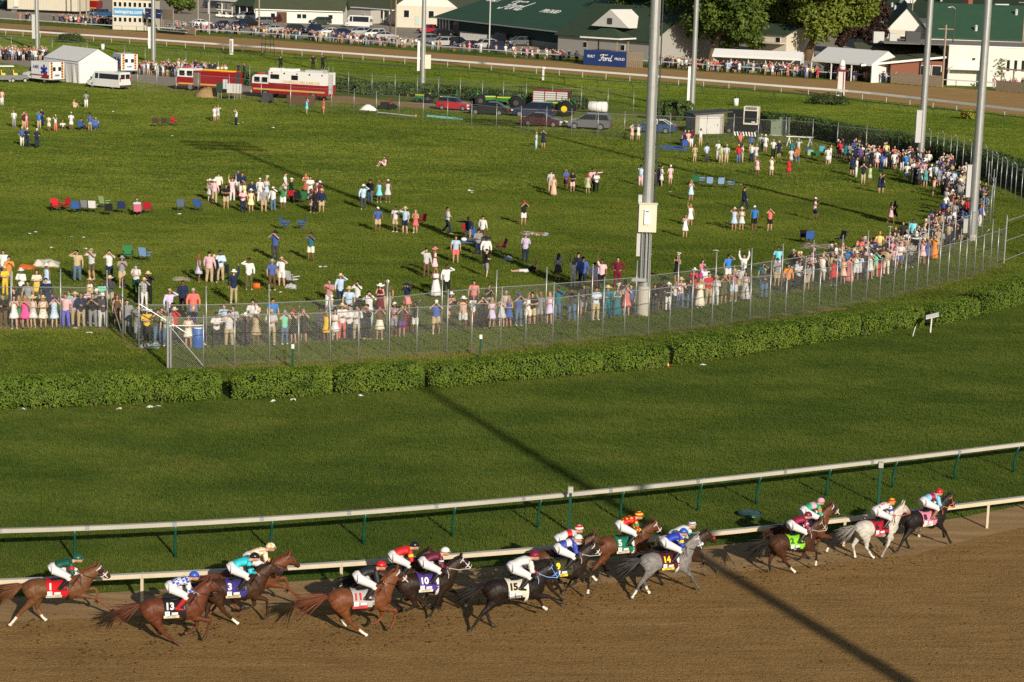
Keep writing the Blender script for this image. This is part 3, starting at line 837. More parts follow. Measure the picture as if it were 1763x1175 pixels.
def jockey_meshes():
    """crouched rider, in the horse's own frame"""
    hip = [Vector((-.05, s * .10, 1.74)) for s in (-1, 1)]; knee = [Vector((.36, s * .29, 1.54)) for s in (-1, 1)]; foot = [Vector((.10, s * .30, 1.19)) for s in (-1, 1)]
    sh = [Vector((.40, s * .17, 1.92)) for s in (-1, 1)]; el = [Vector((.43, s * .26, 1.66)) for s in (-1, 1)]; wr = [Vector((.61, s * .11, 1.59)) for s in (-1, 1)]
    hc = Vector((.60, 0, 2.01))
    def torso(mb, e):
        mb.tube([(-.12, 0, 1.75), (.0, 0, 1.81), (.16, 0, 1.90), (.32, 0, 1.93), (.44, 0, 1.94)], [(.13 + e, .10 + e), (.15 + e, .12 + e), (.14 + e, .105 + e), (.175 + e, .115 + e), (.10 + e, .07 + e)], 14, side=(0, 1, 0))
    def arms(mb, e):
        for i in (0, 1): mb.tube([sh[i] + Vector((-.03, 0, 0)), sh[i], el[i], wr[i]], [.06 + e, .062 + e, .047 + e, .032 + e], 10)
    def legs(mb, e, upto=1.0):
        for i in (0, 1): mb.tube([hip[i] + Vector((-.06, 0, 0)), hip[i], knee[i]], [.15 + e, .14 + e, .085 + e], 12)
    def shin(mb, e):
        for i in (0, 1): mb.tube([knee[i], knee[i].lerp(foot[i], .4), foot[i]], [.062 + e, .06 + e, .042 + e], 10)
    b = MB(); torso(b, -.015); arms(b, -.012); legs(b, -.015); shin(b, -.012)
    b.tube([(.40, 0, 1.94), (.50, 0, 1.97), (.57, 0, 2.01)], [.07, .06, .058], 10)
    b.ell(hc, (.105, .076, .112), 0, 14, 10)
    b.ell(hc + Vector((.06, 0, -.06)), (.05, .05, .05))            # jaw
    b.tube([hc + Vector((.10, 0, .01)), hc + Vector((.128, 0, -.03))], [.012, .022], 8)
    for s in (-1, 1): b.ell(hc + Vector((0, s * .078, -.015)), (.022, .012, .034))
    body = organic(b, 'jockey_body', [M_SKIN], .013, 2)
    f = MB()
    for i, s in ((0, -1), (1, 1)): hand_mesh(f, wr[i], (.8, -s * .15, -.45), (-.1, 0, -1), .012, .95, 0, -s)
    for s in (-1, 1): f.ell(hc + Vector((.094, s * .032, .018)), (.012, .012, .009), 1, 8, 6)
    f.box(hc + Vector((.098, 0, -.062)), (.012, .045, .01), 2)
    fm = f.mesh('hands', [M_SKIN, M_LASH, M_LIP], True)
    bm = bmesh.new(); bm.from_mesh(body); bm.from_mesh(fm)
    bm.to_mesh(body); bm.free(); body.materials.clear()
    for m in (M_SKIN, M_LASH, M_LIP): body.materials.append(m)
    j = MB(); torso(j, .012)
    for i in (0, 1): j.tube([sh[i] + Vector((-.04, 0, 0)), sh[i], el[i], wr[i].lerp(el[i], .1)], [.072, .08, .068, .046], 10)
    jersey = organic(j, 'jersey', [M_SKIN], .014, 3)
    k = MB(); legs(k, .006)
    k.tube([(-.17, 0, 1.73), (-.06, 0, 1.78), (.03, 0, 1.82)], [(.14, .12), (.19, .16), (.165, .135)], 14, side=(0, 1, 0))
    for i in (0, 1): k.tube([knee[i], knee[i].lerp(foot[i], .25)], [.074, .066], 10)
    breech = organic(k, 'breeches', [M_BREECH], .015, 3)
    boots = []
    for i in (0, 1):
        m = MB(); top = knee[i].lerp(foot[i], .2)
        m.tube([top, top.lerp(foot[i], .5), foot[i] + Vector((0, 0, .03))], [.074, .068, .05], 10)
        m.tube([foot[i] + Vector((-.07, 0, .02)), foot[i] + Vector((.0, 0, 0)), foot[i] + Vector((.17, 0, -.035))], [(.04, .04), (.045, .045), (.032, .028)], 10, side=(0, 1, 0))
        boots.append(organic(m, 'boot', [M_BOOT], .014, 2))
    hm = MB(); hm.ell(hc + Vector((-.012, 0, .035)), (.142, .12, .135), 0, 16, 10, zmin=-.3)
    hm.tube([hc + Vector((.08, 0, .03)), hc + Vector((.13, 0, .018)), hc + Vector((.158, 0, .0))], [(.085, .012), (.07, .010), (.04, .006)], 12, side=(0, 1, 0))
    cap = hm.mesh('helmet', [M_BLACK], True)
    g = MB(); g.tube([hc + Vector((.092, -.08, .02)), hc + Vector((.112, 0, .022)), hc + Vector((.092, .08, .02))], [(.024, .014)] * 3, 8, side=(0, 0, 1))
    pts = [hc + Vector((.1 * math.cos(R(a)) - .0, .112 * math.sin(R(a)), .035)) * 1.0 for a in range(60, 301, 20)]
    g.tube([hc + Vector((.125 * math.cos(R(a)), .108 * math.sin(R(a)), .03)) for a in range(50, 311, 20)], .010, 5)
    gog = g.mesh('goggles', [M_BLACK], True)
    return body, jersey, breech, boots, cap, gog
JM = None
def jockey(h, label, silks, capm, bootm=None, armband=None, deep=False, capstyle=0, cuff=None):
    global JM
    if JM is None: JM = jockey_meshes()
    body, jersey, breech, boots, cap, gog = JM
    r = link('person', body, None, h.location, h.rotation_euler.z); r.scale = h.scale
    tag(r, label, 'person', 'jockeys riding the race horses')
    if deep:
        pass
    def part(name, me, m):
        o = link(name, me, r)
        if m:
            if not o.material_slots: return o
            o.material_slots[0].link = 'OBJECT'; o.material_slots[0].material = m
        return o
    part('jersey', jersey, silks); part('breeches', breech, None)
    for b in boots: part('boot', b, bootm)
    part('helmet', cap, capm); part('goggles', gog, None)
    if armband:
        for s in (-1, 1):
            mb = MB(); a = Vector((.408, s * .20, 1.84)); b = Vector((.418, s * .232, 1.76)); mb.tube([a, b], [.083, .08], 10); mb.build('armband', armband, r, smooth=True)
    if cuff:
        for s in (-1, 1):
            mb = MB(); a = Vector((.47, s * .23, 1.647)); b = Vector((.58, s * .135, 1.603)); mb.tube([a, b], [.062, .047], 10); mb.build('cuff', cuff, r, smooth=True)
    mb = MB(); mb.tube([(.66, -.14, 1.60), (.5, -.34, 1.40), (.38, -.44, 1.27)], [.009, .008, .006], 6); mb.build('whip', M_BLACK, r)
    return r

def heading(px, py):
    """direction of the rail beside a spot"""
    best = min(range(len(sl) - 1), key=lambda i: (sl[i] - G(px, py)).length)
    d = sl[best + 1] - sl[best]
    return math.atan2(d.y, d.x)

BAYC, CHEST, DKBAY, BLK = (.115, .040, .014), (.175, .062, .022), (.042, .020, .011), (.013, .010, .010)
BLKP = (.016, .012, .010)
WH = (.69, .68, .67)
s_white = silk('silk_white', WH)
RACE = [
 # px, py of the ground under the belly, pose, coat, points, hair, cloth, number, ink, ...
 dict(p=(97, 1073), pose='A', coat=(0.124, 0.053, 0.021), points=(.17, .07, .03), hairc=(.13, .05, .02), cloth=(.50, .012, .018), num='1', numc=WH, socks={'hn': .35, 'hf': .5}, noseband=WH, blink=(.02, .02, .025), bandc=(.62, .56, .40), band='KNOWN AGENDA', size=1.04, zs=.88,
      label='chestnut horse with red number 1 cloth, last of the pack', j=('jockey in dark green silks and green cap on the red number 1 horse', silk('silk_green', (.008, .085, .055)), mat('cap_green', (.01, .10, .07), .3, .5), M_BOOT, mat('armband_red', (.55, .02, .02), .6)), cuff=s_white),
 dict(p=(297, 1112), pose='B', coat=(0.106, 0.031, 0.014), points=(.10, .03, .015), hairc=(.10, .03, .015), cloth=(.015, .014, .016), num='13', numc=WH, socks={}, bandc=(.62, .56, .44), band='HOT ROD', size=1.0,
      label='dark chestnut horse with black number 13 cloth, tail streaming behind', j=('jockey in blue and white checked silks and blue cap on the number 13 horse', silk('silk_checks', (.05, .10, .52), WH, 'checks', 11), mat('cap_blue', (.03, .10, .50), .35, .5), mat('boot_red', (.40, .02, .02), .4), mat('armband_cream', (.75, .70, .55), .6))),
 dict(p=(402, 1076), pose='G', coat=(0.045, 0.019, 0.009), points=(.03, .016, .010), hairc=(.03, .015, .01), cloth=(.045, .035, .19), num='3', numc=WH, socks={'hn': .5}, bandc=(.55, .42, .22), hood=(.03, .03, .14), band='BROOKLYN',
      label='dark bay horse with blue number 3 cloth and muddy shoulder', j=('jockey in turquoise silks and black cap on the number 3 horse', silk('silk_turquoise', (.03, .52, .62)), mat('cap_black', (.012, .012, .014), .3, .5), None, mat('armband_black', (.02, .02, .02), .6))),
 dict(p=(430, 1057), pose='A', coat=(0.128, 0.042, 0.016), points=(.14, .045, .02), hairc=(.10, .03, .015), cloth=(.02, .02, .10), num='', numc=WH, noseband=None, patch=False, bandc=(.10, .09, .2),
      label='chestnut horse on the rail with head stretched in front of the white rail', j=('jockey in orange and white spotted silks and orange cap', silk('silk_orange', (.80, .76, .68), (.85, .33, .03), 'splash', 14), silk('cap_orange', (.80, .72, .60), (.85, .36, .05), 'splash', 16), None, None), cuff=mat('cuff_orange', (.8, .30, .03), .6)),
 dict(p=(618, 1096), pose='B', coat=(0.144, 0.047, 0.017), points=(.16, .05, .02), hairc=(.13, .04, .016), cloth=(.42, .40, .39), num='11', numc=(.62, .03, .05), socks={'hn': .45, 'hf': .2}, noseband=WH, blink=(.02, .02, .02), bandc=(.62, .05, .06), band='DYNAMIC', reinc=(.02, .015, .01), tail_len=1.05, size=1.03,
      label='bright chestnut horse with grey number 11 cloth and white bridle', j=('jockey in black silks and red cap on the number 11 horse', silk('silk_black', (.02, .02, .024)), mat('cap_red', (.60, .015, .02), .3, .5), None, None)),
 dict(p=(678, 1054), pose='B', coat=(0.050, 0.020, 0.010), points=BLKP, hairc=BLKP, cloth=(.02, .02, .02), num='7', numc=(.85, .62, .02), socks={'hf': .4}, bandc=(.75, .6, .05), patch=False,
      label='dark horse half hidden between the number 11 and number 10 horses', j=('jockey in bright red silks and black cap on the half hidden dark horse', silk('silk_red', (.62, .02, .025)), mat('cap_black', (.012, .012, .014), .3, .5), None, mat('armband_yellow', (.8, .6, .02), .6))),
 dict(p=(730, 1065), pose='E', coat=(0.022, 0.011, 0.007), points=BLKP, hairc=BLKP, cloth=(.075, .04, .27), num='10', numc=WH, noseband=WH, bandc=(.70, .66, .52), band='MIDNIGHT', reinc=(.5, .45, .4), hood=None, tail_len=.6,
      label='dark brown horse with purple number 10 cloth and white noseband', j=('jockey in maroon silks and white cap on the purple number 10 horse', silk('silk_maroon', (.13, .012, .04)), mat('cap_white', WH, .3, .5), M_BOOT, silk('armband_stripe', WH, (.13, .012, .04), 'bars', 14))),
 dict(p=(882, 1079), pose='C', coat=(0.013, 0.008, 0.007), points=BLKP, hairc=BLKP, cloth=(.62, .57, .46), num='15', numc=(.02, .02, .02), socks={'ff': .55}, bandc=(.02, .02, .02), band='ROCK YOUR', reinc=(.18, .36, .72), hood=(.05, .09, .40), tail_len=.9, size=1.05,
      label='nearly black horse with cream number 15 cloth, hind legs stretched back', j=('jockey in white silks with maroon sleeves on the number 15 horse', silk('silk_white', WH), silk('cap_maroon', (.28, .01, .06), (.12, .005, .03), 'splash', 20), M_BOOT, mat('armband_cream', (.75, .70, .55), .6)), cuff=mat('cuff_maroon', (.35, .01, .07), .6)),
 dict(p=(961, 1036), pose='G', coat=(0.019, 0.012, 0.009), points=BLKP, hairc=BLKP, cloth=(.05, .05, .02), num='9', numc=(.85, .72, .05), socks={'fn': .75}, noseband=WH, blink=(.02, .02, .02), bandc=(.78, .58, .04), band='HIDDEN', reinc=(.5, .45, .4), size=.97,
      label='black horse with yellow number 9 and white noseband, in the middle of the pack', j=('jockey in blue and white silks bent low on the number 9 horse', silk('silk_bluewhite', (.045, .075, .42), WH, 'sash'), mat('cap_white', WH, .3, .5), None, mat('armband_blue', (.05, .08, .45), .6))),
 dict(p=(962, 1022), pose='E', coat=(0.088, 0.037, 0.014), points=(.03, .016, .010), hairc=BLKP, cloth=(.03, .03, .03), num='', numc=WH, patch=False, bandc=(.3, .2, .1), socks={'ff': .6},
      label='bay horse hidden behind the black number 9 horse, only neck and legs showing', j=('jockey in white silks with red sash and red and white cap', silk('silk_redsash', WH, (.62, .02, .03), 'sash'), silk('cap_redwhite', WH, (.60, .02, .03), 'bars', 9), None, None)),
 dict(p=(1066, 996), pose='A', coat=(0.112, 0.038, 0.014), points=BLKP, hairc=BLKP, cloth=(.01, .17, .09), num='5', numc=WH, noseband=WH, bandc=(.70, .64, .50), band='SAINTHOOD',
      label='bay horse with green number 5 cloth and white noseband', j=('jockey in red silks with yellow stars on the green number 5 horse', silk('silk_redyellow', (.55, .012, .012), (.80, .55, .03), 'dots', 8), silk('cap_redyellow', (.60, .02, .015), (.85, .6, .03), 'bars', 12), None, mat('armband_green', (.02, .35, .12), .6)), cuff=mat('cuff_yellow', (.80, .55, .02), .6)),
 dict(p=(1143, 1024), pose='D', coat=(0.200, 0.191, 0.191), points=(.10, .098, .10), hairc=(.05, .045, .045), cloth=(.10, .012, .022), num='14', numc=(.88, .62, .03), socks={'hn': .42, 'hf': .42}, noseband=WH, hood=(.72, .72, .78), bandc=(.80, .60, .03), band='ESSENTIAL', dapple=True, size=.97, muzzle=(.05, .05, .05),
      label='dapple grey horse with maroon number 14 cloth and yellow band', j=('jockey in royal blue silks and blue cap on the dapple grey number 14 horse', silk('silk_royal', (.022, .05, .46)), mat('cap_blue', (.03, .10, .50), .35, .5), M_BOOT, mat('armband_yellow', (.8, .6, .02), .6))),
 dict(p=(1158, 1010), pose='A', coat=(0.035, 0.018, 0.011), points=BLKP, hairc=BLKP, cloth=(.03, .06, .07), num='', numc=WH, patch=False, bandc=(.05, .1, .1), hood=(.62, .03, .03), size=.97,
      label='dark horse on the rail side of the grey number 14, with red shadow roll', j=('jockey in white silks with teal sleeve and striped white cap', silk('silk_white', WH), silk('cap_whitestripe', WH, (.1, .1, .1), 'bars', 14), None, mat('armband_teal', (.01, .32, .28), .6))),
 dict(p=(1360, 987), pose='G', coat=(0.055, 0.020, 0.010), points=BLKP, hairc=BLKP, cloth=(.22, .58, .03), num='2', numc=(.05, .12, .04), socks={'hn': .45, 'fn': .7}, bandc=(.02, .02, .02), band='LIKE', reinc=(.5, .13, .03), size=.93, blink=None,
      label='dark bay horse with lime green cloth, near the front of the pack', j=('jockey in crimson silks and maroon cap on the lime green cloth horse', silk('silk_crimson', (.26, .012, .055)), mat('cap_maroon2', (.20, .015, .06), .35, .5), None, silk('armband_diamond', WH, (.35, .01, .07), 'checks', 16)), cuff=silk('armband_diamond', WH, (.35, .01, .07), 'checks', 16)),
 dict(p=(1382, 963), pose='B', coat=(0.115, 0.039, 0.015), points=(.03, .016, .01), hairc=(.05, .02, .01), cloth=(.55, .10, .02), num='', numc=WH, noseband=WH, blink=(.02, .02, .02), patch=False, bandc=(.5, .1, .02), socks={'fn': .72}, size=.95,
      label='bright bay horse with white noseband on the rail side of the lime cloth horse', j=('jockey in green and pink silks and pink cap on the bright bay horse', silk('silk_greenpink', (.03, .36, .22), (.72, .38, .48), 'sash'), silk('cap_pink', (.75, .40, .52), (.6, .25, .4), 'bars', 12), None, mat('armband_orange', (.75, .2, .05), .6)), cuff=s_white),
 dict(p=(1505, 961), pose='H', coat=(0.500, 0.480, 0.440), points=(.30, .285, .26), hairc=(.24, .22, .20), cloth=(.40, .012, .03), num='6', numc=(.02, .02, .02), socks={'hn': .35, 'hf': .4}, bandc=(.62, .10, .12), band='SOUP', reinc=(.45, .1, .06), size=.93, muzzle=(.22, .20, .19), blink=None, clothtrim=(.02, .02, .03), tail_len=.75,
      label='pale grey horse with red and black cloth, second in the race', j=('jockey in white silks with red dots on the pale grey horse', silk('silk_reddots', WH, (.62, .02, .06), 'dots', 9), silk('cap_redyellow2', (.60, .02, .015), (.75, .5, .03), 'bars', 7), M_BOOT, mat('armband_blue', (.05, .08, .45), .6))),
 dict(p=(1587, 945), pose='D', coat=BLK, points=BLKP, hairc=BLKP, cloth=(.72, .22, .34), num='8', numc=(.02, .02, .02), bandc=(.70, .66, .6), band='MEDINA', reinc=(.6, .17, .04), hood=(.03, .05, .42), size=.95, tail_len=.5,
      label='black horse with pink number 8 cloth, leading the race', j=('jockey in pale blue silks with red sash leading the race', silk('silk_bluered', (.22, .52, .80), (.42, .01, .05), 'sash'), mat('cap_red', (.60, .015, .02), .3, .5), mat('boot_brown', (.22, .10, .06), .4), None), cuff=s_white),
]
HORSES = []
for d in RACE:
    px, py = d['p']
    kw = {k: v for k, v in d.items() if k not in ('p', 'j', 'cuff')}
    h = horse(G(px, py), heading(px, py), **kw)
    j = d['j']
    jockey(h, j[0], j[1], j[2], j[3], j[4], cuff=d.get('cuff'))
    HORSES.append(h)
# ================= CHAIN-LINK FENCES =================
def chainlink(name, px_pts, label, h, mesh_h, pitch=.085, wire=.0045, talls=None, arm=False, post_r=.032, top_rail=True, bottom=0.0, group='chain-link fences round the infield', rake=None, every=1):
    pl = [G(*p) if not isinstance(p, Vector) else p for p in px_pts]
    r = empty(name, pl[len(pl) // 2]); o = Vector(r.location)
    tag(r, label, 'fence', group)
    for i, p in enumerate(pl):
        if i % every: continue
        q = p - o; hh = h
        if talls and talls(i): hh = talls(i)
        a = pl[max(i - 1, 0)]; b = pl[min(i + 1, len(pl) - 1)]; d = (b - a).normalized()
        lean = Vector((rnd.uniform(-.03, .03), rnd.uniform(-.03, .03), 0))
        mb = MB(); mb.tube([q, q + Vector((0, 0, hh)) + lean], post_r, 8)
        if arm and (i % arm == 0):
            t = q + Vector((0, 0, hh)) + lean
            mb.tube([t, t + Vector((-d.y, d.x, 0)) * -.28 + Vector((0, 0, .32))], post_r * .8, 6)
        else: mb.ell(q + Vector((0, 0, hh)) + lean, (post_r * 1.15,) * 3, 0, 8, 4)
        mb.build('post', M_STEEL, r, smooth=True)
    mb = MB()
    for a, b in zip(pl, pl[1:]):
        L = (b - a).length; d = (b - a) / L; a = a - o
        n = Vector((d.y, -d.x, 0)) * .0
        H = mesh_h
        k = -H
        while k < L:
            for s in (1, -1):
                x0, x1 = (k, k + H) if s > 0 else (k + H, k)
                z0, z1 = bottom + .03, H + .03
                # clip the wire to this bay
                t0, t1 = 0.0, 1.0
                dx = x1 - x0
                ta, tb = (0 - x0) / dx, (L - x0) / dx
                lo, hi = max(0, min(ta, tb)), min(1, max(ta, tb))
                if hi <= lo: continue
                p = a + d * (x0 + dx * lo) + Vector((0, 0, z0 + (z1 - z0) * lo)) + n
                q = a + d * (x0 + dx * hi) + Vector((0, 0, z0 + (z1 - z0) * hi)) + n
                v = (q - p).normalized(); w = Vector((0, 0, 1)) - v * v.z
                w = (w - Vector((d.y, -d.x, 0)) * w.dot(Vector((d.y, -d.x, 0)))).normalized() * (wire / 2)
                mb.quad(p - w, q - w, q + w, p + w)
            k += pitch
    mb.build('chain_link', M_WIRE, r, fix=False)
    if top_rail:
        mb = MB()
        for a, b in zip(pl, pl[1:]): mb.tube([a - o + Vector((0, 0, mesh_h)), b - o + Vector((0, 0, mesh_h))], .022, 6)
        mb.build('top_rail', M_STEEL, r)
    return r
f1 = chainlink('chain_link_fence', F1, 'tall front chain-link fence curving along the bare earth strip above the hedge', 2.45, 2.36, .09, .0040, lambda i: 3.15 if i % 2 == 1 and i > 1 else None, arm=4)
# gate bay with braces at the corner of the front fence
a, b = G(*F1[0]), G(*F1[1]); o = Vector(f1.location)
mb = MB(); mb.tube([a - o, a - o + Vector((0, 0, 3.1))], .06, 10); mb.tube([a - o + Vector((.12, .08, 0)), a - o + Vector((.12, .08, 2.6))], .045, 10); mb.build('corner_post', M_STEEL, f1)
mb = MB(); mb.tube([a - o + Vector((0, 0, 2.1)), b - o + Vector((0, 0, .1))], .028, 8); mb.tube([a - o + Vector((0, 0, 2.0)), b - o + Vector((0, 0, 2.0))], .028, 8); mb.build('brace', M_STEEL, f1)
f2 = chainlink('chain_link_fence', F2, 'inner chain-link fence with the row of spectators pressed against it', 3.0, 2.12, .09, .0036)
o = Vector(f2.location)
for i, j in ((3, 4), (5, 6)):
    a, b = G(*F2[i]) - o, G(*F2[j]) - o
    mb = MB(); mb.tube([a + Vector((0, 0, 2.2)), b + Vector((0, 0, .15))], .026, 8); mb.build('brace', M_STEEL, f2)
# gate at the right end
gp = [(1728, 455), (1764, 441)]
gt = empty('fence_gate', G(1746, 448)); tag(gt, 'tall steel gate frame at the right end of the front fence', 'gate'); o = Vector(gt.location)
for q in gp:
    mb = MB(); p = G(*q) - o; mb.tube([p, p + Vector((0, 0, 3.1))], .05, 10); mb.build('post', M_STEEL, gt)
a, b = G(*gp[0]) - o, G(*gp[1]) - o
mb = MB()
for z in (.25, 1.5, 2.8): mb.tube([a + Vector((0, 0, z)), b + Vector((0, 0, z))], .028, 8)
mb.build('gate_frame', M_STEEL, gt)
chainlink('chain_link_fence', [(1764, 441), (1800, 424), (1840, 404), (1880, 384), (1920, 362)], 'short stretch of chain-link fence right of the steel gate', 2.7, 2.5, .1, .005)
F3 = [(1600, 279), (1611.7, 281), (1622.6, 284), (1634.7, 288), (1645, 292), (1656, 297), (1670, 301), (1686.4, 306), (1697, 313), (1705.5, 318), (1714, 326), (1721.5, 331), (1730, 336.5), (1739.4, 341.5), (1747, 346.5), (1757, 353), (1772, 364), (1790, 380), (1806, 398)]
chainlink('chain_link_fence', F3, 'back fence with angled post tops curving along the far hedge', 2.9, 2.7, .16, .0045, arm=2)
F3b = [(1262, 246), (1304, 251), (1352, 252), (1398, 256), (1440, 263), (1490, 268), (1545, 273), (1600, 279)]
chainlink('chain_link_fence', F3b, 'back fence behind the shed, folding chairs and green bin', 2.9, 2.6, .16, .0045)
F4 = [(500, 188), (570.8, 193), (609, 197), (647.6, 202), (687, 206.5), (728, 210.5), (770, 216), (811.6, 221), (854, 226), (896.6, 230), (940.5, 231.5), (983.4, 235), (1029, 237.5), (1074.6, 240), (1116, 242), (1153, 243), (1216, 247), (1262, 246)]
chainlink('chain_link_fence', F4, 'chain-link fence in front of the parked cars and tractors', 2.8, 2.5, .16, .004)
F5 = [(430, 150), (520, 157), (600, 163), (640, 166), (680, 168), (718, 171), (755, 173), (792, 176), (830, 179), (866, 182), (905, 184), (950, 188), (1000, 190), (1046, 194), (1090, 200)]
chainlink('chain_link_fence', F5, 'rear chain-link fence behind the tractors and trailer', 2.8, 2.5, .18, .004)
F6 = [(237, 156), (270, 157), (303, 161), (341, 166), (395, 170), (450, 177), (500, 188)]
chainlink('chain_link_fence', F6, 'chain-link fence in front of the fire engines', 2.8, 2.5, .18, .004)
F7 = [(-30, 92), (20, 93), (90, 98), (150, 103), (215, 112), (250, 117), (320, 124), (376, 132), (430, 150)]
chainlink('chain_link_fence', F7, 'far chain-link fence behind the crowd and the white tent', 2.8, 2.5, .2, .0045)

# ================= HEDGES =================
def leaf_mat(name, c1, c2, c3, s=1.2):
    t = NT(name); p = t.pos()
    n = t.noise(p, s, 4, .6); f = t.noise(p, s * 9, 3, .6)
    c = t.ramp(t.math('ADD', t.math('MULTIPLY', n, .55), t.math('MULTIPLY', f, .45)), ((.35, c1), (.5, c2), (.66, c3)))
    t.b.inputs['Subsurface Weight'].default_value = 0
    return t.base(c, .55, .25)
M_LEAF = leaf_mat('hedge_leaf', (.045, .085, .007), (.092, .150, .012), (.155, .21, .020))
M_LEAFFAR = leaf_mat('far_hedge_leaf', (.030, .060, .014), (.052, .088, .020), (.085, .125, .030), .5)
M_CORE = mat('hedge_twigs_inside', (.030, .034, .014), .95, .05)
M_TWIG = mat('bare_twigs', (.17, .12, .075), .9, .1, var=.25)

def leafquad(mb, p, nrm, s, q, m=0, fold=.35):
    n = Vector(nrm) + Vector((q.uniform(-1, 1), q.uniform(-1, 1), q.uniform(-1, 1))) * .85
    if n.length < .1: n = Vector((0, 0, 1))
    n.normalize(); u = n.orthogonal().normalized(); u.rotate(Matrix.Rotation(q.uniform(0, 6.28), 3, n)); v = n.cross(u)
    a = s * q.uniform(.65, 1.3); b = a * .55
    mb.add((p - u * a, p + v * b - n * a * fold * .3, p + u * a, p - v * b - n * a * fold * .3), ((0, 1, 2, 3),), m)

def hedge(name, line, w, h, dens, ls, label, seed, lm=None, group='clipped hedges along the turf course', twigs=True, gap0=.1):
    q = random.Random(seed)
    pl = smooth_line([G(*p) if not isinstance(p, Vector) else p for p in line], 3) if len(line) > 2 else along([G(*p) if not isinstance(p, Vector) else p for p in line], 1.5)
    r = empty(name, pl[len(pl) // 2]); o = Vector(r.location)
    tag(r, label, 'hedge', group)
    L = [0.0]
    for a, b in zip(pl, pl[1:]): L.append(L[-1] + (b - a).length)
    def at(d):
        i = 0
        while i < len(pl) - 2 and d > L[i + 1]: i += 1
        t = (d - L[i]) / max(1e-6, L[i + 1] - L[i]); dv = (pl[i + 1] - pl[i]).normalized()
        return pl[i].lerp(pl[i + 1], t) - o, dv
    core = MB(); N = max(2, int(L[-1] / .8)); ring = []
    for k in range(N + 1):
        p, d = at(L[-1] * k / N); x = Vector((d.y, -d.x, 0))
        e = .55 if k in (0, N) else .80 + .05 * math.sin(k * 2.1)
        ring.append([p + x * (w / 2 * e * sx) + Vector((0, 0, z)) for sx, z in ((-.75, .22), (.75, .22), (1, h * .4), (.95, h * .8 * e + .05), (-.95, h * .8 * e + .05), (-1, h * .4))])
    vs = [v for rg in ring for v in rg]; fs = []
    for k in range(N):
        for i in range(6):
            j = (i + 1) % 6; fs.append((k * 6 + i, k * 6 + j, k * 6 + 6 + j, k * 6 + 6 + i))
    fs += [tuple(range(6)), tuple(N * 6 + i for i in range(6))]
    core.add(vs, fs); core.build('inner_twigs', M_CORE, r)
    mb = MB(); per = w * .9 + 2 * h
    for k in range(int(L[-1] * per * dens)):
        d0 = q.uniform(0, L[-1]); p, d = at(d0); x = Vector((d.y, -d.x, 0))
        endt = min(d0, L[-1] - d0)
        rnd_end = math.sqrt(max(0, 1 - (1 - min(1, endt / (.55 * w))) ** 2)) if endt < .55 * w else 1.0
        bulge = 1 + .09 * mnoise.noise(Vector((d0 * .9, seed, 0))) + .06 * mnoise.noise(Vector((d0 * 3.1, seed, 4)))
        W, H = w * bulge * (.35 + .65 * rnd_end), h * (1 + .05 * mnoise.noise(Vector((d0 * .7, 3, seed))) + .04 * mnoise.noise(Vector((d0 * 2.7, 7, seed)))) * (.75 + .25 * rnd_end)
        u = q.uniform(0, per)
        if u < h: sx, z, n = 1, gap0 + (H - gap0) * (u / h) , x + Vector((0, 0, .25))
        elif u < h + .9 * w: sx, z, n = 1 - 2 * (u - h) / (.9 * w), H, Vector((0, 0, 1))
        else: sx, z, n = -1, gap0 + (H - gap0) * ((u - h - .9 * w) / h), -x + Vector((0, 0, .25))
        # rounded shoulders
        zz = z / H; prof = 1 - .35 * max(0, (zz - .72) / .28) ** 2 - .22 * max(0, (.25 - zz) / .25)
        if z < .35 and q.random() < .55 * (1 - (z - gap0) / .3): continue
        off = q.uniform(-.07, .03)
        pp = p + x * (sx * W / 2 * prof + (off if sx > 0 else -off)) + Vector((0, 0, z + q.uniform(-.05, .04)))
        pp += d * q.uniform(-.05, .05)
        leafquad(mb, pp, n, ls, q)
    mb.build('leaves', lm or M_LEAF, r, fix=False)
    if twigs:
        mb = MB()
        for k in range(int(L[-1] * 3.2)):
            p, d = at(q.uniform(.1, L[-1] - .1)); x = Vector((d.y, -d.x, 0))
            s = p + x * q.uniform(-.2, .45) * w
            e = s + x * q.uniform(-.1, .25) + d * q.uniform(-.2, .2) + Vector((0, 0, q.uniform(.3, .55)))
            mb.tube([s, e], [.018, .012], 4)
        mb.build('stems', M_TWIG, r)
    return r
# centre lines of the hedge blocks (front foot line in the photograph, moved half a width back)
def hline(pts, back=7): return [(x, y - back) for x, y in pts]
HB = [
 (hline([(-300, 719), (-40, 712), (110, 706), (262, 699)]), 1.4, 1.28, 'left end hedge block, running out of the picture below the spectators'),
 (hline([(262, 700), (320, 696), (377, 692)]), 1.4, 1.25, 'short hedge block beside the shaded gap, left part of the hedge row'),
 (hline([(396, 695), (480, 690), (568, 685)]), 1.4, 1.2, 'hedge block just right of the shaded gap in the row'),
 (hline([(574, 684), (650, 680), (724, 674)]), 1.35, 1.18, 'hedge block in front of the white litter, under the green stake'),
 (hline([(732, 676), (850, 664), (950, 655), (1030, 648)]), 1.35, 1.1, 'long hedge block in the middle of the row, pole shadow falling across it'),
 (hline([(1032, 649), (1090, 643), (1144, 637)]), 1.3, 1.02, 'low hedge block left of the orange cone'),
 (hline([(1150, 634), (1260, 619), (1370, 600), (1470, 584)]), 1.45, 1.2, 'tall long hedge block right of the orange cone'),
 (hline([(1474, 586), (1530, 576), (1580, 568)]), 1.3, 1.08, 'hedge block left of the white signboard'),
 (hline([(1592, 570), (1632, 561), (1672, 550)]), 1.45, 1.1, 'bushy hedge block behind the white signboard'),
 (hline([(1676, 550), (1730, 534), (1800, 512), (1900, 478)]), 1.6, 1.35, 'right end hedge block, running out of the picture'),
]
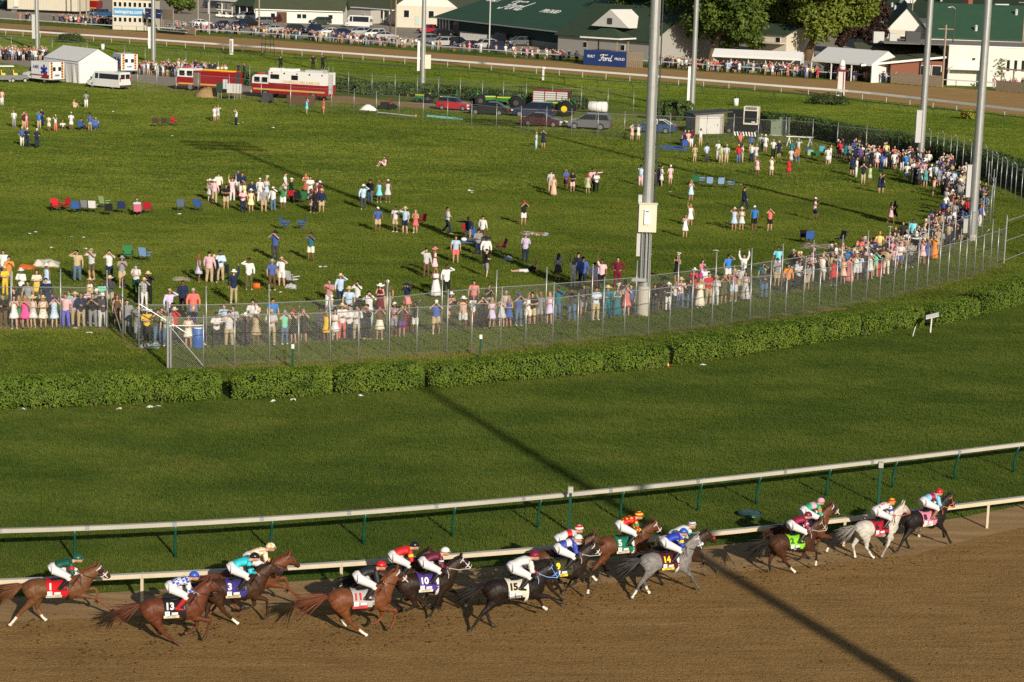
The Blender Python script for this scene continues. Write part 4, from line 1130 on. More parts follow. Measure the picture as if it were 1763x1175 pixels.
for i, (ln, w, h, lab) in enumerate(HB): hedge('hedge', ln, w, h, 430, .05, lab, i + 1)
# far hedges
hedge('hedge', [(1292, 222), (1335, 226), (1372, 231), (1400, 236), (1500, 256), (1600, 274), (1690, 296), (1763, 322), (1850, 356)], 3.0, 1.9, 55, .14, 'long far hedge curving behind the back fence at the right', 21, M_LEAFFAR, 'far hedges', False)
hedge('hedge', [(372, 141), (440, 148), (560, 156), (620, 160)], 2.4, 1.6, 40, .17, 'far hedge behind the fire engines', 22, M_LEAFFAR, 'far hedges', False)
hedge('hedge', [(612, 162), (730, 166), (860, 178), (930, 184), (1010, 189)], 2.2, 1.5, 45, .18, 'tall far hedge behind the tractors', 23, M_LEAFFAR, 'far hedges', False)
hedge('hedge', [(1128, 206), (1160, 208), (1190, 208)], 3.2, 2.2, 60, .15, 'bright hedge behind the blue muscle car', 24, M_LEAFFAR, 'far hedges', False)

def bush(px, py, rx, ry, h, label, seed, lm, ls=.12, n=900, name='bush'):
    q = random.Random(seed); r = empty(name, G(px, py)); tag(r, label, 'bush')
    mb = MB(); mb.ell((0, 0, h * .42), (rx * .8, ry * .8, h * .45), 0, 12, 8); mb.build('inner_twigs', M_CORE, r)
    mb = MB()
    for k in range(n):
        d = Vector((q.gauss(0, 1), q.gauss(0, 1), abs(q.gauss(0, 1)) + .02)).normalized()
        b = 1 + .15 * mnoise.noise(d * 2.5 + Vector((seed, 0, 0)))
        leafquad(mb, Vector((d.x * rx * b, d.y * ry * b, d.z * h * b * .97 + .05)), d, ls, q)
    mb.build('leaves', lm, r, fix=False)
    return r
bush(121, 74, 2.5, 1.4, 1.7, 'round bush by the white far rail at the left', 31, M_LEAFFAR)
bush(1425, 181, 2.7, 1.2, 1.5, 'low wide bush behind the red striped marker pole', 32, M_LEAFFAR)
M_YLEAF = leaf_mat('yellow_leaf', (.16, .15, .01), (.30, .26, .015), (.40, .34, .03), 1.5)
bush(1665, 206, .85, .8, 1.25, 'small yellow bush on the far grass', 33, M_YLEAF, .1, 500)

# ================= GRASS BLADES =================
def grass_tuft(name, n, spread, hgt, wid, seed, m):
    q = random.Random(seed); mb = MB()
    for k in range(n):
        a = q.uniform(0, 6.28); rr = spread * math.sqrt(q.random()); p = Vector((rr * math.cos(a), rr * math.sin(a), 0))
        t = q.uniform(0, 6.28); d = Vector((math.cos(t), math.sin(t), 0)); l = Vector((q.uniform(-.5, .5), q.uniform(-.5, .5), 0)) * hgt
        h = hgt * q.uniform(.5, 1.1); w = wid * q.uniform(.7, 1.3)
        mb.add((p - d * w, p + d * w, p + l * .4 + d * w * .7 + Vector((0, 0, h * .6)), p + l * .4 - d * w * .7 + Vector((0, 0, h * .6)), p + l + Vector((0, 0, h))), ((0, 1, 2, 3), (3, 2, 4)))
    return bpy.data.objects.new(name, mb.mesh(name, m, fix=False))

def scatter(name, me, tuft, density, label, seed, smin=.7, smax=1.3):
    o = link(name, me); o['kind'] = 'stuff'; o['label'] = label; o['category'] = 'grass'
    g = bpy.data.node_groups.new(name, 'GeometryNodeTree')
    g.interface.new_socket('Geometry', in_out='INPUT', socket_type='NodeSocketGeometry')
    g.interface.new_socket('Geometry', in_out='OUTPUT', socket_type='NodeSocketGeometry')
    gi, go = g.nodes.new('NodeGroupInput'), g.nodes.new('NodeGroupOutput')
    dp = g.nodes.new('GeometryNodeDistributePointsOnFaces'); dp.inputs['Density'].default_value = density; dp.inputs['Seed'].default_value = seed
    oi = g.nodes.new('GeometryNodeObjectInfo'); oi.inputs['Object'].default_value = tuft
    ip = g.nodes.new('GeometryNodeInstanceOnPoints')
    rv = g.nodes.new('FunctionNodeRandomValue'); rv.data_type = 'FLOAT_VECTOR'; rv.inputs[0].default_value = (0, 0, 0); rv.inputs[1].default_value = (.2, .2, 6.28)
    rs = g.nodes.new('FunctionNodeRandomValue'); rs.data_type = 'FLOAT'; rs.inputs[2].default_value = smin; rs.inputs[3].default_value = smax
    g.links.new(gi.outputs[0], dp.inputs['Mesh']); g.links.new(dp.outputs['Points'], ip.inputs['Points'])
    g.links.new(oi.outputs['Geometry'], ip.inputs['Instance']); g.links.new(rv.outputs[0], ip.inputs['Rotation']); g.links.new(rs.outputs[1], ip.inputs['Scale'])
    g.links.new(ip.outputs[0], go.inputs[0])
    md = o.modifiers.new('scatter', 'NODES'); md.node_group = g
    return o

def area_mesh(name, top, bot, z, n=30):
    def samp(pl, x):
        for i in range(len(pl) - 1):
            if x <= pl[i + 1][0] or i == len(pl) - 2:
                a, b = pl[i], pl[i + 1]; u = (x - a[0]) / (b[0] - a[0]); return G(x, a[1] + (b[1] - a[1]) * u)
    mb = MB(); vs = []; fs = []
    x0, x1 = top[0][0], top[-1][0]
    for k in range(n + 1):
        x = x0 + (x1 - x0) * k / n
        a, b = samp(top, x), samp(bot, x); vs += [(a.x, a.y, z), (b.x, b.y, z)]
    for k in range(n): fs.append((2 * k, 2 * k + 1, 2 * k + 3, 2 * k + 2))
    mb.add(vs, fs)
    me = mb.mesh(name, M_TURF)
    return me
t1 = grass_tuft('turf_blades', 26, .14, .075, .006, 1, M_TURF)
t2 = grass_tuft('infield_blades', 34, .26, .085, .011, 2, M_GRASS)
t4 = grass_tuft('far_turf_blades', 30, .5, .08, .03, 4, M_FTURF)
t3 = grass_tuft('far_blades', 34, .5, .09, .024, 3, M_GRASS)
HFa = [(-60, 702), (380, 684), (720, 668), (1145, 634), (1450, 585), (1600, 560), (1820, 495)]
EDa = [(-60, 1032), (150, 1020), (510, 999), (960, 966), (1320, 929), (1640, 893), (1820, 860)]
scatter('turf_course_grass', area_mesh('turf_course_grass', HFa, EDa, .006), t1, 36, 'short green grass of the turf course between hedge and dirt', 1)
scatter('infield_grass', area_mesh('infield_grass', [(-60, 330), (900, 330), (1820, 330)], [(-60, 690), (380, 672), (720, 656), (1145, 622), (1450, 575), (1600, 548), (1820, 485)], .002), t2, 15, 'grass of the near infield around the spectators', 2)
scatter('far_turf_grass', area_mesh('far_turf_grass', [(-60, 56), (450, 90), (890, 123), (1330, 157), (1800, 204)], [(-60, 92), (420, 138), (640, 156), (900, 174), (1200, 198), (1420, 226), (1530, 248), (1640, 272), (1800, 322)], .004), t4, 3.2, 'bright grass of the far turf course', 5)
scatter('far_infield_grass', area_mesh('far_infield_grass', [(-60, 100), (400, 165), (900, 200), (1820, 225)], [(-60, 332), (900, 332), (1820, 332)], .002), t3, 4.5, 'grass of the far infield', 3)
# ================= PEOPLE =================
def obj_color_mat(name, kind='plain', rough=.85):
    t = NT(name); oi = t.new('ShaderNodeObjectInfo'); o = t.obj(); c = oi.outputs['Color']
    w = t.ramp(t.noise(o, 9, 3), ((.3, (.84, .84, .84)), (.7, (1.12, 1.12, 1.12))))
    if kind == 'floral':
        k = t.new('ShaderNodeTexVoronoi'); k.inputs['Scale'].default_value = 11; t.l(o, k.inputs[0])
        f = t.math('LESS_THAN', k.outputs[0], .34)
        hue = t.new('ShaderNodeHueSaturation'); hue.inputs['Hue'].default_value = .62; hue.inputs['Saturation'].default_value = 1.5; hue.inputs['Value'].default_value = .55; t.l(c, hue.inputs['Color'])
        c = t.mix(f, c, t.mix(.5, hue.outputs[0], (.35, .05, .08)))
    elif kind == 'plaid':
        sp = t.new('ShaderNodeSeparateXYZ'); t.l(o, sp.inputs[0])
        a = t.math('LESS_THAN', t.math('FRACT', t.math('MULTIPLY', sp.outputs[0], 9)), .4); b = t.math('LESS_THAN', t.math('FRACT', t.math('MULTIPLY', sp.outputs[2], 9)), .4)
        c = t.mix(t.math('MULTIPLY', t.math('ADD', a, b), .42), c, (.07, .05, .07))
    c = t.mix(1.0, c, w, 'MULTIPLY')
    t.bump(t.noise(o, 12, 3), .4, .03)
    return t.base(c, rough, .15)
M_CLOTH = obj_color_mat('cloth'); M_FLORAL = obj_color_mat('floral_cloth', 'floral'); M_PLAID = obj_color_mat('plaid_cloth', 'plaid')
M_HAIRO = obj_color_mat('hair', 'plain', .5); M_SKINO = obj_color_mat('skin_tone', 'plain', .55)
CL = dict(wh=((.70, .69, .68), 'white'), of=((.72, .66, .53), 'cream'), bk=((.018, .018, .02), 'black'), nv=((.02, .028, .07), 'navy'), bl=((.07, .12, .36), 'blue'), bb=((.04, .20, .58), 'bright blue'), lb=((.45, .58, .74), 'light blue'), sk=((.20, .62, .72), 'aqua'), tl=((.02, .17, .22), 'teal'), gn=((.05, .22, .08), 'green'), dg=((.012, .05, .035), 'dark green'), mt=((.20, .60, .42), 'mint green'), lm=((.42, .50, .28), 'pale green'), ol=((.10, .095, .04), 'olive'), rd=((.55, .03, .04), 'red'), mr=((.14, .015, .03), 'maroon'), ro=((.62, .24, .23), 'rose'), pk=((.78, .48, .52), 'pink'), hp=((.80, .09, .28), 'hot pink'), mg=((.62, .02, .38), 'magenta'), co=((.72, .17, .15), 'coral'), pc=((.74, .45, .34), 'peach'), oo=((.75, .26, .04), 'orange'), ru=((.36, .12, .06), 'rust'), yl=((.70, .46, .05), 'yellow'), ly=((.78, .70, .38), 'pale yellow'), tn=((.46, .36, .22), 'tan'), br=((.13, .075, .04), 'brown'), gy=((.26, .27, .28), 'grey'), lg=((.52, .52, .52), 'light grey'), cg=((.06, .06, .065), 'charcoal'), pu=((.16, .07, .26), 'purple'), vi=((.12, .13, .52), 'violet blue'), lv=((.55, .48, .66), 'lavender'), dn=((.10, .16, .26), 'denim'))
ARMS = { # (elbow, wrist) for the person's left (+x); mirrored for the right; None = use hanging
 'dn': ((.27, -.01, 1.15), (.275, -.10, .90)),
 'sh': ((.37, -.16, 1.47), (.13, -.19, 1.63)),
 'bo': ((.30, -.22, 1.36), (.085, -.235, 1.58)),
 'ph': ((.25, -.14, 1.19), (.085, -.32, 1.40)),
 'fo': ((.27, -.03, 1.16), (.05, -.21, 1.16)),
 'up': ((.27, -.03, 1.70), (.25, -.06, 1.97)),
 'pt': ((.46, -.06, 1.42), (.73, -.08, 1.46)),
 'hi': ((.38, .06, 1.20), (.19, -.06, 1.04)),
}
ARMPOSE = dict(idle=('dn', 'dn'), shR=('sh', 'dn'), shL=('dn', 'sh'), both=('bo', 'bo'), phone=('ph', 'ph'), fold=('fo', 'fo'), up1=('up', 'dn'), upL=('dn', 'up'), up2=('up', 'up'), ptL=('dn', 'pt'), ptR=('pt', 'dn'), hips=('hi', 'hi'), drink=('dn', 'fo'))  # (right -x, left +x)
LEGS = {
 'st': (((-.10, .0, .90), (-.115, -.03, .50), (-.125, .02, .085)), ((.10, 0, .90), (.12, -.03, .50), (.14, .02, .085))),
 'wa': (((-.10, 0, .90), (-.11, -.20, .53), (-.12, -.26, .085)), ((.10, 0, .90), (.11, .04, .50), (.12, .32, .13))),
 'ru': (((-.10, 0, .90), (-.11, -.30, .62), (-.12, -.12, .26)), ((.10, 0, .90), (.11, .02, .50), (.12, .36, .16))),
}
def shoulder(s): return Vector((s * .185, .01, 1.42))
def body_mesh(arm, leg):
    mb = MB()
    mb.tube([(0, .01, .86), (0, .01, .95), (0, 0, 1.08), (0, 0, 1.25), (0, .01, 1.38), (0, .015, 1.45)], [(.13, .10), (.16, .115), (.135, .095), (.155, .11), (.16, .10), (.08, .06)], 14, side=(1, 0, 0))
    mb.tube([(0, .012, 1.42), (0, .0, 1.54)], [.058, .054], 10)
    for s, an in ((-1, ARMPOSE[arm][0]), (1, ARMPOSE[arm][1])):
        e, w = ARMS[an]; e = Vector((e[0] * s, e[1], e[2])); w = Vector((w[0] * s, w[1], w[2]))
        mb.tube([Vector((s * .11, .01, 1.42)), shoulder(s), shoulder(s).lerp(e, .5), e, e.lerp(w, .35), w], [.05, .056, .048, .04, .042, .028], 10)
    for h, k, a in LEGS[leg]:
        h, k, a = Vector(h), Vector(k), Vector(a)
        mb.tube([h, h.lerp(k, .5), k, k.lerp(a, .35), a], [.095, .08, .056, .058, .036], 10)
        f = Vector((0, -1, 0)); 
        mb.tube([a + Vector((0, .05, -.045)), a + Vector((0, -.04, -.04)), a + Vector((0, -.17, -.06))], [(.034, .03), (.04, .035), (.038, .02)], 10, side=(1, 0, 0))
    hc = Vector((0, -.015, 1.635))
    mb.ell(hc, (.074, .092, .115), 0, 14, 10); mb.ell(hc + Vector((0, -.05, -.075)), (.045, .04, .04))
    out = organic(mb, 'person', [M_SKINO], .021, 2)
    f = MB()
    for s, an in ((-1, ARMPOSE[arm][0]), (1, ARMPOSE[arm][1])):
        e, w = ARMS[an]; e = Vector((e[0] * s, e[1], e[2])); w = Vector((w[0] * s, w[1], w[2]))
        hand_mesh(f, w, w - e, (-s * .6, .3, -.5) if an in ('sh', 'bo') else (-s, 0, -.2), .0095, .35 if an in ('sh', 'up', 'pt') else .75, 0, s)
    f.tube([hc + Vector((0, -.085, .015)), hc + Vector((0, -.115, -.025))], [.011, .02], 8)
    for s in (-1, 1):
        f.ell(hc + Vector((s * .032, -.084, .012)), (.013, .008, .008), 1, 8, 6)
        f.ell(hc + Vector((s * .076, .005, -.005)), (.012, .022, .032), 0, 8, 6)
    f.box(hc + Vector((0, -.088, -.055)), (.046, .012, .009), 2)
    fm = f.mesh('hands', [M_SKINO], True)
    bm = bmesh.new(); bm.from_mesh(out); bm.from_mesh(fm); bm.to_mesh(out); bm.free()
    out.materials.clear()
    for m in (M_SKINO, M_LASH, M_LIP): out.materials.append(m)
    bpy.data.meshes.remove(fm)
    return out
def top_mesh(arm, long):
    mb = MB(); e0 = .016 if not long else .022
    mb.tube([(0, .01, .87 if not long else .82), (0, .01, .95), (0, 0, 1.08), (0, 0, 1.25), (0, .01, 1.38), (0, .015, 1.47)], [(.155 + e0, .115 + e0), (.16 + e0, .118 + e0), (.145 + e0, .10 + e0), (.16 + e0, .115 + e0), (.165 + e0, .105 + e0), (.07 + e0, .06)], 14, side=(1, 0, 0))
    for s, an in ((-1, ARMPOSE[arm][0]), (1, ARMPOSE[arm][1])):
        e, w = ARMS[an]; e = Vector((e[0] * s, e[1], e[2])); w = Vector((w[0] * s, w[1], w[2]))
        if long: mb.tube([Vector((s * .1, .01, 1.42)), shoulder(s), shoulder(s).lerp(e, .5), e, w.lerp(e, .06)], [.065, .075, .066, .056, .044], 10)
        else: mb.tube([Vector((s * .1, .01, 1.42)), shoulder(s), shoulder(s).lerp(e, .72)], [.065, .073, .070], 10)
    return organic(mb, 'shirt', [M_CLOTH], .022, 2)
def bottom_mesh(kind, leg):
    mb = MB()
    mb.tube([(0, .01, .84), (0, .01, .95), (0, .005, 1.02)], [(.15, .12), (.172, .128), (.155, .115)], 14, side=(1, 0, 0))
    for h, k, a in LEGS[leg]:
        h, k, a = Vector(h), Vector(k), Vector(a)
        if kind == 't': mb.tube([h, h.lerp(k, .5), k, k.lerp(a, .5), a + Vector((0, 0, .0))], [.112, .097, .078, .072, .066], 10)
        else: mb.tube([h, h.lerp(k, .5), h.lerp(k, .92)], [.112, .104, .098], 10)
    return organic(mb, 'trousers' if kind == 't' else 'shorts', [M_CLOTH], .022, 2)
def skirt_mesh(kind):
    """dress: bodice and flared skirt, gathered into folds"""
    z1 = {'d': .58, 'D': .16, 'k': .55}[kind]; mb = MB(); n = 28; rings = []
    prof = [(1.42, .125, .075), (1.38, .165, .105), (1.25, .176, .13), (1.08, .150, .112), (1.0, .172, .132), (.88, .196, .155)] if kind != 'k' else [(1.06, .152, .115), (.98, .178, .135), (.88, .198, .157)]
    fl = .10 if kind != 'D' else .14
    for t in (.35, .7, 1.0): prof.append((lerp(.88, z1, t), .196 + fl * t, .155 + fl * t))
    vs = []
    for z, a, b in prof:
        k = max(0, (.95 - z)) * .10
        for i in range(n):
            th = 2 * math.pi * i / n; w = 1 + k * math.sin(th * 7 + z * 2)
            vs.append((a * w * math.cos(th), .005 + b * w * math.sin(th), z + (.015 * math.sin(th * 5) if z == prof[-1][0] else 0)))
    fs = []
    for j in range(len(prof) - 1):
        for i in range(n): fs.append((j * n + i, j * n + (i + 1) % n, (j + 1) * n + (i + 1) % n, (j + 1) * n + i))
    fs.append(tuple(range(n))); fs.append(tuple(reversed(range((len(prof) - 1) * n, len(prof) * n))))
    mb.add(vs, fs)
    if kind != 'k':
        for s in (-1, 1): mb.tube([(s * .09, -.06, 1.38), (s * .10, 0, 1.475), (s * .09, .07, 1.39)], .02, 6)
    return mb.mesh('dress', [M_CLOTH], True)
HC = Vector((0, -.015, 1.635))
def hair_mesh(long):
    mb = MB(); mb.ell(HC + Vector((0, .018, .03)), (.088, .098, .105), 0, 14, 9, zmin=-.35)
    if long:
        mb.tube([(0, .06, 1.66), (0, .085, 1.52), (0, .10, 1.36), (0, .10, 1.24)], [(.085, .05), (.095, .045), (.10, .035), (.05, .02)], 12, side=(1, 0, 0))
        for s in (-1, 1): mb.tube([(s * .075, .01, 1.66), (s * .09, .0, 1.53), (s * .10, -.03, 1.38)], [.03, .035, .02], 8)
    return mb.mesh('hair', [M_HAIRO], True)
def hat_mesh(kind):
    mb = MB(); c = HC + Vector((0, .01, .05))
    if kind == 'cap':
        mb.ell(c + Vector((0, 0, .0)), (.096, .108, .095), 0, 14, 8, zmin=-.1)
        mb.tube([c + Vector((0, -.07, .0)), c + Vector((0, -.14, -.005)), c + Vector((0, -.185, -.025))], [(.085, .010), (.075, .009), (.045, .006)], 12, side=(1, 0, 0))
    elif kind == 'brim':
        mb.tube([c + Vector((0, 0, -.012)), c + Vector((0, 0, .05)), c + Vector((0, .005, .105))], [(.092, .104), (.088, .10), (.07, .08)], 16, side=(1, 0, 0))
        vs = []; n = 24
        for r, dz in ((.088, .0), (.14, .002), (.185, -.012)):
            for i in range(n):
                a = 2 * math.pi * i / n; vs.append(c + Vector((r * math.cos(a), r * 1.08 * math.sin(a), dz + .012 * math.sin(a * 2))))
        for r, dz in ((.185, -.02), (.088, -.012)):
            for i in range(n):
                a = 2 * math.pi * i / n; vs.append(c + Vector((r * math.cos(a), r * 1.08 * math.sin(a), dz + .012 * math.sin(a * 2))))
        mb.add(vs, [(j * n + i, j * n + (i + 1) % n, (j + 1) * n + (i + 1) % n, (j + 1) * n + i) for j in range(4) for i in range(n)])
    elif kind == 'wide':
        mb.tube([c + Vector((0, 0, -.01)), c + Vector((0, 0, .06)), c + Vector((0, .0, .10))], [(.092, .104), (.086, .098), (.06, .07)], 16, side=(1, 0, 0))
        vs = []; n = 28
        for r, dz in ((.09, .0), (.20, .01), (.285, -.02), (.285, -.032), (.09, -.012)):
            for i in range(n):
                a = 2 * math.pi * i / n; vs.append(c + Vector((r * math.cos(a), r * math.sin(a), dz + .03 * math.sin(a * 3 + 1) * (r > .1))))
        mb.add(vs, [(j * n + i, j * n + (i + 1) % n, (j + 1) * n + (i + 1) % n, (j + 1) * n + i) for j in range(4) for i in range(n)])
    else:
        q = random.Random(5)
        mb.ell(c + Vector((.05, 0, .06)), (.10, .09, .03), 0, 12, 6)
        for k in range(9):
            a = q.uniform(0, 6.28); p = c + Vector((.06, 0, .07)); e = p + Vector((.16 * math.cos(a), .12 * math.sin(a), q.uniform(.05, .2)))
            mb.tube([p, p.lerp(e, .5) + Vector((0, 0, .05)), e], [.012, .022, .006], 5)
    return mb.mesh('hat', [M_CLOTH], True)
def shoe_mesh(leg, i):
    h, k, a = LEGS[leg][i]; a = Vector(a); mb = MB()
    mb.tube([a + Vector((0, .065, -.05)), a + Vector((0, .02, -.042)), a + Vector((0, -.08, -.045)), a + Vector((0, -.18, -.062))], [(.034, .032), (.046, .04), (.05, .036), (.036, .02)], 10, side=(1, 0, 0))
    return mb.mesh('shoe', [M_CLOTH], True)
PM = {}
def pm(key, fn, *a):
    if key not in PM: PM[key] = fn(*a)
    return PM[key]
HEADS = dict(bk=('h', (.012, .009, .007), 'dark hair'), br=('h', (.06, .030, .014), 'brown hair'), bl=('h', (.36, .22, .09), 'blonde hair'), gr=('h', (.35, .34, .33), 'grey hair'), gi=('h', (.28, .07, .02), 'red hair'),
 st=('brim', (.62, .48, .26), 'straw hat'), sb=('wide', (.68, .52, .24), 'big straw hat'), wb=('wide', (.80, .79, .76), 'wide white hat'), ww=('brim', (.80, .79, .76), 'white brimmed hat'), nb=('wide', (.02, .028, .07), 'wide navy hat'), kb=('brim', (.02, .02, .02), 'black hat'), gb=('brim', (.33, .31, .28), 'grey hat'), pb=('wide', (.72, .24, .26), 'wide pink hat'), ub=('wide', (.10, .05, .22), 'wide purple hat'), rb=('brim', (.5, .06, .05), 'red hat'),
 cw=('cap', (.78, .77, .75), 'white cap'), cb=('cap', (.018, .018, .02), 'black cap'), cr=('cap', (.55, .03, .05), 'red cap'), cu=('cap', (.05, .10, .40), 'blue cap'), cy=('cap', (.65, .45, .08), 'yellow cap'), cg=('cap', (.03, .16, .09), 'green cap'), cp=('cap', (.75, .08, .32), 'pink cap'), ct=('cap', (.40, .34, .24), 'khaki cap'), fa=('fasc', (.72, .70, .66), 'pale fascinator'))
POSETXT = dict(idle='arms down', shR='one hand shading eyes', shL='a hand shading eyes', both='both hands at eyes', phone='phone held up', fold='hands together', up1='one arm raised', upL='an arm raised', up2='both arms raised', ptL='arm stretched sideways', ptR='arm stretched sideways', hips='hands on hips', drink='holding a drink')
SKINS = [(.52, .29, .20), (.58, .34, .24), (.46, .25, .17), (.60, .37, .28), (.20, .11, .07), (.50, .28, .19)]
PEOPLE = []
def person(p, G_, top, bot, head, pose, face='c', leg='st', where=None, z=0.0, rz=None, group='spectators on the infield'):
    q = random.Random(int(p.x * 37 + p.y * 101) & 0xffff)
    yaw = {'c': q.uniform(-.5, .5), 'b': math.pi + q.uniform(-.5, .5), 'r': math.pi / 2 + q.uniform(-.4, .4), 'l': -math.pi / 2 + q.uniform(-.4, .4)}[face] if rz is None else rz
    body = pm(('b', pose, leg), body_mesh, pose, leg)
    sc = q.uniform(.97, 1.06) if G_ == 'm' else q.uniform(.91, .99)
    r = link('person', body, None, (p.x, p.y, z), yaw); wx = sc * (q.uniform(.98, 1.16) if G_ == 'm' else q.uniform(.88, 1.0)); r.scale = (wx, wx, sc)
    r.color = (*q.choice(SKINS), 1)
    pat = M_CLOTH
    tcol, bcol = top, bot[2:] if len(bot) > 1 else top
    if tcol[0] == '*': pat = M_FLORAL; tcol = tcol[1:]
    elif tcol[0] == '#': pat = M_PLAID; tcol = tcol[1:]
    pname = {M_FLORAL: 'patterned ', M_PLAID: 'checked '}.get(pat, '')
    def put(name, me, c, m=None):
        o = link(name, me, r); k = q.uniform(.9, 1.1); o.color = (*[min(.85, x * k) for x in c], 1)
        if m: o.material_slots[0].link = 'OBJECT'; o.material_slots[0].material = m
        return o
    kind = bot[0]; tc = CL[tcol][0]
    if kind in 'dD':
        put('dress', pm(('s', kind), skirt_mesh, kind), tc, pat); cloth = '%s%s %sdress' % (pname, CL[tcol][1], 'long ' if kind == 'D' else '')
    else:
        long = tcol in ('nv', 'cg', 'dg') or (kind == 't' and q.random() < .55)
        if pose == 'both' and kind == 's': long = False
        put('jacket' if tcol in ('nv', 'cg', 'dg') and long else 'shirt', pm(('t', pose, long), top_mesh, pose, long), tc, pat)
        if kind == 'k': put('skirt', pm(('s', 'k'), skirt_mesh, 'k'), CL[bcol][0])
        else: put('trousers' if kind == 't' else 'shorts', pm(('l', kind, leg), bottom_mesh, kind, leg), CL[bcol][0])
        cloth = '%s%s %s and %s %s' % (pname, CL[tcol][1], 'jacket' if tcol in ('nv', 'cg', 'dg') and long else 'top', CL[bcol][1], {'t': 'trousers', 's': 'shorts', 'k': 'skirt'}[kind])
    hk, hcol, htxt = HEADS[head]
    longh = G_ == 'f'
    if hk == 'h': put('hair', pm(('h', longh), hair_mesh, longh), hcol, M_HAIRO)
    else:
        put('hair', pm(('h', longh), hair_mesh, longh), q.choice([(.012, .009, .007), (.06, .03, .014), (.3, .18, .08)]), M_HAIRO)
        put('hat', pm(('hat', hk), hat_mesh, hk), hcol)
    sh = q.choice([(.03, .02, .015), (.7, .7, .68), (.25, .15, .08), (.02, .02, .02)])
    for i in (0, 1): put('shoe', pm(('sh', leg, i), shoe_mesh, leg, i), sh)
    if kind in 'sdk' and q.random() < .0: pass
    PEOPLE.append((r, '%s in %s' % ('man' if G_ == 'm' else 'woman', cloth), htxt, POSETXT[pose] if leg == 'st' else {'wa': 'walking', 'ru': 'running'}[leg], face, where, group))
    return r

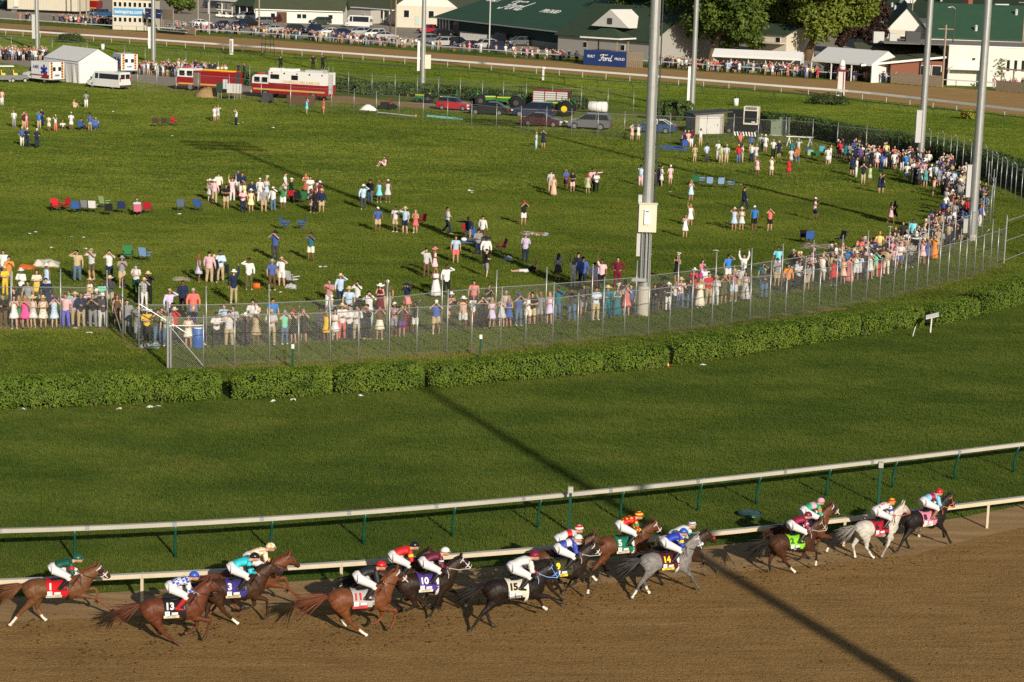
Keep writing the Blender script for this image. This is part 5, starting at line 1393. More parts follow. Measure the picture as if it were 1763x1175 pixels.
# every line: x y sex top bottom head pose [facing] [legs]; ^ before x: y is the top of the head
CROWD = [
((0, 430, 6.526), '''
40 885 m bk t-br br fold|160 890 f wh d bk phone|217 878 f gn d bl fold|285 890 f hp d bl phone|372 888 f lg d sb fold|487 888 f *of d st fold|612 888 f lb d ub both|742 880 m pk t-vi br shR
^778 472 m mt t-bk br idle|848 862 m lv t-tn st idle|912 884 m nv t-tn br fold|1045 884 m bk t-gy br phone|1155 884 m cg t-lg ww fold|^1085 465 m gy t-bk cw idle|^1010 458 m pk t-bk st idle|^155 440 m nv t-nv br idle|^515 338 m nv t-nv bk idle
^312 366 m gy t-gy bk idle|^235 225 m wh t-bk ww fold|^410 218 f of k-yl br fold|^522 140 f lb d ww idle|^52 172 f yl t-yl st fold|^98 92 m oo t-tn bk phone|^35 10 m wh t-gy bk idle
868 362 m tn t-dn cb shR|1030 338 m lg s-ol ct both|1230 368 m wh t-nv bk both|1372 425 m gy s-tn gb phone|^1010 322 f *of d st both|^1142 334 f mt k-bk br fold|^1235 308 m cg s-tn st fold|^1315 500 f br d br idle|^1425 578 m gy t-gy bk idle'''),
((200, 430, 5.596), '''
193 440 m wh t-dg cg fold|270 560 f #lg t-wh st both|308 530 m bk t-bk st both|^515 402 m lv t-dn ct shL|642 620 m nv t-bk bk idle|^742 385 m co t-dn gr idle|^542 500 f nv t-bk bk shL|^562 555 m rd t-bk st both|^295 566 f yl t-bk wb fold|^437 546 f br k-br br both|402 912 m ol t-dn bk both|^490 592 m lm t-dn gr idle
696 945 f of d br fold|^746 540 f nv t-dn st both|966 940 m wh t-bk bk fold|^1042 545 m lb t-bk bk fold|1087 935 m wh t-tn bk both|^1128 540 m lg t-nv bk idle|795 318 f lv d gi ptL r|897 322 m pk t-tn bk idle b|1002 310 m lb t-tn bk fold|^943 32 f bk t-bk st idle|1132 520 m nv t-tn ww up1 b|^1 395 f br d br fold|^215 540 m gy t-gy bk both'''),
((400, 440, 5.874), '''
130 915 f #bk D wb both|166 350 m wh t-ol cb shR|400 355 m bl t-br gb idle|497 320 m wh s-wh ct shL|237 915 f *tn d ww both|^207 472 m wh t-bk bk idle|^243 460 f pk t-bk br phone|^410 434 m bb t-tn bk idle|393 905 m lg t-tn cy fold|527 900 f mt t-dn gb both|617 890 f bk d rb both|717 885 f bk d bl both
885 878 m cg t-bk bk fold|946 884 f yl d bl idle|1036 874 f wh d bk fold|1106 856 m wh t-co st fold|1182 856 m wh t-nv bk fold|1257 860 m wh t-tn bk fold|^1342 505 m bk t-bk bk both|^982 246 m ro t-wh br phone|1090 512 m lb t-nv st shL|^1268 252 f wh t-bk bk both|^1180 330 m lb t-gy st idle|^1007 466 m gy t-gy cw idle|^1140 486 m bk t-bk bk both'''),
((600, 440, 6.526), '''
207 945 m bk t-bk bk phone|346 945 f br k-of br both|512 905 m #pk s-gy cw fold|^358 308 f mr D wb fold|^440 292 m ol t-tn cw idle|^232 425 m wh t-lb bk both|597 920 f cg s-pu bl both|656 650 f nv k-ro nb both|747 888 f bk s-wh bk both|870 250 m lg t-br cb shR|966 228 f pk d pb fold r|977 476 f wh D bl fold|1097 460 m wh t-bk bk shL|980 884 m bl s-tn cw both|1147 780 f *pc d ww phone|1282 840 m pc s-wh ww both|^1412 284 m ro t-cg bk idle|1397 800 f wh t-ru cp phone'''),
((800, 430, 6.526), '''
192 890 f bk D bk both|^276 384 f bk k-gy br phone|302 885 f lv d bl fold|412 880 f lg d bl phone|492 875 f bl d bl fold|^466 466 m lg t-bk gr idle|602 855 m bl t-dn cu both|706 850 f wh s-of bl fold|752 850 m bk s-tn bk fold|842 836 f gy s-gy bl up1|947 836 f lv d bl fold|1042 790 m tl t-dn bk shL|1202 805 m cg t-dn bk both|1332 760 m cg s-gy bk fold|1466 790 m lb t-tn bk fold|240 318 m bk s-gy cb fold r
1047 346 f lv k-cg br idle b|1217 430 f wh t-of bl up2|^1280 44 m nv t-nv bk idle b|^1332 104 m bl t-nv bk idle b'''),
((1000, 420, 6.526), '''
^157 234 m lv t-co bk fold b|^241 194 m pk t-bk bk up1|406 502 m mr t-mr bk hips|292 840 m tl t-tl st fold|402 826 f tl D fa fold|507 816 f co d bl both|^498 396 f pk t-bk cb ptL|^568 452 m bl t-nv bk idle|817 784 f bk t-cg bk fold|892 756 m bk s-bk cb phone|976 760 f bk t-wh ww fold|1112 740 m #pk t-dn st phone|1058 745 f wh t-nv bl phone|1222 726 f cg t-dn br phone|1332 722 f of D bl fold|1427 690 m rd t-tn bk fold|1076 440 f bk d fa phone|^1372 154 f mg d bk phone|^1276 270 f rd t-rd ww phone|^1405 272 m wh t-tn cg up1'''),
((1200, 410, 7.343), '''
232 842 f wh t-wh st fold|330 840 f ol s-ol bl both|456 800 m #ro s-lb st both|602 800 f *lg D bk fold|^562 345 m lg s-tn gr idle|^402 214 m bb s-wh cb shL|^597 208 m wh t-bk bk up2|842 765 m cg t-dn ct fold|^842 290 f tl t-tl bk shL|1002 622 m gy s-tn cb idle|^1032 124 m sk t-wh bk idle|^1160 330 m oo t-bk bk idle|^1222 146 m bk t-bk gb idle|^1302 298 m lg t-bk bk fold|^1262 274 m lb t-nv bk fold|^1392 244 m cg t-bk bk phone|^1402 312 f gy s-tn bk fold|^1490 110 m cg t-bk bk idle|^1612 178 f pk t-bk gb both|1582 542 f wh d bl shL'''),
((1390, 370, 6.913), '''
302 846 f rd d bl shL|362 806 m lb t-bk bk fold|416 830 f pc d bl fold|492 816 f ro D br both|570 790 f wh s-wh bl both|612 786 f lb s-wh br shR|655 780 m cg t-cg bk idle|747 766 f bk t-ol bk phone|802 750 f mt t-tn br both|862 742 f bk t-rd br both|932 722 m tn t-of bk shL|^676 290 m co t-bk gb idle|^790 290 m nv t-bk cb fold|^482 416 m bb t-bk cu both|^592 420 f rd t-wh ww both|^642 438 m wh t-bk bk shR|^702 396 m pk t-tn cw both|^762 440 f lg d ww both|^910 366 m bk t-bk bk shR|1022 692 f pk t-cg bk idle|1087 650 m wh s-bl br fold|^1132 230 m lg t-bk bk idle|^1182 234 f *tn d ww fold|^1266 70 m sk t-nv bk idle|^1312 138 f wh k-nv br idle|^1472 76 m nv t-nv br idle|^1512 114 m cg t-cg bk idle|1362 588 f pk d br both|1412 572 f lb d cw idle|1502 542 f oo D bk both|^1382 240 m wh t-bk bk ptR|^1560 150 f *tn d st idle|^1240 310 m gy t-cg cb fold|^1440 262 f bl d bl idle'''),
((340, 280, 6.526), '''
140 442 f lg d wb idle b|190 452 m pk t-tn ww idle b|236 376 m of t-bk br idle b|320 530 m bk s-tn bk fold|390 440 m pk t-wh br up2|455 337 m nv t-wh bk idle|^502 130 m nv t-wh bk fold|^526 200 f ly d bl shR|^612 204 m nv t-nv bk idle|510 565 m pk t-nv st fold|600 560 f *ly d ww idle|700 450 m wh t-wh cw idle b|^776 166 f lb d fa fold|745 565 m gy s-tn bk idle|850 552 m wh t-dn cw shL|960 536 m gn s-wh ct both|^985 126 m wh t-wh br idle r|^957 226 f wh d bl both|^1056 186 m dg t-dg cw idle r|1215 372 f ru D gi fold|1266 422 m wh t-lg bk fold|^1352 176 f pk d br shL|^1376 208 f mr D ww idle|1288 562 f *pk d rb fold|1325 570 f bk t-bk bk idle|1392 570 m nv s-tn st idle
872 1102 m bl t-cg kb both|1272 1112 m *tl s-of bk both'''),
((440, 280, 3.9156), '''
725 318 m lb t-cg ww shL|770 272 m bk t-dn cb idle|832 270 f sk d bl shL|890 268 f lg d cw shR|822 470 m bl s-tn cw idle|940 470 m wh s-tn bk idle|1006 482 m lb s-nv st shR|1076 478 f co d bl fold|1290 480 m wh t-nv bk fold r wa'''),
((720, 340, 7.665), '''
^662 256 m nv t-tn br ptR|^855 250 m wh t-br bk idle b|^796 414 m gy t-nv cb fold|490 872 m lb s-co br idle|^900 530 m wh t-bk nb idle|1386 372 m bk s-wh cr both|1410 862 m lv t-nv gb fold b'''),
((880, 280, 3.9156), '''
266 202 m lg s-tn bk idle b|285 228 f pc D bl idle|368 186 f bl s-mr bl fold|412 205 f bk s-pk bk fold|515 214 f lm d rb idle|545 196 m pk t-bk bk ptL|573 204 f wh t-bk bk fold|1210 264 f lb d bl phone|1170 512 f wh d br phone|1205 432 f wh d bl up1|1566 326 m nv t-nv bk shL r wa|1500 462 f lb d st shR|1550 462 f wh d st fold|1635 465 m bb s-bk cw idle|1741 462 f co s-bk br both'''),
((1050, 190, 7.052), '''
372 926 m lb t-pk bk shR b|^596 674 m bk t-bk bk idle b|622 932 m wh s-wh bk fold r|730 906 f pk d wb idle b|265 372 f pc d bl shR|342 372 f of d bl shL|^957 240 f pc d st idle b|^916 234 f pu d bl idle|^996 238 m mr t-wh bk idle|1096 442 m wh t-tn bk shR b|1026 636 f *tn d bl idle b|1170 636 m lb t-cg bk idle b|^1322 378 m wh t-lg gr idle|1345 650 m lm t-tn bk idle b|1410 650 m lg t-tn gr idle b|1556 650 m rd t-dn cy idle b|1602 646 m wh t-tn bk ptL r|1716 636 m wh t-nv bk idle b|^1590 272 m co t-cg cb fold|^1722 306 m bl s-tn gr fold'''),
((1290, 200, 8.395), '''
95 662 f lg d bl fold b|166 522 m lg t-cg gr idle b|226 532 m wh s-bk cw idle b|342 602 m wh t-bk bk fold|425 612 f nv s-pk st idle b|110 866 f pk d br up1|316 866 f of d st both|566 890 f rd d br both|^620 340 f tl d bl idle b|^716 334 m lg t-tn gr both b|^612 448 f *lg D bl idle|1126 722 m wh s-nv bk idle b|1166 690 m of t-wh br idle r|1382 642 f tl s-tl bk idle b|1432 642 f gy d br idle b|^1535 452 m nv t-nv bk idle b|^1566 430 m bk t-bk bk idle b|^1616 446 m pu t-cg bk idle b|1542 888 m wh t-wh bk idle r wa|1482 862 m nv s-nv bk idle b|1640 986 m nv t-tn bk phone|1736 986 f lm d st both'''),
((1430, 220, 4.895), '''
386 346 m wh s-pk bk idle b|^350 186 m bk t-bk bk idle b|^402 180 m dg t-bk ct up1 b|^320 180 f wh d bk idle b|^466 178 m nv t-wh cw up1 b|^436 214 m bl t-nv bk idle b|530 362 m wh s-bk bk drink|602 350 m bk s-tn cw idle|^642 225 m bb t-bk bk up1 b|640 456 f wh d ww fold|696 446 m wh t-cg bk fold|^702 272 m nv t-nv cr idle b|408 556 f nv D cg phone r|434 556 f nv d bk ptL r'''),
((1560, 250, 7.833), '''
^236 190 m bl t-nv bk idle b|^262 212 f pk t-nv br up1 b|^310 236 m bk t-nv bk idle b|^346 250 f wh d ww idle b|^410 258 m lb t-nv br idle b|^452 290 f gy d bk idle b|366 702 f pc k-ol br phone r|490 664 m wh t-cg bk fold r|^566 324 m wh t-nv bk idle b|^602 340 m lb t-bk bk up1 b|^648 344 m lb t-nv bk upL b|^606 400 m lb t-cg bk idle b|^622 462 f bk t-dn br phone b|530 884 m wh t-cg gr fold r|610 884 f ru d ww fold|746 622 f rd s-nv cw phone r|^960 530 m bk t-bk br idle r|^1000 562 f mr d br both r|^1040 566 m gy t-dn bk both r|^1052 620 f sk d bl fold r|^1080 682 m bb t-nv bk idle r|^1096 610 m cg t-bk bk both r|^1046 732 f wh d bl fold r|^938 770 m wh t-gy bk fold r|^1012 782 f bl t-wh br fold r|^762 906 m bb t-nv cu both r|^700 930 m nv t-nv bk both r'''),
((0, 60, 5.877), '''20 716 m pc t-wh bk idle b|872 738 m gy t-wh bk idle b'''),
((0, 0, 3.9156), '''
95 864 m wh t-gy bk drink|162 876 m mr t-tn bk both|176 868 f pk t-co bl both|264 872 m bb t-tn bk both|284 855 m nv t-nv bk idle|330 890 f of s-wh bk fold|374 890 f wh t-co st phone|480 880 m wh s-cg cw idle|607 886 m bl s-gy bk idle b|150 988 m bl t-of cy idle|185 996 m nv t-nv cw fold|250 1002 m nv t-nv cw fold|1447 822 f wh d bk idle r|1470 816 f lg d bl phone b|1592 850 m wh t-nv bk phone l'''),
((280, 90, 5.185), '''1286 556 m sk s-pk bk phone r|1434 556 m co s-tn bk idle r'''),
((880, 0, 3.9156), '''168 1006 f lb t-lb bl idle r wa|216 1000 m nv s-co bk shR'''),
((1313, 280, 3.9156), '''348 394 f pk s-nv cw phone r ru|862 416 f pk d bk phone r wa|886 410 f bk s-bk bk phone r wa'''),
]
SPEC = []
for (ox, oy, k), txt in CROWD:
    for e in txt.replace('\n', '|').split('|'):
        w = e.split()
        if not w: continue
        headtop = w[0][0] == '^'
        x, y = ox + float(w[0].lstrip('^')) / k, oy + float(w[1]) / k
        if headtop:
            hgt = 1.72
            for _ in range(6):
                p = G(x, y, hgt); 
            p = Vector((p.x, p.y, 0))
        else: p = G(x, y)
        SPEC.append((scale_at(p), p, w))
SPEC.sort(key=lambda s: -s[0])
for _, p, w in SPEC[:270]: person(p, w[2], w[3], w[4], w[5], w[6], w[7] if len(w) > 7 else 'c', w[8] if len(w) > 8 else 'st')
# ---------- people sitting or lying ----------
def sitter(px, py, top, bot, hairc, label, yaw, lie=False, chair=False, female=False):
    mb = MB(); z0 = .42 if chair else .10
    def J(*a): return Vector(a)
    if lie:
        hip, ch, hd = J(0, 0, .13), J(.38, 0, .38), J(.52, -.05, .66)
        legs = [(J(-.05, s * .09, .12), J(-.50, s * .12, .12), J(-.92, s * .10, .07)) for s in (-1, 1)]
        arms = [(J(.38, s * .18, .40), J(.52, s * .24, .18), J(.62, s * .14, .06)) for s in (-1, 1)]
        side = (0, 1, 0)
    else:
        hip, ch, hd = J(0, 0, z0), J(0, .06, z0 + .46), J(0, .0, z0 + .70)
        legs = [(J(s * .1, 0, z0), J(s * .15, -.42, z0 + (.02 if chair else .33)), J(s * .14, -.46 if chair else -.62, .07)) for s in (-1, 1)]
        arms = [(J(s * .18, .05, z0 + .48), J(s * .25, -.08, z0 + .25), J(s * .12, -.32, z0 + .22)) for s in (-1, 1)]
        side = (1, 0, 0)
    mb.tube([hip, hip.lerp(ch, .5), ch, ch.lerp(hd, .35)], [(.16, .12), (.14, .10), (.16, .11), (.06, .055)], 12, side=side)
    for h, k, a in legs:
        mb.tube([h, k, a], [.095, .06, .04], 10); d = Vector((0, -1, 0)) if not lie else Vector((-.5, 0, .4))
        mb.tube([a, a + d * .16], [.042, .03], 8)
    for s, e, w in arms: mb.tube([s, e, w], [.055, .042, .03], 10)
    mb.ell(hd, (.08, .09, .115), 0, 14, 10)
    me = organic(mb, 'person', [M_SKINO], .02, 2)
    f = MB()
    for i, (s, e, w) in enumerate(arms): hand_mesh(f, w, w - e, (0, 0, -1), .0095, .5, 0, 1 if i else -1)
    fd = Vector((0, -1, 0)) if not lie else Vector((.9, -.3, 0)); fd.normalize(); sd = Vector((fd.y, -fd.x, 0))
    f.tube([hd + fd * .082, hd + fd * .112 - Vector((0, 0, .035))], [.011, .02], 8)
    for s in (-1, 1): f.ell(hd + fd * .08 + sd * (s * .032) + Vector((0, 0, .015)), (.012,) * 3, 1, 8, 6)
    f.box(hd + fd * .086 - Vector((0, 0, .055)), (.03, .03, .009), 2)
    fm = f.mesh('hands', [M_SKINO], True); bm = bmesh.new(); bm.from_mesh(me); bm.from_mesh(fm); bm.to_mesh(me); bm.free()
    me.materials.clear()
    for m in (M_SKINO, M_LASH, M_LIP): me.materials.append(m)
    r = link('person', me, None, G(px, py), yaw); r.color = (.54, .31, .22, 1)
    tag(r, label, 'person', 'spectators on the infield')
    t = MB(); t.tube([hip + (ch - hip) * -.05, hip.lerp(ch, .5), ch, ch.lerp(hd, .22)], [(.175, .135), (.16, .118), (.18, .128), (.08, .07)], 12, side=side)
    for s, e, w in arms: t.tube([s, s.lerp(e, .75)], [.074, .062], 10)
    o = link('shirt', organic(t, 'shirt', [M_CLOTH], .022, 2), r); o.color = (*CL[top][0], 1)
    b = MB(); b.tube([hip + (hip - ch).normalized() * .04, hip.lerp(ch, .2)], [(.18, .14), (.175, .13)], 12, side=side)
    for h, k, a in legs: b.tube([h, k] + ([] if female else [k.lerp(a, .9)]), [.115, .08] + ([] if female else [.062]), 10)
    o = link('trousers' if not female else 'shorts', organic(b, 'trousers', [M_CLOTH], .022, 2), r); o.color = (*CL[bot][0], 1)
    h = MB(); h.ell(hd + Vector((0, .015, .03)) - fd * .01, (.092, .10, .105), 0, 14, 9, zmin=-.3)
    if female: h.tube([hd + Vector((0, 0, .02)) - fd * .05, hd - fd * .10 - Vector((0, 0, .14)), hd - fd * .12 - Vector((0, 0, .30))], [(.08, .05), (.09, .04), (.05, .02)], 10)
    o = h.build('hair', M_HAIRO, r, smooth=True); o.color = (*hairc, 1)
    return r
BKH, BRH, BLH = (.012, .009, .007), (.06, .03, .014), (.36, .22, .09)
sitter(908, 470, 'bk', 'wh', BLH, 'woman in black top lying on the grass, propped on her elbows', R(0), True, female=True)
sitter(128, 186, 'pc', 'pc', BLH, 'woman in peach top sitting alone on the grass near the white van', R(160), female=True)
sitter(662, 287, 'pk', 'pk', BKH, 'woman in pink sitting alone in the middle of the grass', R(-60), female=True)
sitter(108, 223, 'wh', 'br', BKH, 'person in white top sitting on the grass beside coral trousers', R(20))
sitter(165, 224, 'of', 'bl', BLH, 'person in cream top sitting in a low blue folding chair', R(20), chair=True)
sitter(140, 225, 'nv', 'nv', BKH, 'person in navy sitting in a blue folding chair at the left', R(160), chair=True)
sitter(236, 371, 'lb', 'bk', BKH, 'person in pale blue top sitting in the pink folding chair', R(10), chair=True)
sitter(1174, 249, 'bk', 'wh', BLH, 'woman in black sitting low beside the blue folding chairs near the shed', R(30), female=True)
sitter(1369, 280, 'ru', 'dn', BKH, 'person in rust top sitting beneath the woman in the long dress', R(20), chair=True)

# ---------- lines for labels ----------
LM = [((1106, 543), 'thick light pole'), ((1672, 416), 'right-hand light pole'), ((1584, 280), 'light pole by the back hedge'), ((289, 635), 'fence corner post'), ((343, 585), 'blue barrel'), ((187, 140), 'white van'), ((1230, 230), 'plywood shed'), ((1345, 240), 'green cabinets'), ((230, 370), 'row of folding chairs'), ((830, 440), 'folding table'), ((1415, 420), 'striped blanket'), ((505, 395), 'two blue chairs'), ((1225, 320), 'row of pale blue chairs'), ((70, 460), 'orange towel'), ((325, 482), 'tan blanket'), ((440, 355), 'cluster of folding chairs'), ((915, 405), 'litter heap'), ((490, 490), 'white chair'), ((1390, 270), 'green folding chair'), ((180, 215), 'low blue chairs'), ((285, 215), 'red folding chair'), ((1160, 245), 'blue tarpaulin')]
def where(px, py):
    best = min(LM, key=lambda l: (l[0][0] - px) ** 2 + (2.0 * (l[0][1] - py)) ** 2)
    dx = px - best[0][0]; dy = py - best[0][1]; d = math.hypot(dx, 2 * dy)
    if d < 16: return 'at the ' + best[1]
    far = d > 95
    if abs(dx) > abs(dy) * 1.2: return ('well ' if far else '') + ('right of' if dx > 0 else 'left of') + ' the ' + best[1]
    return ('well ' if far else '') + ('in front of' if dy > 0 else 'behind') + ' the ' + best[1]
info = []
for r, who, htxt, ptxt, face, wh, grp in PEOPLE:
    px, py = to_px(Vector((r.location.x, r.location.y, 0)))
    info.append([r, who, htxt, ptxt, face, px, py, grp])
def words(s): return len(s.replace(',', ' ').split())
from collections import Counter
used = Counter()
cnt_who = Counter(i[1] for i in info)
for it in info:
    r, who, htxt, ptxt, face, px, py, grp = it
    turned = ', seen from behind' if face == 'b' else ''
    w = where(px, py)
    near = sorted(info, key=lambda o: (o[5] - px) ** 2 + (o[6] - py) ** 2)[1:6]
    cands = ['%s, %s, %s' % (who, htxt, w), '%s, %s, %s, %s' % (who, htxt, ptxt, w), '%s, %s, %s%s' % (who, ptxt, w, turned)]
    for n in near:
        side = 'left of' if n[5] > px else 'right of'
        col = n[1].split(' in ')[1].split(' and ')[0]
        cands.append('%s, %s, %s %s in %s' % (who, htxt, side, n[1].split()[0], col))
        cands.append('%s, %s, %s, %s %s in %s' % (who, htxt, ptxt, side, n[1].split()[0], col))
    it.append([c for c in cands if words(c) <= 16] or ['%s, %s' % (who, w)])
alls = Counter(c for it in info for c in set(it[-1]))
for it in info:
    pick = next((c for c in it[-1] if alls[c] == 1 and not used[c]), None) or next((c for c in it[-1] if not used[c]), it[-1][0])
    used[pick] += 1
    tag(it[0], pick, 'person', it[7])

# ---------- the far crowd, too many to count ----------
def crowd_mat():
    t = NT('crowd_clothes'); at = t.new('ShaderNodeAttribute', attribute_name='dye')
    return t.base(at.outputs['Color'], .85, .15)
M_CROWD = crowd_mat()
q = random.Random(12)
cv, cf, cc = [], [], []
def crowd_person(p, h, wd=None):
    tc = q.choice([(.75, .74, .72)] * 4 + [(.03, .03, .04)] * 7 + [(.02, .03, .09)] * 2 + [(.05, .08, .25), (.55, .04, .05), (.6, .4, .4), (.4, .5, .65), (.25, .25, .26), (.6, .2, .15), (.45, .36, .22), (.1, .3, .3), (.7, .3, .45), (.02, .03, .08), (.7, .55, .2)])
    bc = q.choice([(.04, .045, .06), (.42, .33, .2), (.02, .02, .02), (.08, .12, .2), (.6, .58, .55), tc, (.3, .3, .3)])
    sk = q.choice(SKINS); hr = q.choice([(.012, .009, .007), (.06, .03, .014), (.3, .2, .1), (.7, .68, .62), (.55, .42, .22), (.5, .05, .05)])
    a = q.uniform(-.6, .6)
    if wd:
        tc = CL[wd[3].lstrip('*#')][0]; bc = CL[wd[4][2:]][0] if len(wd[4]) > 1 else tc; hr = HEADS[wd[5]][1]
        a += {'c': 0, 'b': math.pi, 'r': 1.5, 'l': -1.5}[wd[7] if len(wd) > 7 else 'c']
    ca, sa = math.cos(a), math.sin(a)
    def add(mb, col):
        o = len(cv)
        for v in mb.v:
            x, y, z = v; cv.append((p.x + (x * ca - y * sa) * h, p.y + (x * sa + y * ca) * h, z * h)); cc.extend((*col, 1))
        for f in mb.f: cf.append(tuple(i + o for i in f))
    m = MB(); m.tube([(0, 0, .82), (0, 0, 1.1), (0, 0, 1.36), (0, 0, 1.46)], [(.18, .13), (.16, .12), (.2, .13), (.08, .07)], 8, side=(1, 0, 0))
    arm = q.random() if not wd else (.1 if wd[6] in ('both', 'shL', 'shR', 'up1', 'phone') else (.5 if wd[6] == 'fold' else .9))
    for s in (-1, 1):
        w = (s * .10, -.22, 1.55) if arm < .35 else ((s * .2, -.2, 1.15) if arm < .6 else (s * .26, -.06, .95))
        e = (s * .3, -.14, 1.35) if arm < .35 else (s * .27, 0, 1.15)
        m.tube([(s * .18, 0, 1.41), e], [.065, .055], 5)
    add(m, tc)
    m = MB()
    for s in (-1, 1):
        w = (s * .10, -.22, 1.55) if arm < .35 else ((s * .2, -.2, 1.15) if arm < .6 else (s * .26, -.06, .95))
        e = (s * .3, -.14, 1.35) if arm < .35 else (s * .27, 0, 1.15)
        m.tube([e, w], [.045, .035], 5)
    m.ell((0, -.02, 1.62), (.08, .095, .12), 0, 7, 5)
    if (wd[4][0] in 'dDks' if wd else q.random() < .4):
        for s in (-1, 1): m.tube([(s * .1, 0, .6), (s * .12, 0, .0)], [.06, .045], 5)
        b = MB(); b.tube([(0, 0, .55), (0, 0, .9)], [(.25, .2), (.18, .13)], 8, side=(1, 0, 0)); add(b, tc if q.random() < .6 else bc)
    else:
        b = MB()
        for s in (-1, 1): b.tube([(s * .09, 0, .9), (s * .12, 0, .0)], [.11, .07], 6)
        add(b, bc)
    add(m, sk)
    m = MB(); m.ell((0, .02, 1.67), (.1, .11, .1), 0, 7, 4); add(m, hr)
def crowd_line(pts, n, depth, taken=[]):
    pl = along([G(*p) for p in pts], n=200)
    for k in range(n):
        i = q.randrange(1, 199); d = (pl[i] - pl[i - 1]).normalized(); nn = Vector((-d.y, d.x, 0))
        crowd_person(pl[i] + nn * (depth * q.random() ** 1.5 + .3) + d * q.uniform(-.3, .3), q.uniform(.93, 1.06))
crowd_line([(85, 40), (190, 47)], 80, 5)
crowd_line([(275, 51), (445, 63)], 55, 4)
crowd_line([(440, 64), (700, 84)], 120, 5)
crowd_line([(725, 86), (880, 97)], 16, 3)
crowd_line([(880, 99), (1000, 108)], 30, 3)
crowd_line([(1108, 115), (1330, 131)], 95, 6)
crowd_line([(1320, 130), (1540, 145)], 110, 7)
crowd_line([(1700, 153), (1763, 158)], 10, 5)
crowd_line([(-25, 104), (20, 105), (80, 106)], 110, 9)
crowd_line([(215, 128), (300, 134), (318, 136)], 75, 11)
crowd_line([(25, 36), (48, 38)], 10, 3)
crowd_line([(1425, 490), (1530, 466), (1600, 443), (1668, 414)], 60, 2.6)
crowd_line([(1668, 414), (1700, 384), (1704, 350), (1690, 330)], 45, 3.0)
crowd_line([(1690, 326), (1640, 300), (1560, 281), (1470, 268)], 70, 5)
for _, p, w in SPEC[270:]: crowd_person(p, 1.02 if w[2] == 'm' else .95, w)
me = bpy.data.meshes.new('crowd'); me.from_pydata(cv, [], cf); me.polygons.foreach_set('use_smooth', [True] * len(cf))
at = me.attributes.new('dye', 'FLOAT_COLOR', 'POINT'); at.data.foreach_set('color', cc)
me.materials.append(M_CROWD); me.update()
o = link('crowd', me); tag(o, 'dense far crowd lining the outer rail and the left fence', 'crowd', kind='stuff')
# ================= VEHICLES =================
def paint(name, c): return mat('car_paint_' + name, c, .28, .5, var=.03, coat=.6)
PAINT = {k: paint(k, v) for k, v in dict(white=(.72, .72, .71), silver=(.38, .39, .40), grey=(.12, .125, .13), black=(.012, .012, .014), navy=(.012, .022, .06), red=(.38, .012, .025), maroon=(.06, .008, .012), green=(.03, .05, .03), blue=(.02, .07, .16), firered=(.36, .012, .018)).items()}
def loft_x(mb, st, m=0, n=None):
    """stations along x: (x, z0, z1, half width bottom, half width top)"""
    vs = []; fs = []
    for x, z0, z1, a, b in st: vs += [(x, -a, z0), (x, a, z0), (x, b, z1), (x, -b, z1)]
    for i in range(len(st) - 1):
        for k in range(4):
            j = (k + 1) % 4; fs.append((i * 4 + k, i * 4 + j, i * 4 + 4 + j, i * 4 + 4 + k))
    fs += [(3, 2, 1, 0), tuple(len(vs) - 4 + k for k in range(4))]
    return mb.add(vs, fs, m)
WHEEL = {}
def wheel(parent, x, y, r, w=.22, rim=None, rr=.62):
    key = (r, w, rr)
    if key not in WHEEL:
        mb = MB(); mb.tube([(0, -w / 2, 0), (0, -w * .4, 0), (0, w * .4, 0), (0, w / 2, 0)], [r * .9, r, r, r * .9], 18)
        m2 = MB(); m2.tube([(0, -w / 2 - .012, 0), (0, w / 2 + .012, 0)], r * rr, 14)
        for k in range(5):
            a = k * 1.2566; m2.bar((0, -w / 2 - .018, 0), (r * .55 * math.cos(a), -w / 2 - .018, r * .55 * math.sin(a)), .05, .012)
        WHEEL[key] = (mb.mesh('wheel', M_RUBBER, True), m2.mesh('rim', M_CHROME))
    a, b = WHEEL[key]
    o = link('wheel', a, parent, (x, y, r)); c = link('rim', b, o)
    if rim: c.material_slots[0].link = 'OBJECT'; c.material_slots[0].material = rim
    return o
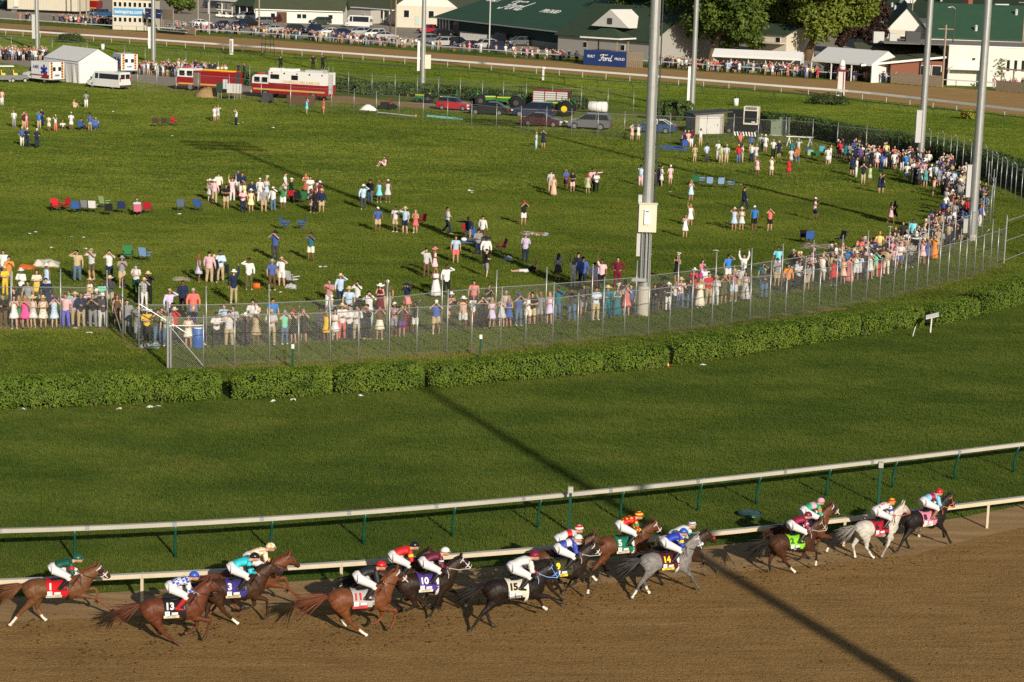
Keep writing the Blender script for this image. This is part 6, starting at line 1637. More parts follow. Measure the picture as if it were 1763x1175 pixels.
CARS = {  # length, width, lower-body stations, greenhouse stations, roof stations, wheelbase, wheel radius
 'sedan': (4.7, 1.82, [(-2.35, .45, .78, .72, .74), (-2.2, .28, .98, .86, .84), (-1.4, .22, 1.02, .91, .86), (.9, .22, .98, .91, .86), (2.05, .25, .80, .88, .80), (2.32, .40, .66, .74, .70)], [(-1.75, .98, 1.0, .80, .78), (-1.0, .98, 1.42, .82, .60), (.15, .98, 1.42, .82, .60), (1.05, .94, .97, .80, .76)], 2.75, .33),
 'suv': (4.75, 1.9, [(-2.37, .5, .85, .80, .80), (-2.3, .32, 1.08, .90, .88), (-1.4, .28, 1.1, .94, .90), (.95, .28, 1.08, .94, .90), (2.1, .32, .98, .92, .84), (2.35, .45, .78, .78, .74)], [(-2.28, 1.06, 1.1, .84, .80), (-2.0, 1.06, 1.66, .86, .68), (.3, 1.06, 1.66, .86, .68), (1.15, 1.04, 1.08, .84, .80)], 2.8, .37),
 'pickup': (5.7, 1.98, [(-2.85, .55, 1.05, .90, .92), (-2.8, .42, 1.12, .95, .94), (-.75, .38, 1.12, .97, .94), (1.1, .38, 1.15, .97, .94), (2.6, .42, 1.05, .95, .90), (2.83, .55, .90, .86, .84)], [(-.95, 1.1, 1.14, .88, .84), (-.75, 1.1, 1.80, .90, .72), (.65, 1.1, 1.80, .90, .72), (1.35, 1.1, 1.14, .88, .84)], 3.6, .40),
 'hatch': (3.9, 1.72, [(-1.95, .45, .85, .74, .74), (-1.85, .28, .98, .82, .80), (-1.0, .24, 1.0, .86, .82), (.7, .24, .98, .86, .82), (1.7, .27, .88, .83, .76), (1.93, .40, .70, .70, .66)], [(-1.84, .97, 1.0, .76, .74), (-1.6, .97, 1.42, .78, .66), (.25, .97, 1.42, .78, .66), (.72, .96, 1.0, .76, .74)], 2.5, .32),
}
def car(kind, px, py, yaw, col, label, roof=None, z=0.0):
    L, W, lo, gh, wb, wr = CARS[kind]
    r = empty('parked_car' if kind != 'pickup' else 'pickup_truck', G(px, py), R(yaw)); r.location.z = z
    tag(r, label, 'car' if kind != 'pickup' else 'pickup truck', 'parked cars and trucks')
    P = PAINT[col]
    mb = MB(); loft_x(mb, lo); mb.build('body', P, r)
    mb = MB(); loft_x(mb, gh); mb.build('windows', M_GLASS, r)
    zt = gh[1][2]; mb = MB(); loft_x(mb, [(gh[1][0] - .05, zt - .04, zt + .02, gh[1][4] + .035, gh[1][4] - .02), (gh[1][0] + .1, zt - .04, zt + .05, gh[1][4] + .035, gh[1][4] - .06), (gh[2][0] - .1, zt - .04, zt + .05, gh[2][4] + .035, gh[2][4] - .06), (gh[2][0] + .05, zt - .04, zt + .02, gh[2][4] + .035, gh[2][4] - .02)]); 
    for s in (-1, 1):
        for a, b in ((0, 1), (3, 2)): mb.bar((gh[a][0], s * (gh[a][3] + .004), gh[a][1] + .03), (gh[b][0], s * (gh[b][4] + .004), zt), .07, .05)
        xm = (gh[1][0] + gh[2][0]) / 2; mb.bar((xm, s * (gh[1][3] + .006), gh[1][1]), (xm, s * (gh[1][4] + .006), zt), .08, .05)
    mb.build('roof', PAINT[roof] if roof else P, r)
    if kind == 'pickup':
        mb = MB(); mb.box((-1.85, 0, 1.115), (1.7, 1.6, .03)); mb.build('truck_bed', M_RUBBER, r)
    for x in (-wb / 2, wb / 2):
        for s in (-1, 1): wheel(r, x, s * (W / 2 - .10), wr)
    for s in (-1, 1):
        mb = MB(); mb.box((lo[-1][0] - .10, s * W * .36, lo[-1][2] - .02), (.24, .3, .14)); mb.build('headlight', M_LAMP, r)
        mb = MB(); mb.box((lo[0][0] + .08, s * W * .40, lo[0][2] - .02), (.2, .2, .16)); mb.build('tail_light', M_REDLAMP, r)
        mb = MB(); mb.box((gh[3][0] - .15, s * (W / 2 + .08), gh[3][1] + .08), (.12, .2, .14)); mb.build('mirror', P, r)
    for x in (lo[0][0] - .02, lo[-1][0] + .02):
        mb = MB(); mb.box((x, 0, .47), (.14, W * .86, .16)); mb.build('bumper', M_DGREY, r)
    return r
TRK = -33  # the far track runs this way in plan
car('hatch', 782, 190, -14, 'red', 'small red hatchback with black roof behind the yard fence', roof='black')
car('sedan', 842, 198, 168, 'black', 'low black car beside the red hatchback')
car('suv', 918, 202, 168, 'navy', 'dark navy SUV in front of the slatted wagon')
car('sedan', 934, 218, -14, 'maroon', 'dark maroon sedan close behind the yard fence')
car('suv', 1014, 223, 168, 'grey', 'grey SUV right of the maroon sedan, closest to the yard fence')
car('sedan', 1126, 229, 166, 'blue', 'large steel blue car with white roof, half hidden by the thick light pole', roof='white')
LOT = [('sedan', 347, 46, 'white', 'white sedan at the left end of the row behind the far crowd'), ('sedan', 381, 48, 'navy', 'navy sedan second in the row behind the far crowd'), ('sedan', 405, 49, 'navy', 'navy sedan third in the row, beside a black SUV'), ('suv', 431, 47, 'black', 'black SUV behind the thin grey pole at the left of the lot'),
 ('sedan', 468, 56, 'silver', 'silver blue sedan right of the black SUV, by the far crowd'), ('suv', 450, 43, 'grey', 'grey SUV behind the silver blue sedan'), ('suv', 514, 57, 'black', 'black SUV left of the navy pickup'), ('pickup', 543, 58, 'navy', 'navy pickup truck in the row behind the far crowd'), ('sedan', 566, 61, 'white', 'white sedan right of the navy pickup'), ('sedan', 592, 62, 'navy', 'navy sedan in front of the white shuttle van'), ('suv', 617, 62, 'silver', 'silver SUV between the navy sedan and the white SUV'), ('suv', 642, 65, 'white', 'white SUV in the row behind the far crowd'), ('sedan', 664, 68, 'silver', 'silver sedan right of the white SUV'),
 ('pickup', 482, 39, 'maroon', 'maroon pickup in the back row by the white stable'), ('pickup', 505, 39, 'grey', 'dark grey pickup in the back row beside the maroon one'), ('suv', 526, 39, 'white', 'white SUV in the back row by the white stable'), ('suv', 551, 43, 'green', 'dark green off-road car in the back row'), ('suv', 421, 34, 'silver', 'silver SUV beside the golf carts'), ('sedan', 449, 35, 'white', 'white sedan by the porch of the green roofed building'),
 ('suv', 731, 75, 'grey', 'grey SUV behind the light pole in the gravel lot'), ('suv', 761, 80, 'silver', 'silver car left of the large black SUV'), ('suv', 789, 80, 'black', 'large black SUV in the lot before the green roofed barn'), ('sedan', 808, 84, 'maroon', 'dark red sedan right of the large black SUV'), ('suv', 832, 84, 'silver', 'silver SUV left of the thin pole by the barn'), ('suv', 862, 89, 'navy', 'navy SUV at the right end of the row, by the red tape'), ('pickup', 862, 74, 'black', 'black pickup close to the dark barn wall'), ('suv', 893, 79, 'grey', 'grey SUV close to the dark barn wall'), ('sedan', 762, 62, 'black', 'black sedan at the barn entrance'), ('pickup', 742, 58, 'red', 'red pickup beside the bicycles at the barn entrance'), ('pickup', 178, 30, 'blue', 'blue pickup left of the judges stand'), ('suv', 366, 14, 'black', 'black car under the white canopy')]
for i, (k, x, y, c, lab) in enumerate(LOT): car(k, x, y, TRK + (180 if i % 3 else 0) + (70 if i % 2 else 62), c, lab)

def passenger_van(px, py, yaw, label, L=5.7, H=2.15, high=False):
    r = empty('passenger_van', G(px, py), R(yaw)); tag(r, label, 'van')
    P = PAINT['white']; W = .98; h = L / 2
    mb = MB(); loft_x(mb, [(-h, .42, 1.15, .92, .95), (-h + .05, .34, 1.2, .96, .97), (h - 1.55, .34, 1.2, .98, .97), (h - .55, .36, 1.12, .96, .90), (h, .48, .86, .86, .82)]); mb.build('body', P, r)
    mb = MB(); loft_x(mb, [(-h + .02, 1.19, H, .955, .84), (h - 1.7, 1.19, H, .955, .84), (h - 1.25, 1.19, H - .1, .95, .82), (h - .62, 1.15, 1.2, .90, .88)]); mb.build('upper_body', P, r)
    def side_glass(name, x0, x1):
        for s in (-1, 1):
            m = MB(); z0, z1 = 1.26, H - .25; y0, y1 = .955 - .115 * (z0 - 1.19) / (H - 1.19) + .008, .955 - .115 * (z1 - 1.19) / (H - 1.19) + .008
            m.add([(x0, s * y0, z0), (x1, s * y0, z0), (x1, s * y1, z1), (x0, s * y1, z1), (x0, s * (y0 - .02), z0), (x1, s * (y0 - .02), z0), (x1, s * (y1 - .02), z1), (x0, s * (y1 - .02), z1)], ((0, 1, 2, 3), (4, 7, 6, 5), (0, 4, 5, 1), (1, 5, 6, 2), (2, 6, 7, 3), (3, 7, 4, 0))); m.build(name, M_GLASS, r)
    side_glass('side_window', -h + .25, h - 2.15); side_glass('front_window', h - 2.0, h - 1.45)
    m = MB(); m.add([(h - 1.21, -.76, H - .16), (h - 1.21, .76, H - .16), (h - .66, .84, 1.24), (h - .66, -.84, 1.24), (h - 1.24, -.76, H - .18), (h - 1.24, .76, H - .18), (h - .69, .84, 1.22), (h - .69, -.84, 1.22)], ((0, 1, 2, 3), (4, 7, 6, 5), (0, 4, 5, 1), (1, 5, 6, 2), (2, 6, 7, 3), (3, 7, 4, 0))); m.build('windscreen', M_GLASS, r)
    for s in (-1, 1):
        m = MB(); m.box((-h - .0, s * .42, 1.62), (.05, .66, .55)); m.build('rear_window', M_GLASS, r)
        m = MB(); m.box((-h - .01, s * .87, 1.3), (.06, .1, .5)); m.build('tail_light', M_REDLAMP, r)
        m = MB(); m.box((h - .08, s * .68, .85), (.2, .28, .18)); m.build('headlight', M_LAMP, r)
        m = MB(); m.box((h - 1.0, s * 1.12, 1.3), (.12, .18, .24)); m.build('mirror', M_BLACK, r)
        for x in (-h + 1.25, h - 1.0): wheel(r, x, s * .84, .36)
    for x in (-h - .05, h + .03):
        m = MB(); m.box((x, 0, .5), (.16, 1.9, .2)); m.build('bumper', M_DGREY, r)
    return r
passenger_van(187, 153, 146, 'white passenger van parked on the grass edge beside the marquee')
passenger_van(616, 48, TRK + 38 + 160, 'tall white shuttle van in the gravel lot', 5.9, 2.6)

M_WHITEV = mat('vehicle_white', (.76, .76, .74), .35, .5, var=.03)
M_YSTRIPE = mat('reflective_yellow', (.55, .36, .10), .5, .4)
M_VRED = mat('vehicle_red', (.27, .010, .018), .3, .5, coat=.5, var=.05)
M_VBLUE = mat('vehicle_blue', (.03, .05, .35), .4, .4)
def ambulance(px, py, yaw, label):
    r = empty('ambulance', G(px, py), R(yaw)); tag(r, label, 'ambulance')
    mb = MB(); mb.box((-1.25, 0, 1.62), (3.7, 2.3, 2.2)); mb.build('patient_box', M_WHITEV, r)
    mb = MB(); loft_x(mb, [(.6, .5, 1.35, 1.0, .98), (1.7, .5, 1.25, 1.0, .95), (2.75, .55, 1.05, .92, .88)]); loft_x(mb, [(.6, 1.34, 2.1, .95, .8), (1.1, 1.34, 2.05, .95, .8), (1.75, 1.24, 1.28, .92, .88)]); mb.build('cab', M_WHITEV, r)
    mb = MB(); loft_x(mb, [(.75, 1.4, 1.95, .965, .85), (1.15, 1.4, 1.95, .965, .84), (1.55, 1.36, 1.4, .95, .92)]); mb.build('cab_windows', M_GLASS, r)
    for s in (-1, 1):
        m = MB(); m.box((-1.1, s * 1.152, 1.02), (3.9, .012, .16)); m.build('red_stripe', M_VRED, r)
        m = MB()
        for a in (0, 60, 120):
            c = Vector((-2.0, s * 1.158, 1.65)); d = Vector((math.cos(R(a + 90)), 0, math.sin(R(a + 90)))) * .72
            m.bar(c - d, c + d, .01, .36, up=(-d.z, 0, d.x))
        m.build('medical_star', M_VBLUE, r)
        m = MB(); m.prism([(-2.95, .65), (-1.25, .65), (-2.2, 1.45), (-2.95, .95)], s * 1.156, s * 1.166); m.build('red_flash', M_VRED, r)
        for x in (-1.9, 1.85): wheel(r, x, s * .95, .40)
        m = MB(); m.box((-3.115, s * .42, 1.85), (.02, .42, .5)); m.build('rear_window', M_GLASS, r)
    me = lettering('name', 'AMR', .62, M_VBLUE, r, (-.35, 1.16, 2.0), (R(90), 0, R(180)), ext=.006, off=.008)
    me = lettering('name', 'AMR', .40, M_VBLUE, r, (-3.125, 0, 1.05), (R(90), 0, R(-90)), ext=.006, off=.006)
    for s in (-1, 1):
        m = MB()
        for k in range(6): m.quad((-3.113, s * .98, .7 + k * .34), (-3.113, s * .68, .82 + k * .34), (-3.113, s * .68, .99 + k * .34), (-3.113, s * .98, .87 + k * .34))
        m.build('chevrons', M_VRED, r, fix=False)
        m = MB(); m.box((-3.104, s * .83, 1.7), (.012, .32, 2.1)); m.build('chevron_panel', M_YSTRIPE, r)
    m = MB(); m.box((-3.2, 0, .5), (.35, 2.2, .14)); m.build('step_bumper', M_DGREY, r)
    for s in (-1, 1):
        m = MB(); m.box((-3.12, s * .9, 2.6), (.04, .18, .12)); m.build('warning_light', M_REDLAMP, r)
    return r
ambulance(72, 142, 140, 'white ambulance with blue star beside the marquee, rear doors towards us')
ambulance(211, 126, 118, 'second ambulance half hidden behind the marquee, chevron rear showing')

def fire_truck(name, px, py, yaw, L, H, label, white_top=1.0, rescue=True):
    r = empty(name, G(px, py), R(yaw)); tag(r, label, 'fire truck'); h = L / 2
    zt = H * .56
    mb = MB(); mb.box((-.9, 0, .62 + (zt - .62) / 2), (L - 2.9, 2.46, zt - .62)); mb.build('lower_body', M_VRED, r)
    top = M_WHITEV if rescue else M_VRED
    mb = MB(); mb.box((-.9, 0, zt + (H - zt) / 2), (L - 2.9, 2.46, H - zt)); mb.build('upper_body', top, r)
    cx = h - 1.2
    mb = MB(); mb.box((cx, 0, .62 + .55), (2.3, 2.4, 1.1)); mb.build('cab', M_VRED, r)
    mb = MB(); loft_x(mb, [(cx - 1.15, 1.72, 2.75, 1.2, 1.12), (cx + .75, 1.72, 2.75, 1.2, 1.12), (cx + 1.15, 1.72, 2.5, 1.18, 1.08)]); cb = mb.build('cab_top', M_WHITEV, r)
    for s in (-1, 1):
        for x in (cx - .6, cx + .45):
            m = MB(); m.box((x, s * 1.175, 2.18), (.72, .06, .62)); m.build('cab_window', M_GLASS, r)
        for x in ((-h + 2.2, h - 1.9)): wheel(r, x, s * 1.06, .52, .34)
        m = MB(); m.box((.2, s * 1.238, .62 + (zt - .62) * .36), (L - .9, .012, .2)); m.build('stripe', M_YSTRIPE, r)
        for k in range(4):
            x = -h + 1.6 + k * (L - 4.2) / 4
            m = MB(); m.box((x, s * 1.236, (.75 + zt) / 2), ((L - 4.6) / 4, .014, zt - .95)); m.build('locker_door', M_VRED, r)
        if rescue:
            for x, w in ((h - 3.2, 1.2), (-.6, .9)):
                m = MB(); m.box((x, s * 1.236, zt + .75), (w, .02, .55)); m.build('side_window', M_GLASS, r)
            for k in range(5):
                m = MB(); m.box((-h + 1.0 + k * 1.7, s * 1.236, H - .28), (.22, .02, .16)); m.build('marker_light', M_BLACK if k % 2 else M_REDLAMP, r)
    gold = mat('gold_letters', (.62, .40, .08), .4, .4)
    if rescue: lettering('name', 'LOUISVILLE FIRE & RESCUE', .42, gold, r, (-1.5, 1.245, zt + .2), (R(90), 0, R(180)), ext=.006, off=.006)
    m = MB(); m.box((cx + 1.2, 0, .75), (.25, 2.4, .3)); m.build('bumper', M_LGREY, r)
    for s in (-1, 1):
        m = MB(); m.box((cx + 1.17, s * .85, 1.3), (.08, .35, .22)); m.build('headlight', M_LAMP, r)
        m = MB(); m.box((-h + .53, s * 1.0, zt - .3), (.04, .3, .35)); m.build('tail_light', M_REDLAMP, r)
    m = MB(); m.box((cx + .5, 0, 2.83), (.35, 1.6, .16)); m.build('light_bar', M_REDLAMP, r)
    m = MB(); m.box((-h + .545, 0, (H + .7) / 2), (.03, 1.0, H - 1.0)); m.build('rear_door', M_LGREY if rescue else M_DGREY, r)
    if rescue:
        for x, w in ((.5, 1.6), (2.4, 1.2), (-2.9, 2.2)):
            m = MB(); m.box((x, .1, H + .13), (w, 1.5, .26)); m.build('roof_unit', M_LGREY if w > 2 else M_WHITEV, r)
        for s in (-.5, .5):
            m = MB()
            m.tube([(-h + .5, s, .7), (-h + .5, s, H + .7), (-h + 1.1, s, H + .7), (-h + 1.1, s, H)], .03, 6); m.build('ladder_rail', M_CHROME, r)
    else:
        m = MB(); m.box((h - 2.85, 0, 1.5), (1.0, 2.5, 1.6)); m.build('pump_panel', mat('pump_panel', (.30, .27, .22), .4, .4, metal=.5), r)
        for k in range(3):
            m = MB(); m.tube([(-h + .8, -.7 + k * .6, H + .06), (h - 3.2, -.7 + k * .6, H + .09)], .09, 6); m.build('hose', mat('yellow_hose', (.75, .5, .03), .7) if k else mat('red_hose', (.4, .03, .03), .7), r)
    return r
FT = fire_truck('rescue_truck', 508, 171, 157, 10.6, 3.35, 'large white and red fire rescue truck with three firefighters standing on its roof')
fire_truck('fire_engine', 364, 158, 159, 8.4, 2.55, 'red fire engine with white cab behind the grey electrical boxes', rescue=False)
fire_truck('fire_engine', 150, 20, TRK + 10 + 180, 8.0, 2.5, 'red fire engine far off beside the cream building', rescue=False)
# three firefighters on the roof
for dx, hd, ps, lab in ((2.0, 'bk', 'phone', 'firefighter in black on the rescue truck roof, leftmost of three'), (-2.4, 'cb', 'hips', 'firefighter in black on the rescue truck roof, middle of three'), (-3.7, 'bk', 'both', 'firefighter in black on the rescue truck roof, at its rear end')):
    a = R(157); p = G(508, 171) + Vector((math.cos(a) * dx, math.sin(a) * dx, 0))
    o = person(Vector((p.x, p.y, 0)), 'm', 'bk', 't-bk', hd, ps, 'b', z=3.62 if dx < 0 else 3.36, group='firefighters on the rescue truck'); PEOPLE.pop(); tag(o, lab, 'person', 'firefighters on the rescue truck')

M_TGREEN = mat('tractor_green', (.02, .17, .03), .35, .5); M_TYELLOW = mat('tractor_yellow', (.75, .55, .02), .4, .5)
def tractor(px, py, yaw, label, s=1.0, rops=True):
    hub = M_TYELLOW if s > 1.2 else M_DGREY
    r = empty('tractor', G(px, py), R(yaw)); r.scale = (s, s, s); tag(r, label, 'tractor', 'green farm tractors in the yard')
    mb = MB(); loft_x(mb, [(.0, .75, 1.35, .36, .34), (1.2, .75, 1.32, .34, .30), (1.55, .8, 1.15, .28, .24)]); mb.build('hood', M_TGREEN, r)
    mb = MB(); mb.box((.75, 0, 1.2), (1.45, .745, .09)); mb.build('stripe', M_TYELLOW, r)
    mb = MB(); mb.box((-.45, 0, .75), (1.3, .7, .4)); mb.build('chassis', M_DGREY, r)
    mb = MB(); mb.box((-.6, 0, 1.1), (.5, .5, .12)); mb.box((-.85, 0, 1.35), (.12, .5, .5)); mb.build('seat', M_TYELLOW, r)
    for sy in (-1, 1):
        wheel(r, -.7, sy * .72, .72, .42, hub, .4); wheel(r, 1.15, sy * .6, .42, .26, hub, .4)
        mb = MB(); mb.tube([(-.7 + .78 * math.cos(R(a)), sy * .72, .75 + .78 * math.sin(R(a))) for a in range(30, 151, 20)], [(.24, .02)] * 7, 6, side=(0, 1, 0)); mb.build('fender', M_TGREEN, r)
    mb = MB(); mb.tube([(-.1, 0, 1.2), (-.25, 0, 1.55)], .03, 6); mb.tube([(-.28 + .02 * math.cos(R(a)), .2 * math.cos(R(a)), 1.55 + .2 * math.sin(R(a))) for a in range(0, 361, 45)], .018, 5); mb.build('steering_wheel', M_BLACK, r)
    if rops:
        mb = MB(); mb.tube([(-.95, -.5, .8), (-1.0, -.5, 2.3), (-1.0, .5, 2.3), (-.95, .5, .8)], .045, 6); mb.build('roll_bar', M_TGREEN if s < 1 else M_BLACK, r)
    mb = MB(); mb.box((-1.1, .25, 1.0), (.03, .3, .3)); mb.build('warning_triangle', M_ORANGE, r)
    return r
tractor(962, 200, 165, 'green tractor with big tyres in front of the slatted wagon', 1.25)
tractor(880, 188, 168, 'green tractor with yellow stripe between the black car and the wagon', 1.1)
tractor(832, 183, 20, 'green tractor with open roll frame behind the black car', .95)
tractor(775, 181, 175, 'green mower tractor behind the red hatchback', .8)
tractor(731, 177, 170, 'yellow seated mower under the light pole', .75, False)
def wagon():
    r = empty('slatted_wagon', G(950, 188), R(168)); tag(r, 'grey slatted wagon trailer with red frame, behind the tractors', 'trailer')
    mb = MB(); mb.box((0, 0, 1.35), (4.3, 2.0, 1.5)); mb.build('bed', M_DGREY, r)
    for s in (-1, 1):
        for k in range(6):
            mb = MB(); mb.box((0, s * 1.02, .72 + k * .26), (4.3, .04, .2)); mb.build('slat', M_LGREY, r)
        for x in (-2.1, -.7, .7, 2.1):
            mb = MB(); mb.box((x, s * 1.05, 1.35), (.09, .06, 1.6)); mb.build('stake', M_VRED, r)
        mb = MB(); mb.box((0, s * 1.03, 2.14), (4.3, .08, .09)); mb.build('top_rail', M_VRED, r)
        for x in (-1.2, 1.2): wheel(r, x, s * .9, .4)
wagon()
def tank():
    r = empty('water_tank', G(1029, 197), R(165)); tag(r, 'white plastic water tank lying among yard junk', 'tank')
    mb = MB(); mb.tube([(-1.1, 0, .85), (-1.0, 0, .85), (1.0, 0, .85), (1.1, 0, .85)], [.45, .62, .62, .45], 18); mb.build('tank_body', M_TENT, r, smooth=True)
    for x in (-.6, 0, .6):
        mb = MB(); mb.tube([(x, 0, .85), (x + .06, 0, .85)], .64, 18); mb.build('band', M_LGREY, r)
    mb = MB(); mb.tube([(0, 0, 1.4), (0, 0, 1.58)], .2, 12); mb.build('lid', M_DGREY, r)
    mb = MB(); mb.box((0, 0, .12), (2.0, 1.1, .24)); mb.build('skid', M_DGREY, r)
tank()
def simple(name, label, cat, px, py, build_parts, yaw=0, group=None):
    r = empty(name, G(px, py), R(yaw)); tag(r, label, cat, group)
    for pn, fn, m in build_parts:
        mb = MB(); fn(mb); mb.build(pn, m, r, smooth=pn in ('barrel_body', 'cone_body', 'pile', 'dish', 'bag'))
    return r
def cone(px, py, label, s=.6):
    o = simple('traffic_cone', label, 'traffic cone', px, py, [('base', lambda b: b.box((0, 0, .02), (.36, .36, .04)), M_ORANGE), ('cone_body', lambda b: b.tube([(0, 0, .03), (0, 0, .7)], [.15, .03], 14), M_ORANGE), ('band', lambda b: b.tube([(0, 0, .34), (0, 0, .47)], [.102, .078], 14), M_WHITE)]); o.scale = (s, s, s)
cone(1150, 634, 'orange cone between two hedge blocks', .42); cone(716, 203, 'orange cone by the yard fence next to the aqua pipes'); cone(702, 167, 'orange cone at the back of the yard')
def heap(px, py, label, cat, m, rx, ry, h, seed, name='pile'):
    q = random.Random(seed); mb = MB()
    r = empty(name, G(px, py)); tag(r, label, cat)
    n = 16; vs = []; fs = []
    for j, (rr, zz) in enumerate(((1, 0), (.85, .35), (.55, .75), (.2, 1.0))):
        for i in range(n):
            a = 6.283 * i / n; k = 1 + .22 * mnoise.noise(Vector((math.cos(a) * 2, math.sin(a) * 2, seed + j)))
            vs.append((rx * rr * k * math.cos(a), ry * rr * k * math.sin(a), h * zz * (1 + .2 * q.uniform(-1, 1))))
    for j in range(3):
        for i in range(n): fs.append((j * n + i, j * n + (i + 1) % n, (j + 1) * n + (i + 1) % n, (j + 1) * n + i))
    fs.append(tuple(3 * n + i for i in range(n))); mb.add(vs, fs); mb.build('mound', m, r, smooth=True); return r
heap(634, 191, 'white tarpaulin heap just inside the yard fence', 'tarpaulin', M_TENT, 1.1, .5, .6, 3, 'tarpaulin_heap')
heap(357, 168, 'small sand mound in front of the fire engine', 'sand mound', M_SAND, 1.6, .8, 1.2, 4, 'sand_mound')
simple('zero_turn_mower', 'black and red mower beside the white tarpaulin heap', 'mower', 667, 189, [('deck', lambda b: (b.box((0, 0, .3), (2.0, 1.2, .3)), b.box((.3, 0, .65), (.9, .8, .4))), M_BLACK), ('seat', lambda b: (b.box((-.2, 0, .9), (.5, .5, .12)), b.box((-.45, 0, 1.15), (.1, .5, .5))), M_VRED), ('arm', lambda b: b.tube([(-1.6, 0, .2), (-.3, .2, 1.1)], .06, 6), M_DGREY), ('wheel', lambda b: b.tube([(-.6, -.75, .35), (-.6, -.5, .35)], .35, 14), M_RUBBER), ('wheel', lambda b: b.tube([(-.6, .5, .35), (-.6, .75, .35)], .35, 14), M_RUBBER)], 170)
def pipes(p0, p1, m, label, n=4):
    a, b = G(*p0), G(*p1); r = empty('pipe_bundle', a); tag(r, label, 'pipes')
    for k in range(n):
        mb = MB(); o = Vector((0, .14 * (k % 3), .07 + .12 * (k // 3))); mb.tube([o, b - a + o], .06, 8); mb.build('pipe', m, r)
pipes((735, 202), (796, 208), mat('aqua_pipe', (.25, .62, .58), .5), 'aqua pipes lying along the yard fence', 5)
pipes((650, 195), (716, 202), M_LGREY, 'grey white pipes lying along the yard fence', 3)
# shed, cooler, cabinets
def shed():
    a, b = G(1196, 232), G(1245, 232); r = empty('plywood_shed', a, math.atan2((b - a).y, (b - a).x)); L = (b - a).length
    tag(r, 'small grey plywood shed with slanted roof and wide door', 'shed')
    M_PLY = mat('grey_plywood', (.34, .33, .30), .9, .1, var=.25, scale=2.5)
    mb = MB(); mb.prism([(0, 0), (L, 0), (L, 2.3), (0, 2.05)], 0, 2.6); mb.build('wall', M_PLY, r)
    mb = MB(); mb.prism([(-.3, 2.05), (L + .9, 2.36), (L + .9, 2.48), (-.3, 2.17)], -.25, 2.8); mb.build('roof', M_DGREY, r)
    mb = MB(); mb.box((L * .5, -.03, .95), (L * .72, .06, 1.8)); d = mb.build('door', mat('pale_door', (.55, .55, .53), .7), r)
    mb = MB(); mb.box((L * .78, -.08, 1.0), (.05, .04, .2)); mb.build('handle', M_DGREY, d)
    for x in (.05, L - .05):
        mb = MB(); mb.box((x, -.02, 1.0), (.12, .08, 2.0)); mb.build('corner_board', M_WOOD, r)
shed()
def cooler():
    r = empty('portable_cooler', G(1281, 231), R(-14)); tag(r, 'cream framed portable cooler with black grille on a dark stand', 'air cooler')
    mb = MB(); mb.box((-.9, .55, 1.75), (1.9, 1.3, 1.5)); mb.build('rear_case', M_BLACK, r)
    mb = MB(); mb.box((.65, .55, 1.98), (1.55, 1.45, 1.9)); c = mb.build('front_case', M_CAB, r)
    mb = MB(); mb.box((.66, -.19, 1.85), (1.3, .05, 1.25)); mb.build('grille', M_BLACK, c)
    for k in range(5):
        mb = MB(); mb.box((.66, -.2, 2.62 + k * .06), (1.2, .04, .025)); mb.build('vent_slat', M_DGREY, c)
    mb = MB(); mb.box((.95, -.225, 1.32), (.4, .03, .1)); mb.build('nameplate', M_WHITE, c)
    mb = MB(); mb.box((-.2, .5, .52), (3.6, 1.3, .9)); mb.build('stand', M_BLACK, r)
    for x in (-1.6, 1.3): wheel(r, x, -.1, .28)
cooler()
def cabinets():
    for px, w, h, lab in ((1331, .55, 1.5, 'slim green utility cabinet, left of the three'), (1339, .6, 1.62, 'green utility cabinet with open side, middle of the three'), (1350, 1.1, 1.85, 'large green utility cabinet, right of the three')):
        r = empty('utility_cabinet', G(px, 234), R(-8)); tag(r, lab, 'cabinet', 'green utility cabinets by the back hedge')
        m = mat('utility_green', (.16, .20, .14), .6, .3)
        mb = MB(); mb.box((0, .4, h / 2), (w, .8, h)); mb.build('case', m, r)
        mb = MB(); mb.box((0, .4, h + .03), (w + .08, .9, .06)); mb.build('lid', m, r)
        mb = MB(); mb.box((0, .4, .05), (w + .2, 1.0, .1)); mb.build('plinth', M_CONC, r)
        mb = MB(); mb.box((w * .3, -.02, h * .55), (.04, .04, .16)); mb.build('handle', M_DGREY, r)
cabinets()
for px, py, w, h, m, lab in ((378, 171, .7, 1.9, M_DARKGREEN, 'dark green electrical box on a post by the fire engine'), (388, 170, .5, 2.2, M_LGREY, 'narrow grey electrical box on a post'), (399, 173, 1.1, 1.9, M_LGREY, 'wide grey electrical box on two posts'), (411, 172, .7, 1.8, M_LGREY, 'grey electrical box nearest the rescue truck')):
    simple('electrical_box', lab, 'electrical box', px, py, [('box', lambda b, w=w, h=h: b.box((0, 0, h - .5), (w, .35, 1.1)), m), ('post', lambda b, w=w, h=h: b.tube([(-w * .3, 0, 0), (-w * .3, 0, h - 1)], .05, 6), M_STEEL), ('post', lambda b, w=w, h=h: b.tube([(w * .3, 0, 0), (w * .3, 0, h - 1)], .05, 6), M_STEEL), ('door_edge', lambda b, w=w, h=h: b.box((w * .2, -.19, h - .5), (.03, .03, .9)), M_DGREY)], -8, 'electrical boxes by the fire engines')
simple('site_screen', 'low brown screen panel leaning on the fence before the rescue truck', 'panel', 518, 181, [('panel', lambda b: b.box((0, 0, .6), (3.4, .06, 1.0)), M_BROWN), ('leg', lambda b: b.bar((-1.2, 0, 0), (-1.2, .4, 1.3), .06), M_DGREY), ('leg', lambda b: b.bar((1.2, 0, 0), (1.2, .4, 1.3), .06), M_DGREY)], -12)
